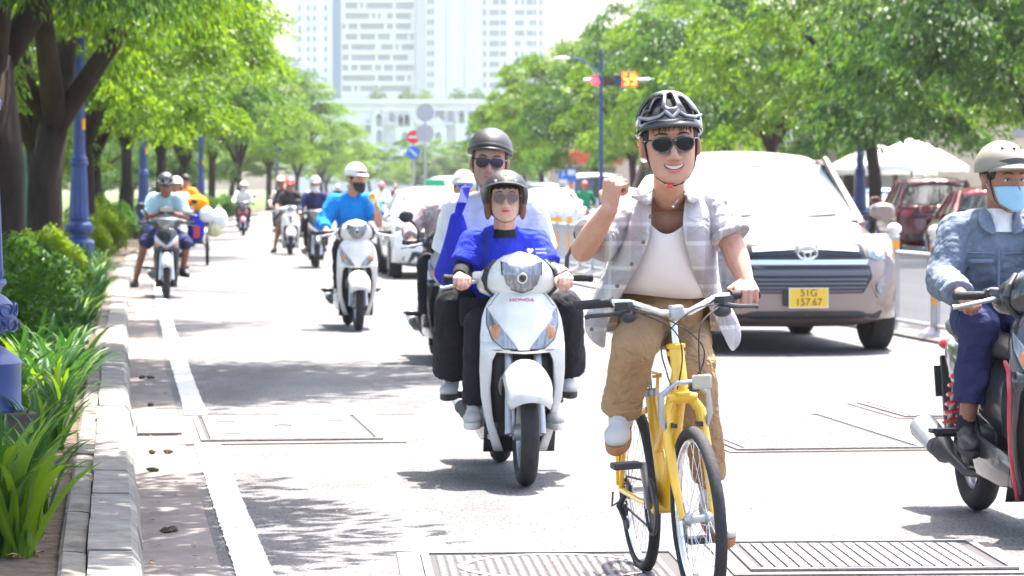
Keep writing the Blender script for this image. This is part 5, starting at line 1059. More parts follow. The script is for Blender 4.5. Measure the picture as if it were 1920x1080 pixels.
def car(label, loc, rz, kind, body, front='mpv', plate=True, group='cars on the road', detail=1, taxi=None, cat='car', name='parked_car'):
    s = SPEC[kind]; t = thing(name, label, cat, loc, rz, group); L, hw = s['L'], s['hw']
    st = [(.10, .70, .42, .3, .50), (.2, .84, s['zg']+.06, 0, s['zh']-.08), (.45, hw*.985, s['zg'], 0, s['zh']), (.8, hw, s['zg'], 0, s['zh']+.05), (s['y0'], hw, s['zg'], 0, s['zw']), ((s['y0']+s['y3'])/2, hw, s['zg']-.02, 0, s['zw']-.02), (s['y3'], hw*.98, s['zg'], 0, s['zw']-.02), (L-.2, hw*.96, s['zg']+.02, 0, s['zw']-.05), (L-.1, hw*.84, s['zg']+.1, 0, s['zw']-.12)]
    b = MB(); rs = []
    for y, h, zb, _, zt in st:
        ring = []
        for k in range(28):
            a = 2*math.pi*k/28; cx = math.copysign(abs(math.cos(a))**.42, math.cos(a)); sz = math.copysign(abs(math.sin(a))**.42, math.sin(a))
            x = h*cx*(1-.06*max(0, sz)**2-.05*max(0, -sz)**2); z = (zb+zt)/2+(zt-zb)/2*sz; z += .03*(1-(x/hw)**2)*max(0, sz); ring.append((x, y, z))
        rs.append(ring)
    b.rings(rs); b.obj('body', body, t, 45)
    fr = MB(); fr.grid([[(x, ff(x, z, s), z) for x in np.linspace(-hw*.985, hw*.985, 25)] for z in np.linspace(s['zg']+.08, s['zh']+.03, 12)]); fr.obj('front_bumper', body, t, 180, solid=.006)
    rr_ = MB(); rr_.grid([[(x, L-ff(x, z, s, True), z) for x in np.linspace(-hw*.97, hw*.97, 25)] for z in np.linspace(s['zg']+.1, s['zw']-.03, 12)]); rr_.obj('rear_bumper', body, t, 180, solid=.006)
    # glasshouse
    zb, zr, y0, y1, y2, y3, hb, hr = s['zw']-.01, s['zr'], s['y0'], s['y1'], s['y2'], s['y3'], s['hwb'], s['hwr']
    ra = MB(); rows = []
    for q in np.linspace(0, 1, 9):
        y = y1-.04+(y2-y1+.08)*q; zc = zr-.06*(2*q-1)**2-(.10 if q in (0, 1) else .0); rows.append([(x*(hr+.01), y+(.07*x*x if q < .5 else -.05*x*x), zc-.05*x*x-(.035 if abs(x) == 1 else 0)) for x in np.linspace(-1, 1, 11)])
    ra.grid(rows); ra.obj('roof', body, t, 180, solid=.02)
    zt = zr-.13
    g = MB(); g.grid([[(x*(hb-.02+(hr-hb)*q), y0+(y1-y0)*q+.16*x*x*(1-.4*q), zb+(zt-zb)*q+.012*math.sin(math.pi*q)) for x in np.linspace(-1, 1, 13)] for q in np.linspace(0, 1, 8)]); ws = g.obj('windscreen', M_WSH if detail > 1 else M_GLASS, t, 180)
    g = MB(); g.grid([[(x*(hb-.02+(hr-hb)*q), y3+(y2-y3)*q-.10*x*x, zb+(zt-zb)*q) for x in np.linspace(-1, 1, 13)] for q in np.linspace(0, 1, 8)]); g.obj('rear_window', M_GLASS, t, 180)
    for sx in (-1, 1):
        ys_ = [y0+.17, y0+(y3-y0)*.36, y0+(y3-y0)*.66, y3-.1]; yt = [y1+.06, y1+(y2-y1)*.36, y1+(y2-y1)*.70, y2-.05]
        for a in range(3):
            g = MB(); p = [(sx*hb, ys_[a]+.03, zb), (sx*hb, ys_[a+1]-.03, zb), (sx*hr, yt[a+1]-.03, zt), (sx*hr, yt[a]+.03, zt)]; g.add([(x*.992, y, z) for x, y, z in p], [(0, 1, 2, 3)]); g.obj('side_window', M_GLASS if detail < 2 else M_GLASS, t, 0)
        for a in range(4):
            pb = MB(); pb.tube([(sx*hb*1.0, ys_[a]-(.02 if a == 0 else -.02 if a == 3 else 0), zb-.05), (sx*hr*1.0, yt[a], zt+.05)], [.05 if a in (0, 3) else .035, .032], 8)
            pb.obj('pillar', body, t)
        MB().box((sx*(hr-.005), (y1+y2)/2, zt+.02), (.03, y2-y1, .05)).obj('roof_rail', body, t, 0)
        m = MB(); m.rings([sring((sx*(hw+.09), y, s['zw']+.07), rx, rz_, 2.6, 'y', 18) for y, rx, rz_ in ((y0+.13, .08, .05), (y0+.16, .115, .08), (y0+.24, .11, .075), (y0+.27, .09, .06))]); mo = m.obj('mirror', body, t); MB().box((sx*(hw-.01), y0+.22, s['zw']+.01), (.14, .06, .04)).obj('mirror_arm', M_GRL, mo, 0)
        MB().box((sx*(hw+.004), (y0+y3)/2+.1, .82*s['zh']), (.012, .17, .03)).obj('door_handle', body, t, 0)
        for yw in (.86, L-.95):
            r = s['r']; key = ('cw', r)
            if key not in CARM:
                b = MB(); b.lathe([(r*.62, -.10), (r*.9, -.105), (r*.985, -.085), (r, -.05), (r, .05), (r*.985, .085), (r*.9, .105), (r*.62, .10)], (0, 0, 0), 32, 'x'); ty = b.mesh('tyre', M_TYRE)
                b = MB(); b.lathe([(.03, .085), (r*.2, .09), (r*.25, .07)], (0, 0, 0), 20, 'x'); b.torus((0, 0, 0), r*.61, .016, 'x', 30, 6, 5.0)
                for k in range(6): b.tube([(.08, 0, 0), (.085, r*.6*math.cos(k*math.pi/3), r*.6*math.sin(k*math.pi/3))], [.035, .028], 6, True, .4)
                b.lathe([(r*.58, -.05), (r*.6, -.06)], (0, 0, 0), 20, 'x'); CARM[key] = (ty, b.mesh('rim', M_ALU))
            w_ = inst('wheel', CARM[key][0], t, (sx*(hw-.095), yw, r), (0, 0, 0 if sx > 0 else math.pi)); inst('rim', CARM[key][1], w_)
            MB().torus((sx*(hw-.035), yw, r), r*1.1, .035, 'x', 24, 6, .9, a0=-.15*math.pi*0-math.pi*.62, a1=math.pi*.62).obj('wheel_arch', M_GRL if kind != 'sedan' else body, t)
    # front face
    if front == 'mpv':
        fpatch([(-.50, .955), (-.2, .975), (.2, .975), (.50, .955), (.545, .80), (.3, .785), (-.3, .785), (-.545, .80)], .012, M_GRL, 'upper_grille', t, s)
        for sx in (-1, 1):
            fpatch(bar(sx*.10, .925, sx*.47, .905, .042), .024, M_CHROME, 'grille_bar', t, s); fpatch(bar(sx*.12, .865, sx*.5, .855, .014), .02, M_DARK, 'grille_slat', t, s)
            h = fpatch([(sx*.545, .84), (sx*.56, .90), (sx*.68, .965), (sx*.80, 1.02), (sx*.855, .985), (sx*.865, .86), (sx*.76, .815), (sx*.63, .81)], .014, M_LENS, 'headlight', t, s); fpatch([(sx*(.66+.045*math.cos(a)), .885+.045*math.sin(a)) for a in np.linspace(0, 6.28, 11)[:-1]], .022, M_CHROME, 'projector', h, s); fpatch([(sx*(.77+.035*math.cos(a)), .90+.04*math.sin(a)) for a in np.linspace(0, 6.28, 11)[:-1]], .02, M_AMB, 'signal', h, s)
            fpatch([(sx*.57, .60), (sx*.72, .68), (sx*.82, .66), (sx*.80, .50), (sx*.64, .48)], .008, M_BRONZE, 'fog_recess', t, s); fpatch([(sx*(.685+.06*math.cos(a)), .575+.06*math.sin(a)) for a in np.linspace(0, 6.28, 13)[:-1]], .022, M_LENS, 'fog_lamp', t, s)
        fpatch([(-.56, .815), (.56, .815), (.535, .775), (-.535, .775)], .03, M_CHROME, 'chrome_bar', t, s)
        fpatch([(-.565, .765), (.565, .765), (.59, .66), (.50, .525), (-.50, .525), (-.59, .66)], .012, M_GRL, 'lower_grille', t, s)
        for z, x, h, mm in ((.705, .565, .05, mat('grille_band', (.10, .10, .13), .4, 0, .5, .3)), (.645, .54, .018, 0), (.61, .53, .018, 0), (.575, .51, .018, 0), (.545, .49, .016, 0)): fpatch(bar(-x, z, x, z, h), .022, mm or MATS['grille_band'], 'grille_slat', t, s)
        fpatch([(-.70, .375), (.70, .375), (.66, .305), (-.66, .305)], .012, M_GRL, 'bumper_lip', t, s)
        e = ff(0, .875, s)-.04; b = MB()
        for R0, fl, dz, th in ((.086, .66, 0, .011), (.030, 1.75, 0, .008), (.056, .38, .026, .008)):
            b.tube([(R0*math.cos(a), e+.001*th*100, .875+dz+R0*fl*math.sin(a)) for a in np.linspace(0, 2*math.pi, 33)], th, 8)
        b.obj('emblem', M_CHROME, t)
        if plate:
            p = MB(); p.box((0, -.034, .49), (.345, .014, .172)); po = p.obj('number_plate', M_YPL, t, 0, bevel=.004); MB().box((-.02, -.02, .49), (.40, .014, .14)).obj('plate_holder', M_GRL, po, 0, bevel=.01)
            MI = mat('plate_ink', (.05, .03, .02), .6); text_obj('51G', .088, MI, po, (0, -.0425, .532), (R(90), 0, 0), .0012, sx=1.0); text_obj('157.67', .088, MI, po, (0, -.0425, .452), (R(90), 0, 0), .0012, sx=.98)
            b = MB()
            for c_, z_ in (((0, -.0415, .573), (.345, .004, .006)), ((0, -.0415, .407), (.345, .004, .006)), ((.1695, -.0415, .49), (.006, .004, .16)), ((-.1695, -.0415, .49), (.006, .004, .16))): b.box(c_, z_)
            b.obj('plate_rim', M_WHITE, po, 0)
        for sx in (-1, 1): MB().tube([(sx*.08, y0+.01, zb+.025), (sx*.4-.2, y0+.03, zb+.03), (sx*.3+.25, y0+.12, zb+.05)], .01, 6).obj('wiper', M_DARK, t)
    elif front == 'plain':
        zh = s['zh']; fpatch([(-.42, zh-.10), (.42, zh-.10), (.50, zh-.24), (-.50, zh-.24)], .012, M_GRL, 'upper_grille', t, s); fpatch([(-.55, zh-.42), (.55, zh-.42), (.62, zh-.60), (-.62, zh-.60)], .012, M_GRL, 'lower_grille', t, s)
        for sx in (-1, 1):
            fpatch([(sx*.46, zh-.21), (sx*.5, zh-.12), (sx*.78, zh-.0), (sx*.80, zh-.12), (sx*.64, zh-.23)], .014, M_LENS, 'headlight', t, s); fpatch([(sx*.62, zh-.30), (sx*.78, zh-.28), (sx*.80, zh-.56), (sx*.68, zh-.56)], .012, M_GRL, 'fog_recess', t, s)
        fpatch(bar(-.17, zh-.36, .17, zh-.36, .11), .03, M_YPL if taxi else M_WHITE, 'number_plate', t, s)
    # rear face
    zt_ = s['zw']-.1
    for sx in (-1, 1): fpatch([(sx*.52, zt_-.03), (sx*.84, zt_+.0), (sx*.845, zt_-.27), (sx*.70, zt_-.2)] if kind != 'van' else [(sx*.80, zt_), (sx*.87, zt_), (sx*.87, zt_-.3), (sx*.80, zt_-.3)], .014, M_TAIL, 'tail_light', t, s, True)
    fpatch(bar(-.17, zt_-.28, .17, zt_-.28, .15), .02, M_YPL, 'number_plate', t, s, True); fpatch(bar(-.7, s['zg']+.2, .7, s['zg']+.2, .16), .01, M_GRL, 'rear_lip', t, s, True)
    if kind in ('suv', 'mpv'): fpatch([(-.62, zt_-.13), (.62, zt_-.13), (.5, zt_-.2), (-.5, zt_-.2)], .012, M_GRL, 'tailgate_trim', t, s, True)
    if taxi: MB().box((0, (y1+y2)/2-.3, zr+.07), (.34, .16, .12), None, .8).obj('roof_sign', taxi, t, 0, bevel=.02)
    return t
ROAD = R(7.7)
car('champagne silver people carrier with a yellow plate driving beside the fence', (2.535, 25.15, 0), ROAD, 'mpv', M_BRONZE, 'mpv', True, None, 2, name='people_carrier')
MB()
tx_ = car('white taxi with a green roof sign partly hidden behind the blue tote bag', (-1.02, 46.2, 0), R(6.5), 'sedan', M_WC, 'plain', True, None, 1, mat('taxi_green', (.02, .25, .12), .4), name='taxi')
def rearcar(px, Y, kind, body, label, yaw=0, taxi=None, nm='moving_car'):
    """a car driving away; px is the middle of its tail"""
    s = SPEC[kind]; x = (px-960)*Y/5500; a = math.pi+math.atan(-kslope(Y))+yaw; o = Vector((math.sin(a), -math.cos(a), 0))*s['L']
    return car(label, Vector((x, Y, 0))+o, a, kind, body, 'plain', True, 'cars driving away beyond the fence', 1, taxi, name=nm)
rearcar(1762, 60, 'suv', M_MAR, 'dark red tall car seen beyond the fence, behind the van mirror', -.12)
rearcar(1880, 52, 'sedan', M_RC, 'bright red car half hidden behind the denim rider shoulder', -.12)
rearcar(1672, 74, 'sedan', M_BC, 'blue and white small car between the silver van and the dark red car', -.1)
rearcar(1042, 78, 'sedan', M_WC, 'white saloon beyond the fence right of the blue uniformed riders', 0)
rearcar(1122, 100, 'van', M_WC, 'white minibus with red tail lights behind the raised fist of the cyclist', 0)
rearcar(1025, 112, 'suv', mat('dark_car', (.05, .05, .055), .3, 0, .5, .8), 'dark car with its roof showing over the white saloon', 0)
rearcar(1390, 92, 'van', M_WC, 'white van far beyond the roof of the silver people carrier', 0)
car('far white car in the middle of the road under the sign backs', (-3.6, 150, 0), R(3), 'suv', M_WC, 'plain', True, 'far cars on the road', 1, name='far_car')
car('second far white car left of the red marker', (-2.6, 128, 0), R(3), 'van', M_WC, 'plain', True, 'far cars on the road', 1, name='far_car')
# ------------------------------------------------------------------ yellow bicycle
M_YB = mat('yellow_frame', (.78, .44, .012), .32, 0, .5, .6, nz=.12, ns=9); M_SPOKE = mat('spoke_steel', (.6, .6, .62), .3, .7)
bk = thing('bicycle', 'yellow city bicycle with silver handlebar ridden by the man in the open shirt', 'bicycle', (.565, 10.385, 0), 0); bk.rotation_euler = (0, R(-3.2), R(8.8))
def bwheel(nm, y, steer=0.):
    r = .312; b = MB(); b.torus((0, 0, 0), r-.021, .021, 'x', 56, 12); w_ = b.obj('tyre', M_TYRE, None); w_.name = nm; w_.parent = bk; w_.location = (0, y, r); w_.rotation_euler = (0, 0, steer)
    b = MB(); b.torus((0, 0, 0), r-.047, .0085, 'x', 56, 8, 1.4); b.obj('rim', M_CHROME, w_)
    b = MB(); b.lathe([(.012, -.05), (.024, -.035), (.024, -.028), (.014, -.02), (.014, .02), (.024, .028), (.024, .035), (.012, .05)], (0, 0, 0), 14, 'x'); b.obj('hub', M_ALU, w_)
    b = MB()
    for k in range(32):
        a = 2*math.pi*k/32; a2 = a+(.5 if (k//2) % 2 else -.5); sx = .030 if k % 2 else -.030; b.tube([(sx, .022*math.sin(a2), .022*math.cos(a2)), (0, (r-.053)*math.sin(a), (r-.053)*math.cos(a))], .0013, 4)
    o = b.obj('spokes', M_SPOKE, w_); o['kind'] = 'stuff'
    return w_
bwheel('front_wheel', -.515, R(2.5)); rw_ = bwheel('rear_wheel', .505)
A = dict(BB=V(0, .03, .297), HT=V(0, -.305, .888), HB=V(0, -.358, .722), ST=V(0, .185, .69), RA=V(0, .505, .312), FA=V(0, -.515, .312))
b = MB(); b.tube([A['HB'], A['HT']], .026, 14); b.obj('head_tube', M_YB, bk)
for q in (A['HT']+V(0, 0, -.005), A['HT']+V(0, .007, -.03), A['HB']): MB().lathe([(.026, -.008), (.033, -.006), (.033, .006), (.026, .008)], q, 18).obj('headset_ring', M_YB, bk)
MB().tube([A['HT'].lerp(A['HB'], .8), A['HB'].lerp(A['BB'], .5)+V(0, 0, .01), A['BB']], [.026, .024, .024], 12).obj('down_tube', M_YB, bk)
MB().tube([A['HT'].lerp(A['HB'], .45), V(0, -.1, .62), V(0, .10, .49)], [.02, .018, .018], 12).obj('top_tube', M_YB, bk)
MB().tube([A['BB'], A['ST']], .021, 12).obj('seat_tube', M_YB, bk); MB().lathe([(.02, -.05), (.026, -.045), (.026, .045), (.02, .05)], A['BB'], 16, 'x').obj('bottom_bracket', M_YB, bk)
for s in (-1, 1):
    MB().tube([A['BB']+V(s*.03, .02, 0), V(s*.055, .2, .30), V(s*.068, .505, .312)], [.013, .011, .010], 8).obj('chain_stay', M_YB, bk)
    MB().tube([A['ST']+V(s*.012, 0, -.06), V(s*.05, .30, .60), V(s*.066, .42, .46), V(s*.068, .505, .312)], [.012, .011, .010, .010], 8).obj('seat_stay', M_YB, bk)
    MB().tube([V(s*.036, -.362, .70), V(s*.060, -.372, .665), V(s*.064, -.41, .55), V(s*.060, -.455, .43), V(s*.054, -.515, .312)], [.017, .019, .019, .016, .010], 10).obj('fork_blade', M_YB, bk)
    MB().tube([V(s*.068, -.395, .60), V(s*.085, -.402, .655), V(s*.080, -.405, .735)], [.011, .012, .010], 8).obj('brake_arm', M_ALU, bk)
    MB().box((s*.045, -.41, .622), (.014, .06, .016)).obj('brake_pad', M_DARK, bk, 0)
    MB().tube([V(s*.078, .505, .33), V(s*.075, .47, .60), V(s*.06, .33, .74)], .007, 6).obj('rack_stay', M_YB, bk)
MB().tube([V(-.05, -.363, .705), V(0, -.36, .712), V(.05, -.363, .705)], [.018, .024, .018], 10).obj('fork_crown', M_YB, bk)
b = MB()
for x in (-.06, -.02, .02, .06): b.tube([V(x, .28, .745), V(x, .66, .745)], .006, 6)
for y in (.29, .46, .65): b.tube([V(-.065, y, .738), V(.065, y, .738)], .006, 6)
b.obj('rear_rack', M_YB, bk)
MB().tube([V(-.078, -.405, .725), V(-.03, -.415, .765), V(.03, -.415, .765), V(.078, -.405, .725)], [.010, .009, .009, .010], 8).obj('brake_bridge', M_ALU, bk)
MB().tube([A['ST']-V(0, 0, .01), V(0, .235, .835)], .0145, 12).obj('seat_post', M_CHROME, bk); MB().lathe([(.021, -.015), (.027, -.012), (.027, .012), (.021, .015)], A['ST'], 16).obj('seat_clamp', M_ALU, bk)
MB().rings([sring((0, y, z), rx, rz_, 2.4, 'y', 18) for y, z, rx, rz_ in ((.06, .855, .018, .012), (.12, .862, .03, .018), (.20, .868, .06, .025), (.30, .875, .10, .03), (.36, .878, .09, .028), (.39, .876, .05, .015))]).obj('saddle', M_SEAT, bk)
MB().tube([A['HT'], V(0, -.292, .94), V(0, -.286, .975)], [.0125, .0125, .016], 12).obj('stem', M_CHROME, bk); MB().tube([V(0, -.286, .975), V(0, -.31, .995), V(0, -.335, 1.0)], [.017, .019, .021], 12).obj('stem_clamp', M_ALU, bk); MB().box((0, -.337, 1.0), (.05, .045, .05)).obj('clamp_block', M_ALU, bk, bevel=.008)
hbp = [(.0, -.335, 1.0), (.05, -.335, 1.0), (.10, -.325, 1.022), (.15, -.30, 1.040), (.21, -.262, 1.044), (.315, -.195, 1.038)]
hb_ = MB().tube([(-x, y, z) for x, y, z in hbp[::-1]]+[p for p in hbp[1:]], .0125, 10).obj('handlebar', M_CHROME, bk)
for s in (-1, 1):
    g0, g1 = V(s*.205, -.265, 1.044), V(s*.325, -.188, 1.037); MB().tube([g0, g0.lerp(g1, .04), g0.lerp(g1, .06), g0.lerp(g1, .93), g0.lerp(g1, .95), g1], [.019, .019, .0165, .0165, .019, .017], 14).obj('grip', M_GRIP, bk)
    lv = MB(); lv.box((s*.175, -.315, 1.03), (.05, .045, .03), (0, 0, s*.6)); lv.tube([(s*.16, -.335, 1.02), (s*.20, -.335, 1.01), (s*.24, -.31, 1.005), (s*.29, -.275, 1.002), (s*.302, -.265, .998)], [.011, .009, .0075, .0075, .009], 8); lv.obj('brake_lever', M_DARK, bk)
    MB().ell((s*.165, -.325, .995), (.032, .028, .022)).obj('gear_shifter', M_DARK, bk)
for pts in (([(-.15, -.34, 1.01), (-.05, -.40, .985), (.06, -.42, .90), (.07, -.40, .82), (.02, -.37, .74)]), ([(-.15, -.345, 1.015), (-.03, -.40, .95), (-.0, -.405, .86), (-.02, -.385, .74)]), ([(.15, -.34, 1.02), (.04, -.40, 1.005), (-.07, -.42, .91), (-.06, -.42, .80), (-.04, -.415, .745)]), ([(.15, -.345, 1.01), (.07, -.41, .96), (.055, -.415, .85), (.06, -.41, .75)])):
    p = [Vector(q) for q in pts]; sm = []
    for i in range(len(p)-1):
        a0, a1, a2, a3 = p[max(0, i-1)], p[i], p[i+1], p[min(len(p)-1, i+2)]
        for k in range(6):
            u = k/6; sm.append(.5*((2*a1)+(a2-a0)*u+(2*a0-5*a1+4*a2-a3)*u*u+(3*a1-a0-3*a2+a3)*u**3))
    MB().tube(sm+[p[-1]], .0027, 6).obj('cable', M_DARK, bk)
MB().box((.055, -.44, .765), (.068, .012, .05)).obj('reflector', mat('reflector', (.42, .38, .30), .3, 0, .6, .6, nz=.1, ns=60), bk, bevel=.006); MB().box((.03, -.42, .745), (.03, .03, .02)).obj('reflector_bracket', M_DARK, bk, 0)
b = MB(); b.lathe([(.03, -.045), (.088, -.047), (.09, -.044), (.09, -.041), (.03, -.04)], A['BB'], 36, 'x'); b.obj('chainring', M_DARK, bk); MB().torus(A['BB']+V(-.052, 0, 0), .098, .006, 'x', 36, 6).obj('chain_guard', M_DARK, bk)
cd_ = {-1: V(-.095, -.085, .462), 1: V(.085, .145, .152)}
for s in (-1, 1):
    e = cd_[s]; MB().tube([A['BB']+V(s*.058, 0, 0), A['BB'].lerp(e, .5)+V(s*.062 - 0, 0, 0)*.5, e], [.015, .012, .013], 10).obj('crank', M_ALU, bk); q = MB(); q.box(e+V(s*.06, 0, 0), (.10, .085, .022)); q.tube([e, e+V(s*.11, 0, 0)], .007, 6); q.obj('pedal', M_DARK, bk, 30, bevel=.004)
b = MB()
for k in range(84):
    u = k/84; 
    if u < .38: p = V(-.046, .03+(.505-.03)*u/.38, .385+(.36-.385)*u/.38); ang = 0
    elif u < .5: a = math.pi*(u-.38)/.12; p = V(-.046, .505+.045*math.sin(a), .312+.045*math.cos(a)*.9-.02*(u-.38)/.12)
    elif u < .88: p = V(-.046, .505-(.505-.03)*(u-.5)/.38, .24+(.208-.24)*(u-.5)/.38)
    else: a = math.pi*(u-.88)/.12; p = V(-.046, .03-.09*math.sin(a), .297-.09*math.cos(a))
    b.box(p, (.006, .011, .007))
o = b.obj('chain', M_DARK, bk, 0)
b = MB(); b.lathe([(.02, -.045), (.038, -.043), (.038, -.035), (.02, -.033)], (-.0, .505, .312), 18, 'x'); b.tube([(-.05, .505, .30), (-.075, .52, .25), (-.06, .50, .20)], [.012, .012, .01], 8); b.lathe([(.02, -.006), (.024, 0), (.02, .006)], (-.055, .50, .235), 12, 'x'); b.lathe([(.02, -.006), (.024, 0), (.02, .006)], (-.055, .49, .185), 12, 'x'); b.tube([(-.07, .51, .27), (-.10, .53, .25), (-.09, .55, .30)], .004, 6); b.obj('derailleur', M_DARK, bk)
# ------------------------------------------------------------------ the cyclist
def plaid(name, base, c2, c3):
    m = bpy.data.materials.new(name); m.use_nodes = True; nt = m.node_tree; bs = nt.nodes['Principled BSDF']; bs.inputs['Roughness'].default_value = .9; bs.inputs['Specular IOR Level'].default_value = .15; crease(m, 8., .6)
    tc = nt.nodes.new('ShaderNodeTexCoord'); sx = nt.nodes.new('ShaderNodeSeparateXYZ'); nt.links.new(tc.outputs['Object'], sx.inputs[0]); cur = None
    def band(out, per, ph, w0, w1):
        a = nt.nodes.new('ShaderNodeMath'); a.operation = 'MULTIPLY_ADD'; a.inputs[1].default_value = 1/per; a.inputs[2].default_value = ph; nt.links.new(out, a.inputs[0])
        f = nt.nodes.new('ShaderNodeMath'); f.operation = 'FRACT'; nt.links.new(a.outputs[0], f.inputs[0]); g = nt.nodes.new('ShaderNodeMath'); g.operation = 'GREATER_THAN'; g.inputs[1].default_value = w0; l = nt.nodes.new('ShaderNodeMath'); l.operation = 'LESS_THAN'; l.inputs[1].default_value = w1
        nt.links.new(f.outputs[0], g.inputs[0]); nt.links.new(f.outputs[0], l.inputs[0]); k = nt.nodes.new('ShaderNodeMath'); k.operation = 'MULTIPLY'; nt.links.new(g.outputs[0], k.inputs[0]); nt.links.new(l.outputs[0], k.inputs[1]); return k.outputs[0]
    rgb = nt.nodes.new('ShaderNodeRGB'); rgb.outputs[0].default_value = (*base, 1); cur = rgb.outputs[0]
    for ax, per, ph, w0, w1, c, f in (('Z', .155, .1, .1, .42, c2, .6), ('Z', .155, .1, .0, .085, c3, .75), ('Z', .155, .1, .45, .52, c3, .7), ('X', .13, .2, .1, .4, c2, .5), ('X', .13, .2, .5, .58, c3, .5)):
        mk = band(sx.outputs[ax], per, ph, w0, w1); mm = nt.nodes.new('ShaderNodeMath'); mm.operation = 'MULTIPLY'; mm.inputs[1].default_value = f; nt.links.new(mk, mm.inputs[0]); x = nt.nodes.new('ShaderNodeMix'); x.data_type = 'RGBA'; nt.links.new(mm.outputs[0], x.inputs[0]); nt.links.new(cur, x.inputs[6]); x.inputs[7].default_value = (*c, 1); cur = x.outputs[2]
    nt.links.new(cur, bs.inputs['Base Color'])
    return m
M_PLAID = plaid('plaid_linen', (.46, .435, .455), (.30, .28, .30), (.62, .60, .62)); M_KHAKI = crease(mat('khaki_twill', (.34, .215, .115), .85, 0, .2, 0, nz=.1, ns=14), 8., .85); M_TANK = mat('white_vest', (.76, .70, .71), .9, bump=.12, bs=60)
CL = Vector((.56, 10.6, 0))
def loc_(base, d): return {k: (Vector(v)-base if not isinstance(v, dict) else v) for k, v in d.items()}
cj = dict(pel=at(1245, 592, 10.76), chest=at(1250, 462, 10.50), neck=at(1254, 366, 10.32), head=at(1256, 268, 10.13), shR=at(1182, 390, 10.42), shL=at(1336, 388, 10.42), elR=at(1093, 468, 10.28), wrR=at(1143, 392, 10.12), elL=at(1374, 462, 10.36), wrL=at(1399, 530, 10.26),
          hipR=at(1212, 590, 10.72), hipL=at(1280, 590, 10.72), knR=at(1188, 655, 10.30), knL=at(1300, 690, 10.40), anR=at(1163, 772, 10.42), anL=at(1338, 948, 10.64), toeR=at(1152, 846, 10.22), toeL=at(1368, 1014, 10.46),
          handR=dict(d=(.10, -.12, 1), n=(.75, .62, .1), side=1, curl=(80, 95, 60), sc=1.12, thumb='front'), handL=dict(d=(-.05, -.9, -.28), n=(.0, .2, -1), side=-1, curl=(62, 80, 50), sc=1.08))
per, H = human('smiling man in a black cycle helmet and open grey plaid shirt riding the yellow bicycle', loc_(CL, cj), CL, 0, M_SKIN, .0042, (R(2), R(3), R(-3), 1.15), belly=1.0, arm=1.08, tg=-.022)
M_TATT = mat('tattoo', (.12, .07, .06), .6)
face(per, H, True); hair(per, H, .050, -.05, True); helmet(per, H, 'cycle', M_GLOSSB); glasses(per, H, M_SHADE); chin_strap(per, H, None, M_RED)
J = loc_(CL, cj)
b = MB(); torso(b, J, .006, 1.0, .03, .7)   # vest: cut away at the neck by the height limit below
vm = [p for p in b.v]
def vgrid(name, rows, m, sub=2, solid=.004, amp=.0):
    b = MB(); b.grid([[at(*p)-CL for p in r] for r in rows]); return b.obj(name, m, per, 180, sub=sub, solid=solid)
vgrid('vest', [[(1196, 395, 10.36), (1207, 402, 10.30), (1222, 422, 10.275), (1248, 446, 10.27), (1280, 424, 10.275), (1298, 402, 10.30), (1308, 395, 10.36)],
               [(1176, 430, 10.38), (1196, 436, 10.30), (1217, 446, 10.272), (1248, 452, 10.265), (1282, 448, 10.272), (1308, 436, 10.30), (1326, 430, 10.38)],
               [(1168, 480, 10.40), (1186, 482, 10.33), (1212, 486, 10.297), (1248, 490, 10.29), (1286, 488, 10.297), (1318, 482, 10.33), (1336, 480, 10.40)],
               [(1160, 516, 10.43), (1180, 518, 10.37), (1208, 522, 10.342), (1248, 526, 10.335), (1288, 528, 10.342), (1322, 520, 10.37), (1340, 516, 10.43)],
               [(1155, 540, 10.46), (1180, 541, 10.41), (1210, 546, 10.388), (1248, 551, 10.382), (1290, 556, 10.388), (1324, 552, 10.41), (1342, 545, 10.46)],
               [(1156, 552, 10.52), (1182, 550, 10.47), (1210, 554, 10.45), (1248, 558, 10.445), (1290, 562, 10.45), (1324, 558, 10.47), (1340, 552, 10.52)]], M_TANK)
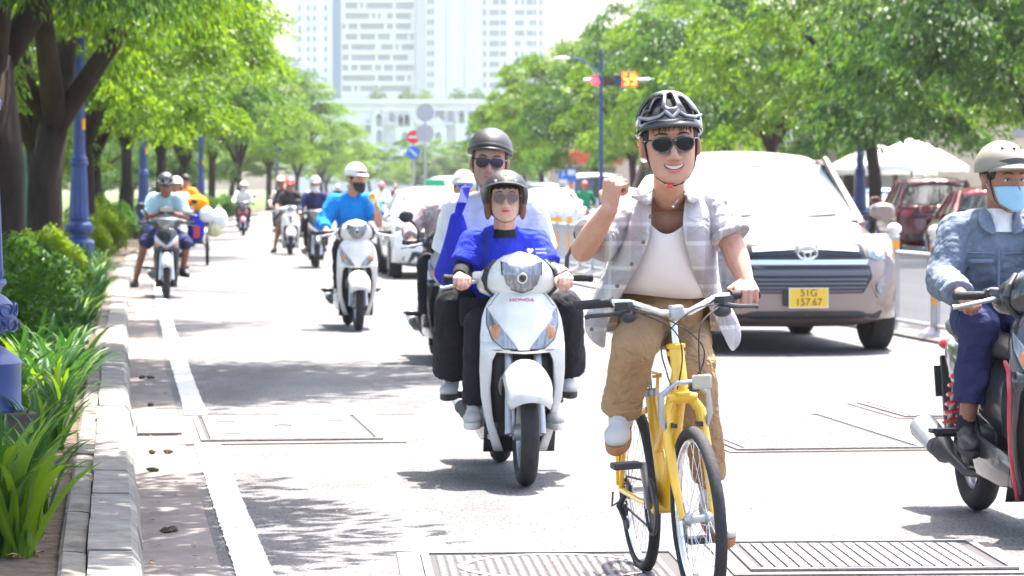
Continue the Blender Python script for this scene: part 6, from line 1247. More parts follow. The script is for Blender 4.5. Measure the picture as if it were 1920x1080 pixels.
sR = [[(1226, 346, 10.335), (1206, 350, 10.40), (1176, 362, 10.47), (1198, 350, 10.58), (1252, 342, 10.54), (1307, 350, 10.58), (1340, 362, 10.47), (1306, 350, 10.40), (1284, 346, 10.335)],
      [(1222, 385, 10.265), (1196, 390, 10.265), (1160, 398, 10.42), (1178, 392, 10.62), (1252, 388, 10.62), (1326, 392, 10.62), (1352, 398, 10.42), (1316, 390, 10.265), (1284, 385, 10.265)],
      [(1226, 425, 10.225), (1196, 430, 10.215), (1150, 438, 10.42), (1172, 436, 10.66), (1252, 430, 10.68), (1330, 436, 10.66), (1354, 438, 10.44), (1318, 430, 10.215), (1278, 415, 10.225)],
      [(1212, 470, 10.245), (1178, 474, 10.23), (1134, 480, 10.44), (1166, 484, 10.70), (1252, 476, 10.74), (1336, 484, 10.70), (1352, 482, 10.47), (1322, 474, 10.235), (1284, 462, 10.245)],
      [(1190, 515, 10.29), (1156, 518, 10.27), (1114, 520, 10.48), (1156, 530, 10.76), (1252, 528, 10.82), (1340, 530, 10.76), (1354, 524, 10.52), (1328, 516, 10.30), (1296, 508, 10.31)],
      [(1164, 556, 10.34), (1130, 556, 10.33), (1096, 558, 10.52), (1140, 575, 10.84), (1252, 580, 10.92), (1345, 572, 10.84), (1362, 560, 10.60), (1342, 556, 10.42), (1316, 552, 10.42)],
      [(1143, 600, 10.40), (1114, 602, 10.40), (1084, 592, 10.56), (1125, 606, 10.86), (1250, 612, 10.97), (1352, 600, 10.88), (1388, 582, 10.70), (1372, 592, 10.56), (1340, 600, 10.52)],
      [(1136, 636, 10.46), (1112, 634, 10.46), (1088, 618, 10.60), (1126, 616, 10.86), (1250, 622, 10.98), (1356, 612, 10.90), (1395, 612, 10.74), (1384, 632, 10.62), (1358, 640, 10.58)],
      [(1137, 658, 10.50), (1120, 648, 10.50), (1102, 634, 10.62), (1126, 618, 10.86), (1250, 624, 10.98), (1358, 614, 10.90), (1394, 634, 10.76), (1382, 652, 10.66), (1372, 664, 10.62)]]
so = vgrid('shirt', sR, M_PLAID, 3, .004)
for sc_, st_ in ((.09, .022), (.035, .008)):
    key = f'folds{sc_:.3f}'; tx2 = bpy.data.textures.get(key) or bpy.data.textures.new(key, 'CLOUDS'); tx2.noise_scale = sc_; q = so.modifiers.new('folds', 'DISPLACE'); q.texture = tx2; q.strength = st_; q.mid_level = .5
so.modifiers.move(1, 3)
def sleeve(A, E_, r, f0=-.12, f1=.86):
    b = MB(); b.cap_(A, A.lerp(E_, .4), r[0], r[1], 18); b.tube([A.lerp(E_, .2), A.lerp(E_, .55), A.lerp(E_, f1)], [r[0], r[1], r[2]], 18); o = b.blob('sleeve', M_PLAID, per, .006, 3, .014, .05)
    b = MB(); b.tube([A.lerp(E_, f1-.15), A.lerp(E_, f1-.13), A.lerp(E_, f1-.02), A.lerp(E_, f1+.02)], [r[2]*1.0, r[2]*1.1, r[2]*1.12, r[2]*1.03], 22); b.blob('cuff', M_PLAID, o, .005, 3, .010, .04)
sleeve(J['shR']+V(.005, 0, .0), J['elR'], (.076, .078, .080), f1=.80); sleeve(J['shL']+V(-.005, 0, .0), J['elL'], (.078, .078, .078), f1=.82)
for pts in ([(1230, 332, 10.35), (1204, 342, 10.37), (1184, 370, 10.30), (1212, 383, 10.215), (1221, 380, 10.215), (1225, 358, 10.26)], [(1280, 332, 10.35), (1303, 342, 10.37), (1322, 368, 10.30), (1300, 381, 10.215), (1291, 377, 10.215), (1284, 358, 10.26)]):
    p = [at(*q)-CL for q in pts]; c = sum(p, Vector())/6+Vector((0, -.006, .004)); b = MB(); b.add(p+[c], [(i, (i+1) % 6, 6) for i in range(6)]); b.obj('collar', M_PLAID, so, 50, solid=.005)
MB().tube([at(1206, 352, 10.40)-CL, at(1215, 340, 10.46)-CL, at(1254, 334, 10.50)-CL, at(1293, 340, 10.46)-CL, at(1302, 352, 10.40)-CL], .014, 8, True, 1.6).obj('collar_band', M_PLAID, so)
for q in ((1220, 406, 10.228), (1206, 454, 10.215), (1184, 495, 10.25), (1157, 536, 10.295), (1109, 617, 10.40)): MB().lathe([(.0075, 0), (.0075, -.003), (.004, -.0045)], at(*q)-CL+V(0, -.01, 0), 12, 'y').obj('button', mat('horn_button', (.16, .10, .06), .4), so)
b = MB(); b.cap_(J['pel']+V(-.03, -.0, .0), J['pel']+V(.03, 0, .0), .125, .125); b.ell(J['pel']+V(0, -.01, .04), (.152, .118, .075)); b.ell(J['pel']+V(0, -.14, .07), (.158, .15, .075)); b.ell(J['pel']+V(0, -.2, .03), (.13, .12, .085)); b.cap_(J['pel']+V(-.05, -.02, -.02), J['hipR'].lerp(J['knR'], .4), .10, .094); b.cap_(J['pel']+V(.05, -.02, -.02), J['hipL'].lerp(J['knL'], .4), .10, .092)
b.cap_(J['hipR'], J['knR'], .098, .080, 16); b.cap_(J['knR'], J['knR'].lerp(J['anR'], .35), .080, .076, 16); b.tube([J['knR'], J['knR'].lerp(J['anR'], .5), J['knR'].lerp(J['anR'], .93)], [.078, .076, .068], 18)
b.cap_(J['hipL'], J['knL'], .098, .078, 16); b.cap_(J['knL'], J['knL'].lerp(J['anL'], .3), .078, .072, 16); b.tube([J['knL'], J['knL'].lerp(J['anL'], .5), J['knL'].lerp(J['anL'], .76)], [.076, .068, .060], 18)
tr = b.blob('trousers', M_KHAKI, per, .006, 3, .020, .085)
MB().tube([J['knR'].lerp(J['anR'], f) for f in (.80, .81, .97, .99)], [.066, .075, .074, .068], 24).blob('cuff', M_KHAKI, tr, .005, 2, .006, .05)
MB().tube([J['knL'].lerp(J['anL'], f) for f in (.66, .67, .77, .79)], [.058, .066, .064, .058], 24).blob('cuff', M_KHAKI, tr, .005, 2, .006, .05)
for s in ('R', 'L'):
    MB().tube([J['an'+s].lerp(J['kn'+s], .30 if s == 'R' else .16), J['an'+s].lerp(J['kn'+s], .1), J['an'+s]-V(0, 0, .03)], [.046, .042, .044], 16).obj('sock', M_SOCK, per)
    shoe(per, 'shoe', J['an'+s], J['toe'+s], M_SHOEW, M_SOLEG, .048, .28, mat('lace_grey', (.30, .29, .28), .8))
MB().tube([at(1222, 356, 10.30)-CL, at(1238, 374, 10.265)-CL, at(1262, 386, 10.242)-CL, at(1272, 374, 10.26)-CL, at(1280, 356, 10.30)-CL], .0012, 5).obj('necklace', M_CHROME, per); MB().ell(at(1262, 387, 10.238)-CL, (.005, .003, .005)).obj('pendant', M_CHROME, per)
MB().torus((0, 0, 0), .0105, .0018, 'x', 20, 6)
# ------------------------------------------------------------------ white scooter with the two riders
G = 'motor scooters on the road'
sc1 = scooter('white scooter carrying the blue tee driver and the white tee passenger', (.001, 14.65, 0), R(5.8), M_WB, 'vision', G, None, 'L', 2)
M_BLUET = cloth('royal_blue_tee', (.025, .045, .52)); M_WTEE = cloth('white_tee', (.80, .80, .80)); M_BLK = cloth('black_cloth', (.022, .021, .026)); M_TOTE = cloth('tote_blue', (.035, .045, .46))
WL = Vector((-.03, 14.55, 0))
wj = dict(pel=at(938, 588, 14.78), chest=at(943, 505, 14.60), neck=at(946, 434, 14.52), head=at(947, 374, 14.44), shR=at(888, 456, 14.54), shL=at(1004, 456, 14.54), elR=at(866, 507, 14.46), elL=at(1030, 507, 14.46), wrR=at(862, 518, 14.30), wrL=at(1062, 518, 14.24), hipR=at(908, 588, 14.72), hipL=at(970, 588, 14.72), knR=at(896, 608, 14.34), knL=at(1012, 608, 14.30), anR=at(888, 765, 14.42), anL=at(1036, 765, 14.36), toeR=at(884, 795, 14.24), toeL=at(1044, 795, 14.20),
          handR=dict(d=(.05, -1, -.1), n=(0, 0, -1), side=1, sc=.95), handL=dict(d=(-.05, -1, -.1), n=(0, 0, -1), side=-1, sc=.95))
wp, H = human('woman in a royal blue tee and black open helmet driving the white scooter', loc_(WL, wj), WL, 0, M_SKIN3, .0062, (R(-6), R(2), 0, .97), sh=dict(m=M_BLUET, len=.82, r=(.075, .068, .05), g=.018), pants=dict(m=M_BLK, len=.95, r=(.09, .07, .06)), shoes=dict(m=M_SHOEW, sole=M_SOLEW, laces=M_WHITE), belly=.95, arm=.9)
face(wp, H, False, M_LIPR); hair(wp, H, .045, -.08); helmet(wp, H, 'open', M_MATB, M_BRPAD); glasses(wp, H, M_ROSE, mat('clear_frame', (.30, .2, .16), .2), .031, .028); chin_strap(wp, H, mat('brown_strap', (.06, .04, .03), .7))
hm_ = [c for c in wp.children if c.name.startswith('helmet')][0]; text_obj('Royal', .017, mat('gold_print', (.6, .42, .12), .35, .6), hm_, (0, -.118, .093), (R(62), 0, 0), .001)
MB().prism([(-.012, .106), (.012, .106), (.015, .118), (.006, .111), (0, .121), (-.006, .111), (-.015, .118)], -.1145, -.1115, 'y').obj('crown_print', mat('gold_print', (.6, .42, .12), .35, .6), hm_, 0)
J = loc_(WL, wj)
for s in ('R', 'L'): MB().tube([J['el'+s].lerp(J['sh'+s], .25), J['el'+s], J['el'+s].lerp(J['wr'+s], .7), J['wr'+s]], [.052, .046, .040, .036], 14).blob('undersleeve', M_BLK if s == 'R' else cloth('grey_print', (.30, .26, .27), .5), wp, .006, 3, .01)
MB().tube([J['neck']-V(0, .012, .03), J['neck']+V(0, -.012, .012)], [.072, .058], 18).obj('inner_collar', M_BLK, wp)
lg = at(994, 470, 14.40)-WL; hs = [(.016*math.sin(a)**3*1.0, .013*math.cos(a)-.005*math.cos(2*a)-.002*math.cos(3*a)) for a in np.linspace(0, 2*math.pi, 25)[:-1]]
lo_ = MB().prism(hs, -.0015, .0015, 'y').obj('logo_print', M_WHITE, wp, 0); lo_.location = lg
text_obj('NAKFUF', .014, M_WHITE, wp, lg+V(.052, 0, .007), (R(90), 0, 0), .001); text_obj('overseas', .014, M_WHITE, wp, lg+V(.055, 0, -.010), (R(90), 0, 0), .001)
sb = thing('shoulder_bag', 'black strap bag slung over the shoulder of the blue tee driver', 'bag', WL)
MB().tube([at(914, 428, 14.62)-WL, at(911, 438, 14.47)-WL, at(908, 470, 14.395)-WL, at(905, 505, 14.40)-WL, at(900, 545, 14.48)-WL], .022, 8, True, .22, (1, 0, 0)).obj('strap', M_STRAP, sb); MB().rings([sring((at(896, 585, 14.45)-WL)+V(0, 0, z), rx, ry, 4, 'z', 16) for z, rx, ry in ((-.07, .08, .03), (-.05, .09, .04), (.05, .09, .04), (.07, .08, .03))]).obj('pouch', M_BLK, sb)
ML = Vector((-.1, 15.0, 0))
mj = dict(pel=at(927, 572, 15.10), chest=at(926, 452, 15.02), neck=at(922, 372, 14.98), head=at(918, 304, 14.90), shR=at(858, 392, 15.0), shL=at(994, 392, 15.0), elR=at(838, 475, 15.08), elL=at(1016, 475, 15.08), wrR=at(866, 545, 14.90), wrL=at(990, 545, 14.90), hipR=at(896, 572, 15.04), hipL=at(960, 572, 15.04), knR=at(852, 572, 14.60), knL=at(1056, 578, 14.60), anR=at(846, 712, 14.80), anL=at(1062, 706, 14.78), toeR=at(838, 742, 14.60), toeL=at(1070, 738, 14.58))
mp, H = human('man in a white tee and sunglasses sitting behind the blue tee driver', loc_(ML, mj), ML, 0, M_SKIN, .0068, (R(1), 0, R(4), 1.1), sh=dict(m=M_WTEE, len=.95, r=(.085, .08, .065), g=.02), pants=dict(m=M_BLK, len=.90, r=(.108, .10, .10)), shoes=dict(m=M_SHOEW, sole=M_SOLEK, laces=M_WHITE), hands=False)
face(mp, H); hair(mp, H, .075, -.05); helmet(mp, H, 'skate', M_MATB); glasses(mp, H, M_SHADE2); chin_strap(mp, H)
for s in ('R', 'L'):
    A_ = loc_(ML, mj); MB().tube([A_['an'+s]+V(0, 0, .09), A_['an'+s]-V(0, 0, .02)], [.040, .042], 14).obj('sock', M_SOCK, mp)
tb = thing('tote_bag', 'royal blue cloth tote bag hanging from the passenger shoulder', 'bag', at(850, 480, 14.78)); TL = tb.location
b = MB(); rs = []
for py, x0, x1, sl, th in ((398, 846, 868, 0, .010), (412, 842, 872, 0, .016), (440, 837, 880, -2, .03), (480, 826, 886, -4, .05), (515, 813, 890, -10, .062), (536, 813, 890, -16, .05), (546, 824, 888, -14, .025), (550, 838, 884, -12, .008)):
    cx = (x0+x1)/2; rs.append([at(cx+(x1-x0)/2*math.cos(a), py-sl*math.cos(a)*1.0+2*math.sin(3*a+py), 14.74-th*math.sin(a)*1.0)-TL for a in [2*math.pi*k/28 for k in range(28)]])
b.rings(rs); b.obj('sack', M_TOTE, tb, 180, sub=1)
for d in (-.03, .03): MB().tube([at(858, 404, 14.74+d)-TL, at(866, 380, 14.74+d*1.5)-TL, at(872, 356, 14.86+d*2.6)-TL, at(874, 350, 15.0)-TL], [.034, .026, .024, .024], 8, True, .15).obj('strap', M_TOTE, tb)
# ------------------------------------------------------------------ denim rider at the frame edge
sc2 = scooter('black scooter with a red edge line under the denim jacket man at the frame edge', (2.135, 12.345, 0), R(7), mat('grey_black_body', (.035, .035, .04), .28, 0, .5, .8), 'airy', G, M_BB, '', 2)
MB().tube([(-hwz(z)*.88-.004, fy(hwz(z)*.88, z)+dy, z) for z, dy in ((.72, .10), (.68, .035), (.60, .02), (.48, .02), (.34, .02), (.22, .02), (.15, .03))], [.010, .015, .014, .013, .013, .013, .008], 8, True, .6).obj('red_edge', M_RB, sc2)
DL = Vector((2.05, 12.7, 0))
dj = dict(pel=at(1856, 600, 12.92), chest=at(1862, 488, 12.78), neck=at(1874, 405, 12.74), head=at(1881, 338, 12.68), shR=at(1796, 436, 12.76), shL=at(1942, 432, 12.72), elR=at(1768, 528, 12.66), elL=at(1985, 525, 12.6), wrR=at(1806, 556, 12.30), wrL=at(2062, 552, 12.2), hipR=at(1822, 600, 12.86), hipL=at(1886, 600, 12.86), knR=at(1836, 612, 12.40), knL=at(1950, 612, 12.36), anR=at(1812, 800, 12.48), anL=at(1968, 800, 12.4), toeR=at(1824, 850, 12.28), toeL=at(1980, 845, 12.2),
          handR=dict(d=(.12, -1, -.1), n=(0, 0, -1), side=1, sc=1.05), handL=dict(d=(0, -1, -.1), n=(0, 0, -1), side=-1, sc=1.05))
M_DEN = cloth('denim', (.155, .185, .24), .25); M_NAVY = cloth('navy_cloth', (.03, .035, .10))
dp, H = human('man in a denim jacket, beige cap helmet and blue mask at the frame edge', loc_(DL, dj), DL, 0, M_SKIN2, .0065, (R(2), R(24), 0, 1.1), sh=dict(m=M_DEN, len=1.82, r=(.092, .08, .062), g=.03), pants=dict(m=M_NAVY, len=.74, r=(.098, .085, .075)), shoes=dict(m=M_SHOEK, sole=M_SOLEK, laces=M_BLK), fold=.022)
face(dp, H, mouth=False); hair(dp, H, .05, -.06); helmet(dp, H, 'half', mat('beige_helmet', (.27, .24, .20), .55), mat('taupe_band', (.06, .055, .06), .6)); mask_(dp, H, M_MASKB); chin_strap(dp, H)
J = loc_(DL, dj); MB().tube([J['neck']-V(0, .02, .075), J['neck']+V(0, -.01, .03)], [.088, .062], 18).obj('white_collar', M_WTEE, dp)
for s in (-1, 1):
    p = [J['neck']+V(s*x, y, z) for x, y, z in ((.022, -.125, -.10), (.05, -.09, .02), (.075, -.02, .045), (.115, -.05, .005), (.10, -.115, -.06), (.06, -.135, -.075))]; b = MB(); b.add(p+[sum(p, Vector())/6+V(0, -.012, .008)], [(i, (i+1) % 6, 6) for i in range(6)]); b.obj('jacket_collar', M_DEN, dp, 180, sub=1, solid=.007)
MB().tube([J['an'+'R']+V(0, 0, .05), J['anR']-V(0, 0, .02)], [.040, .044], 14).obj('sock', M_BLK, dp)
for pts in ([(0, -.150, .06), (0, -.158, -.02), (0, -.152, -.10), (0, -.145, -.2)], [(-.13, -.115, .035), (-.08, -.145, .035), (-.02, -.156, .03)], [(.02, -.156, .03), (.08, -.145, .035), (.13, -.115, .035)]):
    MB().tube([J['chest']+V(*q) for q in pts], .0055, 6, True, .6).obj('seam', M_DEN, dp)
MB().box(J['chest']+V(-.075, -.148, .0), (.11, .012, .018), (0, 0, -.3)).obj('pocket_flap', M_DEN, dp, bevel=.004)
# ------------------------------------------------------------------ other riders, generic pose in scooter space
def rider(label, loc, rz, shirt, pants, hk, hm, hm2=None, msk=None, head=(0, 0, 0, 1.05), skin=None, vox=.009, shl=.8, pl=.93, glass=None, shoes=None, lod=1, arm=1.0, **pose):
    p, H = human(label, ride_pose(**pose), loc, rz, skin or M_SKIN2, vox, head, 'riders on the road', sh=dict(m=shirt, len=shl, r=(.085, .07, .052), g=.018), pants=dict(m=pants, len=pl, r=(.095, .078, .07)), shoes=shoes or dict(m=M_SHOEK, sole=M_SOLEK))
    if msk: mask_(p, H, msk)
    if lod: face(p, H, mouth=not msk, eyes=True); hair(p, H, .05, -.06)
    if hk: helmet(p, H, hk, hm, hm2, lod)
    if glass: glasses(p, H, glass)
    if lod and hk: chin_strap(p, H)
    return p
def pair(y, px, py=None): return ((px-960)*y/5500, y, 0)
bl_ = Vector((-1.631, 30.09, 0)); th_ = R(8)
scooter('white scooter ridden by the man in the bright blue shirt eating a snack', bl_, th_, M_WB, 'vision', G, None, '', 1)
M_AZ = cloth('azure_shirt', (.012, .22, .66))
br = rider('man in a bright blue shirt, white cap helmet and black mask holding a snack', bl_, th_, M_AZ, M_BLK, 'half', M_WHEL, M_DARK, M_MASKK, (R(8), R(34), 0, 1.1), M_SKIN, .008, 1.55, pl=.9, elL=(.24, -.12, 1.06), wrL=(.21, -.28, 1.245), handL=dict(d=(-.25, -.35, .9), n=(-.8, .55, .1), side=-1, curl=(35, 45, 30)), shL=(.175, .03, 1.31), head=(.03, -.02, 1.53)) if False else None
br, Hb = human('man in a bright blue shirt, white cap helmet and black mask holding a snack', ride_pose(elL=(.26, -.10, 1.07), wrL=(.22, -.26, 1.24), handL=dict(d=(-.25, -.35, .9), n=(-.8, .55, .1), side=-1, curl=(30, 45, 30)), head=(.03, -.02, 1.525), shL=(.18, .03, 1.30), shR=(-.18, .05, 1.29), elR=(-.31, .0, 1.07)), bl_, th_, M_SKIN, .0085, (R(8), R(34), 0, 1.1), 'riders on the road', sh=dict(m=M_AZ, len=1.8, bare='L', r=(.095, .085, .06), g=.028), pants=dict(m=M_BLK, len=.9), shoes=dict(m=M_SHOEW, sole=M_SOLEW), fold=.02)
face(br, Hb, mouth=False); hair(br, Hb, .05, -.06); helmet(br, Hb, 'half', M_WHEL, M_DARK); mask_(br, Hb, M_MASKK); chin_strap(br, Hb)
sn = thing('snack', 'yellow bread snack in the raised hand of the blue shirted rider', 'snack', bl_, th_); MB().ell((.165, -.355, 1.345), (.035, .03, .05), (.2, .4, 0)).obj('bread', mat('bread', (.72, .45, .13), .8, nz=.3, ns=30, bump=.5, bs=60), sn); MB().tube([(.19, -.335, 1.28), (.175, -.35, 1.335)], [.018, .042], 10).obj('wrapper', mat('wrapper', (.75, .6, .3), .5), sn)
# stopped rider at the kerb looking at his phone
k_ = Vector((-4.57, 38.73, 0)); th_ = R(7.5)
scooter('black and silver scooter stopped at the kerb under the pale blue tee man', k_, th_, M_BB, 'sport', G, M_SB2, 'R', 1)
M_PALE = cloth('pale_blue_tee', (.36, .58, .66))
kr, Hk = human('man in a pale blue tee stopped at the kerb looking at his phone', ride_pose(pel=(0, .2, .86), chest=(0, .12, 1.13), neck=(0, .06, 1.33), head=(0, -.01, 1.47), elR=(-.26, -.02, 1.05), elL=(.26, -.02, 1.05), wrR=(-.10, -.21, 1.10), wrL=(.10, -.21, 1.10), handR=dict(d=(.5, -.6, .25), n=(.3, .3, .8), side=-1, curl=(25, 40, 30)), handL=dict(d=(-.5, -.6, .25), n=(-.3, .3, .8), side=1, curl=(25, 40, 30)), knR=(-.28, -.2, .72), knL=(.27, -.25, .70), anR=(-.40, -.12, .215), anL=(.22, -.08, .36), toeR=(-.44, -.30, .16), toeL=(.28, -.24, .29)), k_, th_, mat('skin_brown', (.24, .10, .055), .55, nz=.08, ns=12), .009, (R(26), R(4), 0, 1.1), 'riders on the road', sh=dict(m=M_PALE, len=.85, r=(.095, .085, .07), g=.024), pants=dict(m=M_NAVY, len=-.03, r=(.10, .085, .07)), shoes=dict(m=M_SHOEK, sole=M_SOLEK))
face(kr, Hk, eyes=False); hair(kr, Hk, .06, -.05); helmet(kr, Hk, 'cycle', mat('grey_helmet', (.10, .10, .11), .4, 0, .5, .3)); chin_strap(kr, Hk)
ph = thing('phone', 'dark phone held by the stopped man in the pale blue tee', 'phone', k_, th_); MB().box((0, -.30, 1.155), (.16, .012, .075), (-.6, 0, 0)).obj('case', M_DARK, ph, bevel=.004); MB().box((.0, -.292, 1.16), (.145, .004, .062), (-.6, 0, 0)).obj('screen', M_GLASS, ph, 0)
# vendor scooter hung with bags behind him
v_ = Vector((-6.30, 55.0, 0)); th_ = R(7)
scooter('cream scooter hung with coloured bags behind the stopped rider', v_, th_, M_CREAM, 'vespa', G, None, 'L', 1)
rider('rider in a white visor helmet on the bag laden scooter', v_, th_, cloth('cream_jacket', (.55, .5, .46)), M_BLK, 'open', M_WHEL, None, None, (R(10), 0, 0, 1.08), vox=.011, shl=1.8)
pr, Hp = human('dark haired person leaning behind the white visor rider on the bag laden scooter', ride_pose(pel=(.1, .75, .92), chest=(.14, .68, 1.25), neck=(.16, .64, 1.43), head=(.18, .60, 1.58), shR=(-.03, .68, 1.38), shL=(.32, .68, 1.38), elR=(-.12, .6, 1.15), elL=(.44, .6, 1.15), wrR=(-.1, .4, 1.0), wrL=(.46, .38, 1.05), hipR=(0, .72, .92), hipL=(.18, .72, .92), knR=(-.2, .4, .8), knL=(.3, .4, .8), anR=(-.22, .45, .42), anL=(.3, .45, .42), toeR=(-.22, .3, .36), toeL=(.32, .3, .36)), v_, th_, M_SKIN2, .012, (R(30), R(20), 0, 1.0), 'riders on the road', sh=dict(m=cloth('orange_top', (.85, .30, .03)), len=1.5), pants=dict(m=M_BLK), shoes=dict(m=M_SHOEK, sole=M_SOLEK)); hair(pr, Hp, .05, -.1)
def bag(label, off, rad, m, h=0):
    t = thing('hanging_bag', label, 'bag', v_, th_, 'bags hung on the cream scooter'); c = Vector(off); b = MB(); b.rings([sring(c+V(0, 0, z*rad[2]), rad[0]*r, rad[1]*r, 2.6, 'z', 18) for z, r in ((-1, .35), (-.8, .85), (-.2, 1.0), (.4, .92), (.8, .6), (1.0, .25))]); b.obj('sack', m, t, 180, sub=1); MB().tube([c+V(-rad[0]*.3, 0, rad[2]*.9), c+V(0, 0, rad[2]*1.35), c+V(rad[0]*.3, 0, rad[2]*.9)], .012, 6).obj('handle', m, t)
bag('orange bag on top of the load of the cream scooter', (.40, -.02, 1.16), (.22, .16, .16), cloth('orange_bag', (.9, .32, .01))); bag('long dark blue bag hanging down the side of the cream scooter', (.38, -.12, .72), (.16, .13, .30), M_TOTE)
bag('white sack beside the orange bag', (.56, -.1, .95), (.16, .16, .15), M_WTEE); bag('pale yellow sack lowest on the load', (.72, .0, .66), (.15, .15, .14), cloth('pale_yellow', (.66, .62, .38))); bag('big white sack farthest out on the load', (.80, .05, .86), (.17, .17, .20), M_CANV)
ct = thing('cargo_cart', 'cargo cart with a thin spoked wheel and red box beside the cream scooter', 'cart', v_+V(.45, .1, 0), th_); b = MB(); b.torus((.12, -.3, .30), .275, .03, 'x', 36, 8); wq = b.obj('wheel', M_TYRE, ct)
b = MB()
for k in range(12): b.tube([(.12, -.3, .3), (.12, -.3+.26*math.sin(k*math.pi/6), .3+.26*math.cos(k*math.pi/6))], .004, 4)
b.obj('spokes', M_SPOKE, wq)['kind'] = 'stuff'
MB().box((-.08, -.2, .62), (.12, .2, .22)).obj('box', M_RED, ct, bevel=.01); MB().tube([(-.3, .2, .5), (.0, -.1, .5), (.12, -.3, .3)], .015, 6).obj('frame', M_DARK, ct); MB().box((-.1, .1, .42), (.3, .7, .05)).obj('platform', M_DARK, ct)
# the rider hidden behind the tote bag
h_ = Vector((-.57, 24.4, 0)); th_ = R(7)
scooter('grey scooter almost hidden behind the blue tote bag', h_, th_, M_SB2, 'airy', G, None, 'R', 1)
rider('rider with white goggled helmet and floral sleeves hidden behind the tote bag', h_, th_, cloth('floral_print', (.45, .36, .37), .6), M_BLK, 'half', M_WHEL, None, None, (0, 0, 0, 1.0), M_SKIN, .009, 1.85, glass=mat('blue_mirror', (.08, .1, .45), .08, .6), head=(0, 0, 1.0), ) if False else None
hp, Hh = human('rider with white goggled helmet and floral sleeves hidden behind the tote bag', ride_pose(head=(.17, 0, 1.43), neck=(.12, .02, 1.29), shR=(-.14, .05, 1.25)), h_, th_, M_SKIN, .0095, (0, 0, 0, 1.0), 'riders on the road', sh=dict(m=cloth('floral_print', (.45, .36, .37), .6), len=1.85, r=(.085, .075, .06), g=.02), pants=dict(m=M_BLK, len=.93, r=(.095, .085, .08)), shoes=dict(m=M_SHOEK, sole=M_SOLEK))
helmet(hp, Hh, 'half', M_WHEL); glasses(hp, Hh, mat('blue_mirror', (.08, .1, .45), .08, .6), M_WHITE, .034, .026, -.112, .02); face(hp, Hh); hair(hp, Hh)
# riders further up the street
rows = [
 (-4.85, 64.1, 'white round fronted scooter with a slim black grille', 'rider in a black tee and red helmet, bare leg out, on the slim grille scooter', M_WB, 'vespa', cloth('black_tee', (.03, .03, .035)), mat('brown_shorts', (.2, .15, .12), .8), 'half', mat('red_helmet', (.65, .05, .05), .35), None, .8, -.03),
 (-3.58, 53.4, 'black scooter with a white headlight cowl', 'rider in a navy jacket and white mask on the black scooter', M_BB, 'wave', M_NAVY, M_BLK, 'half', mat('silver_helmet', (.45, .45, .47), .3, .2), M_MASKW, 1.85, .93),
 (-8.28, 90.4, 'black scooter with red front blades by the verge', 'rider in a white jacket and pale helmet on the red bladed scooter', M_BB, 'sport', M_WTEE, M_BLK, 'open', mat('pale_helmet', (.6, .55, .45), .4), M_MASKW, 1.85, .93),
 (-7.75, 99, 'dark scooter close behind the red bladed one', 'rider in a dark top and white helmet behind the red bladed scooter', M_RB, 'wave', M_BLK, M_BLK, 'half', M_WHEL, None, .85, .93),
 (-7.2, 106, 'silver scooter of the far pair', 'rider with a white helmet and white sleeves of the far pair', M_SB2, 'vision', M_WTEE, mat('denim_shorts', (.3, .33, .38), .8), 'half', M_WHEL, None, 1.8, -.05),
 (-6.3, 80, 'grey scooter left of the slim grille scooter', 'rider in beige with a grey helmet and mask left of the black tee rider', M_SB2, 'airy', cloth('beige_top', (.5, .42, .36)), M_BLK, 'half', mat('grey_helmet2', (.4, .4, .42), .4), M_MASKW, 1.8, .93),
 (-4.9, 92, 'dark scooter behind the black tee rider', 'rider in white with a white helmet just right of the red helmet', M_BB, 'wave', M_WTEE, M_BLK, 'half', M_WHEL, None, .85, .93),
 (-4.4, 80, 'dark blue scooter behind the navy rider', 'rider in violet blue with a white helmet behind the navy rider', mat('blue_body', (.04, .07, .3), .3, 0, .5, .6), 'wave', cloth('violet_blue', (.12, .12, .42)), M_BLK, 'half', M_WHEL, None, 1.8, .93),
 (-4.35, 98, 'white scooter behind the blue shirted rider', 'rider with a red helmet and white top behind the blue shirted rider', M_WB, 'vision', M_WTEE, M_BLK, 'half', mat('pink_red_helmet', (.7, .12, .14), .4), None, 1.8, .93),
 (-5.66, 142.6, 'far dark scooter alone on the sunlit road', 'far rider in dark red alone on the sunlit road', M_BB, 'wave', cloth('dark_red_top', (.25, .05, .05)), M_BLK, 'half', M_SKIN2, None, .85, .93),
 (-9.9, 128, 'far scooter by the verge behind the red bladed one', 'far rider in white by the verge', M_BB, 'wave', M_WTEE, M_BLK, 'half', M_WHEL, None, 1.8, .93),
 (-8.2, 138, 'far scooter behind the far pair', 'far rider in grey behind the far pair', M_RB, 'wave', M_BLK, M_BLK, 'half', M_WHEL, None, 1.8, .93)]
for i, (x, y, l1, l2, bm, st, shm, pm_, hk, hmt, mk, shl, pl) in enumerate(rows):
    th_ = math.atan(-kslope(y)); p = Vector((x, y, 0)); scooter(l1, p, th_, bm, st, G, M_RB if 'red front' in l1 else M_WB if 'white headlight' in l1 else None, 'LR' if i % 2 else 'L', 0)
    kw = {}
    if i == 0: kw = dict(knR=(-.24, -.15, .70), anR=(-.34, -.10, .12), toeR=(-.40, -.26, .06), anL=(.16, -.2, .375))
    rider(l2, p, th_, shm, pm_, hk, hmt, None, mk, (R(4), (i*37 % 30-15)*.01, 0, 1.08), [M_SKIN2, M_SKIN][i % 2], .010 if y < 85 else .014, shl, pl, lod=1 if y < 85 else 0, **kw)
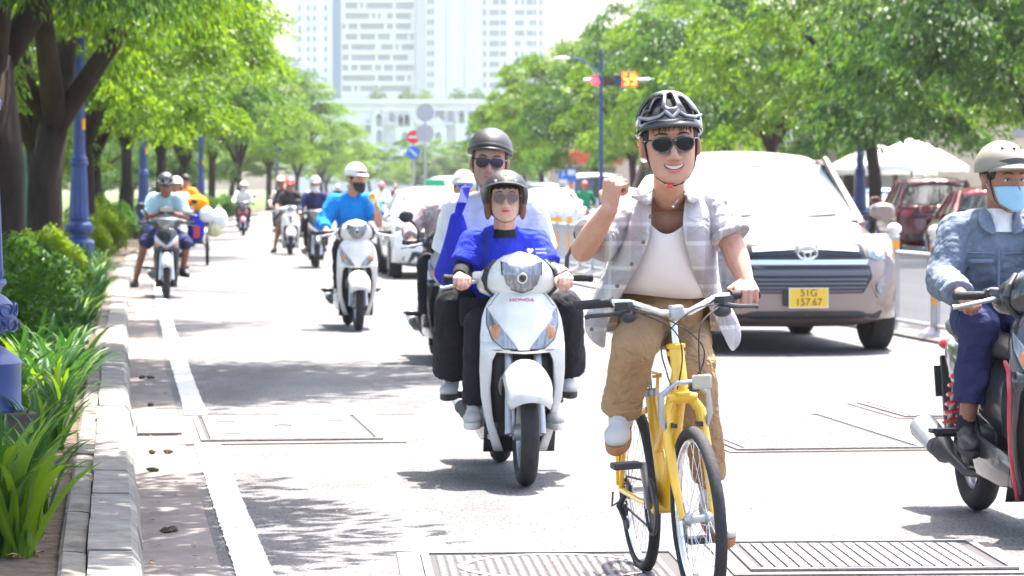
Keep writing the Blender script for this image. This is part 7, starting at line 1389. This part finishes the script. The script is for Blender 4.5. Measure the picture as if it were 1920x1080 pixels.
p2, H2 = human('passenger with a pale pink helmet behind the black tee rider', ride_pose(pel=(0, .55, .90), chest=(-.05, .50, 1.20), neck=(-.12, .48, 1.39), head=(-.20, .45, 1.56), shR=(-.22, .5, 1.34), shL=(.1, .5, 1.34), elR=(-.32, .4, 1.12), elL=(.25, .4, 1.12), wrR=(-.2, .25, .98), wrL=(.2, .25, .98), hipR=(-.1, .5, .9), hipL=(.1, .5, .9), knR=(-.25, .15, .82), knL=(.25, .15, .82), anR=(-.24, .28, .45), anL=(.24, .28, .45), toeR=(-.26, .12, .40), toeL=(.26, .12, .40)), Vector((-4.85, 64.1, 0)), math.atan(-kslope(64)), M_SKIN2, .012, (0, 0, 0, 1.05), 'riders on the road', sh=dict(m=M_BLK, len=1.5), pants=dict(m=M_BLK), shoes=dict(m=M_SHOEK, sole=M_SOLEK)); helmet(p2, H2, 'half', mat('pale_pink_helmet', (.62, .45, .40), .4)); face(p2, H2)
# courier on the far carriageway
gx = Vector(((1096-960)*84/5500, 84, 0)); scooter('black scooter with a red tail light beyond the fence under the green jacket rider', gx, math.pi+math.atan(-kslope(84)), M_BB, 'wave', G, None, '', 0)
rider('rider in a green jacket seen from behind beyond the fence', gx, math.pi+math.atan(-kslope(84)), cloth('courier_green', (.01, .20, .09)), M_BLK, 'half', mat('courier_helmet', (.5, .08, .06), .4), None, None, (0, 0, 0, 1.05), vox=.011, shl=1.8, lod=0)
# ------------------------------------------------------------------ air
hz = MB(); hz.box((0, 400, 60), (420, 1240, 126)); hz = hz.obj('haze', None, None, 0); hz['kind'] = 'stuff'
hm = bpy.data.materials.new('haze'); hm.use_nodes = True; nt = hm.node_tree; nt.nodes.clear()
o = nt.nodes.new('ShaderNodeOutputMaterial'); v = nt.nodes.new('ShaderNodeVolumePrincipled'); v.inputs['Color'].default_value = (.93, .94, 1, 1)
v.inputs['Density'].default_value = .00014; v.inputs['Anisotropy'].default_value = .2; nt.links.new(v.outputs[0], o.inputs['Volume']); hz.data.materials.append(hm)
hm.volume_intersection_method if False else None
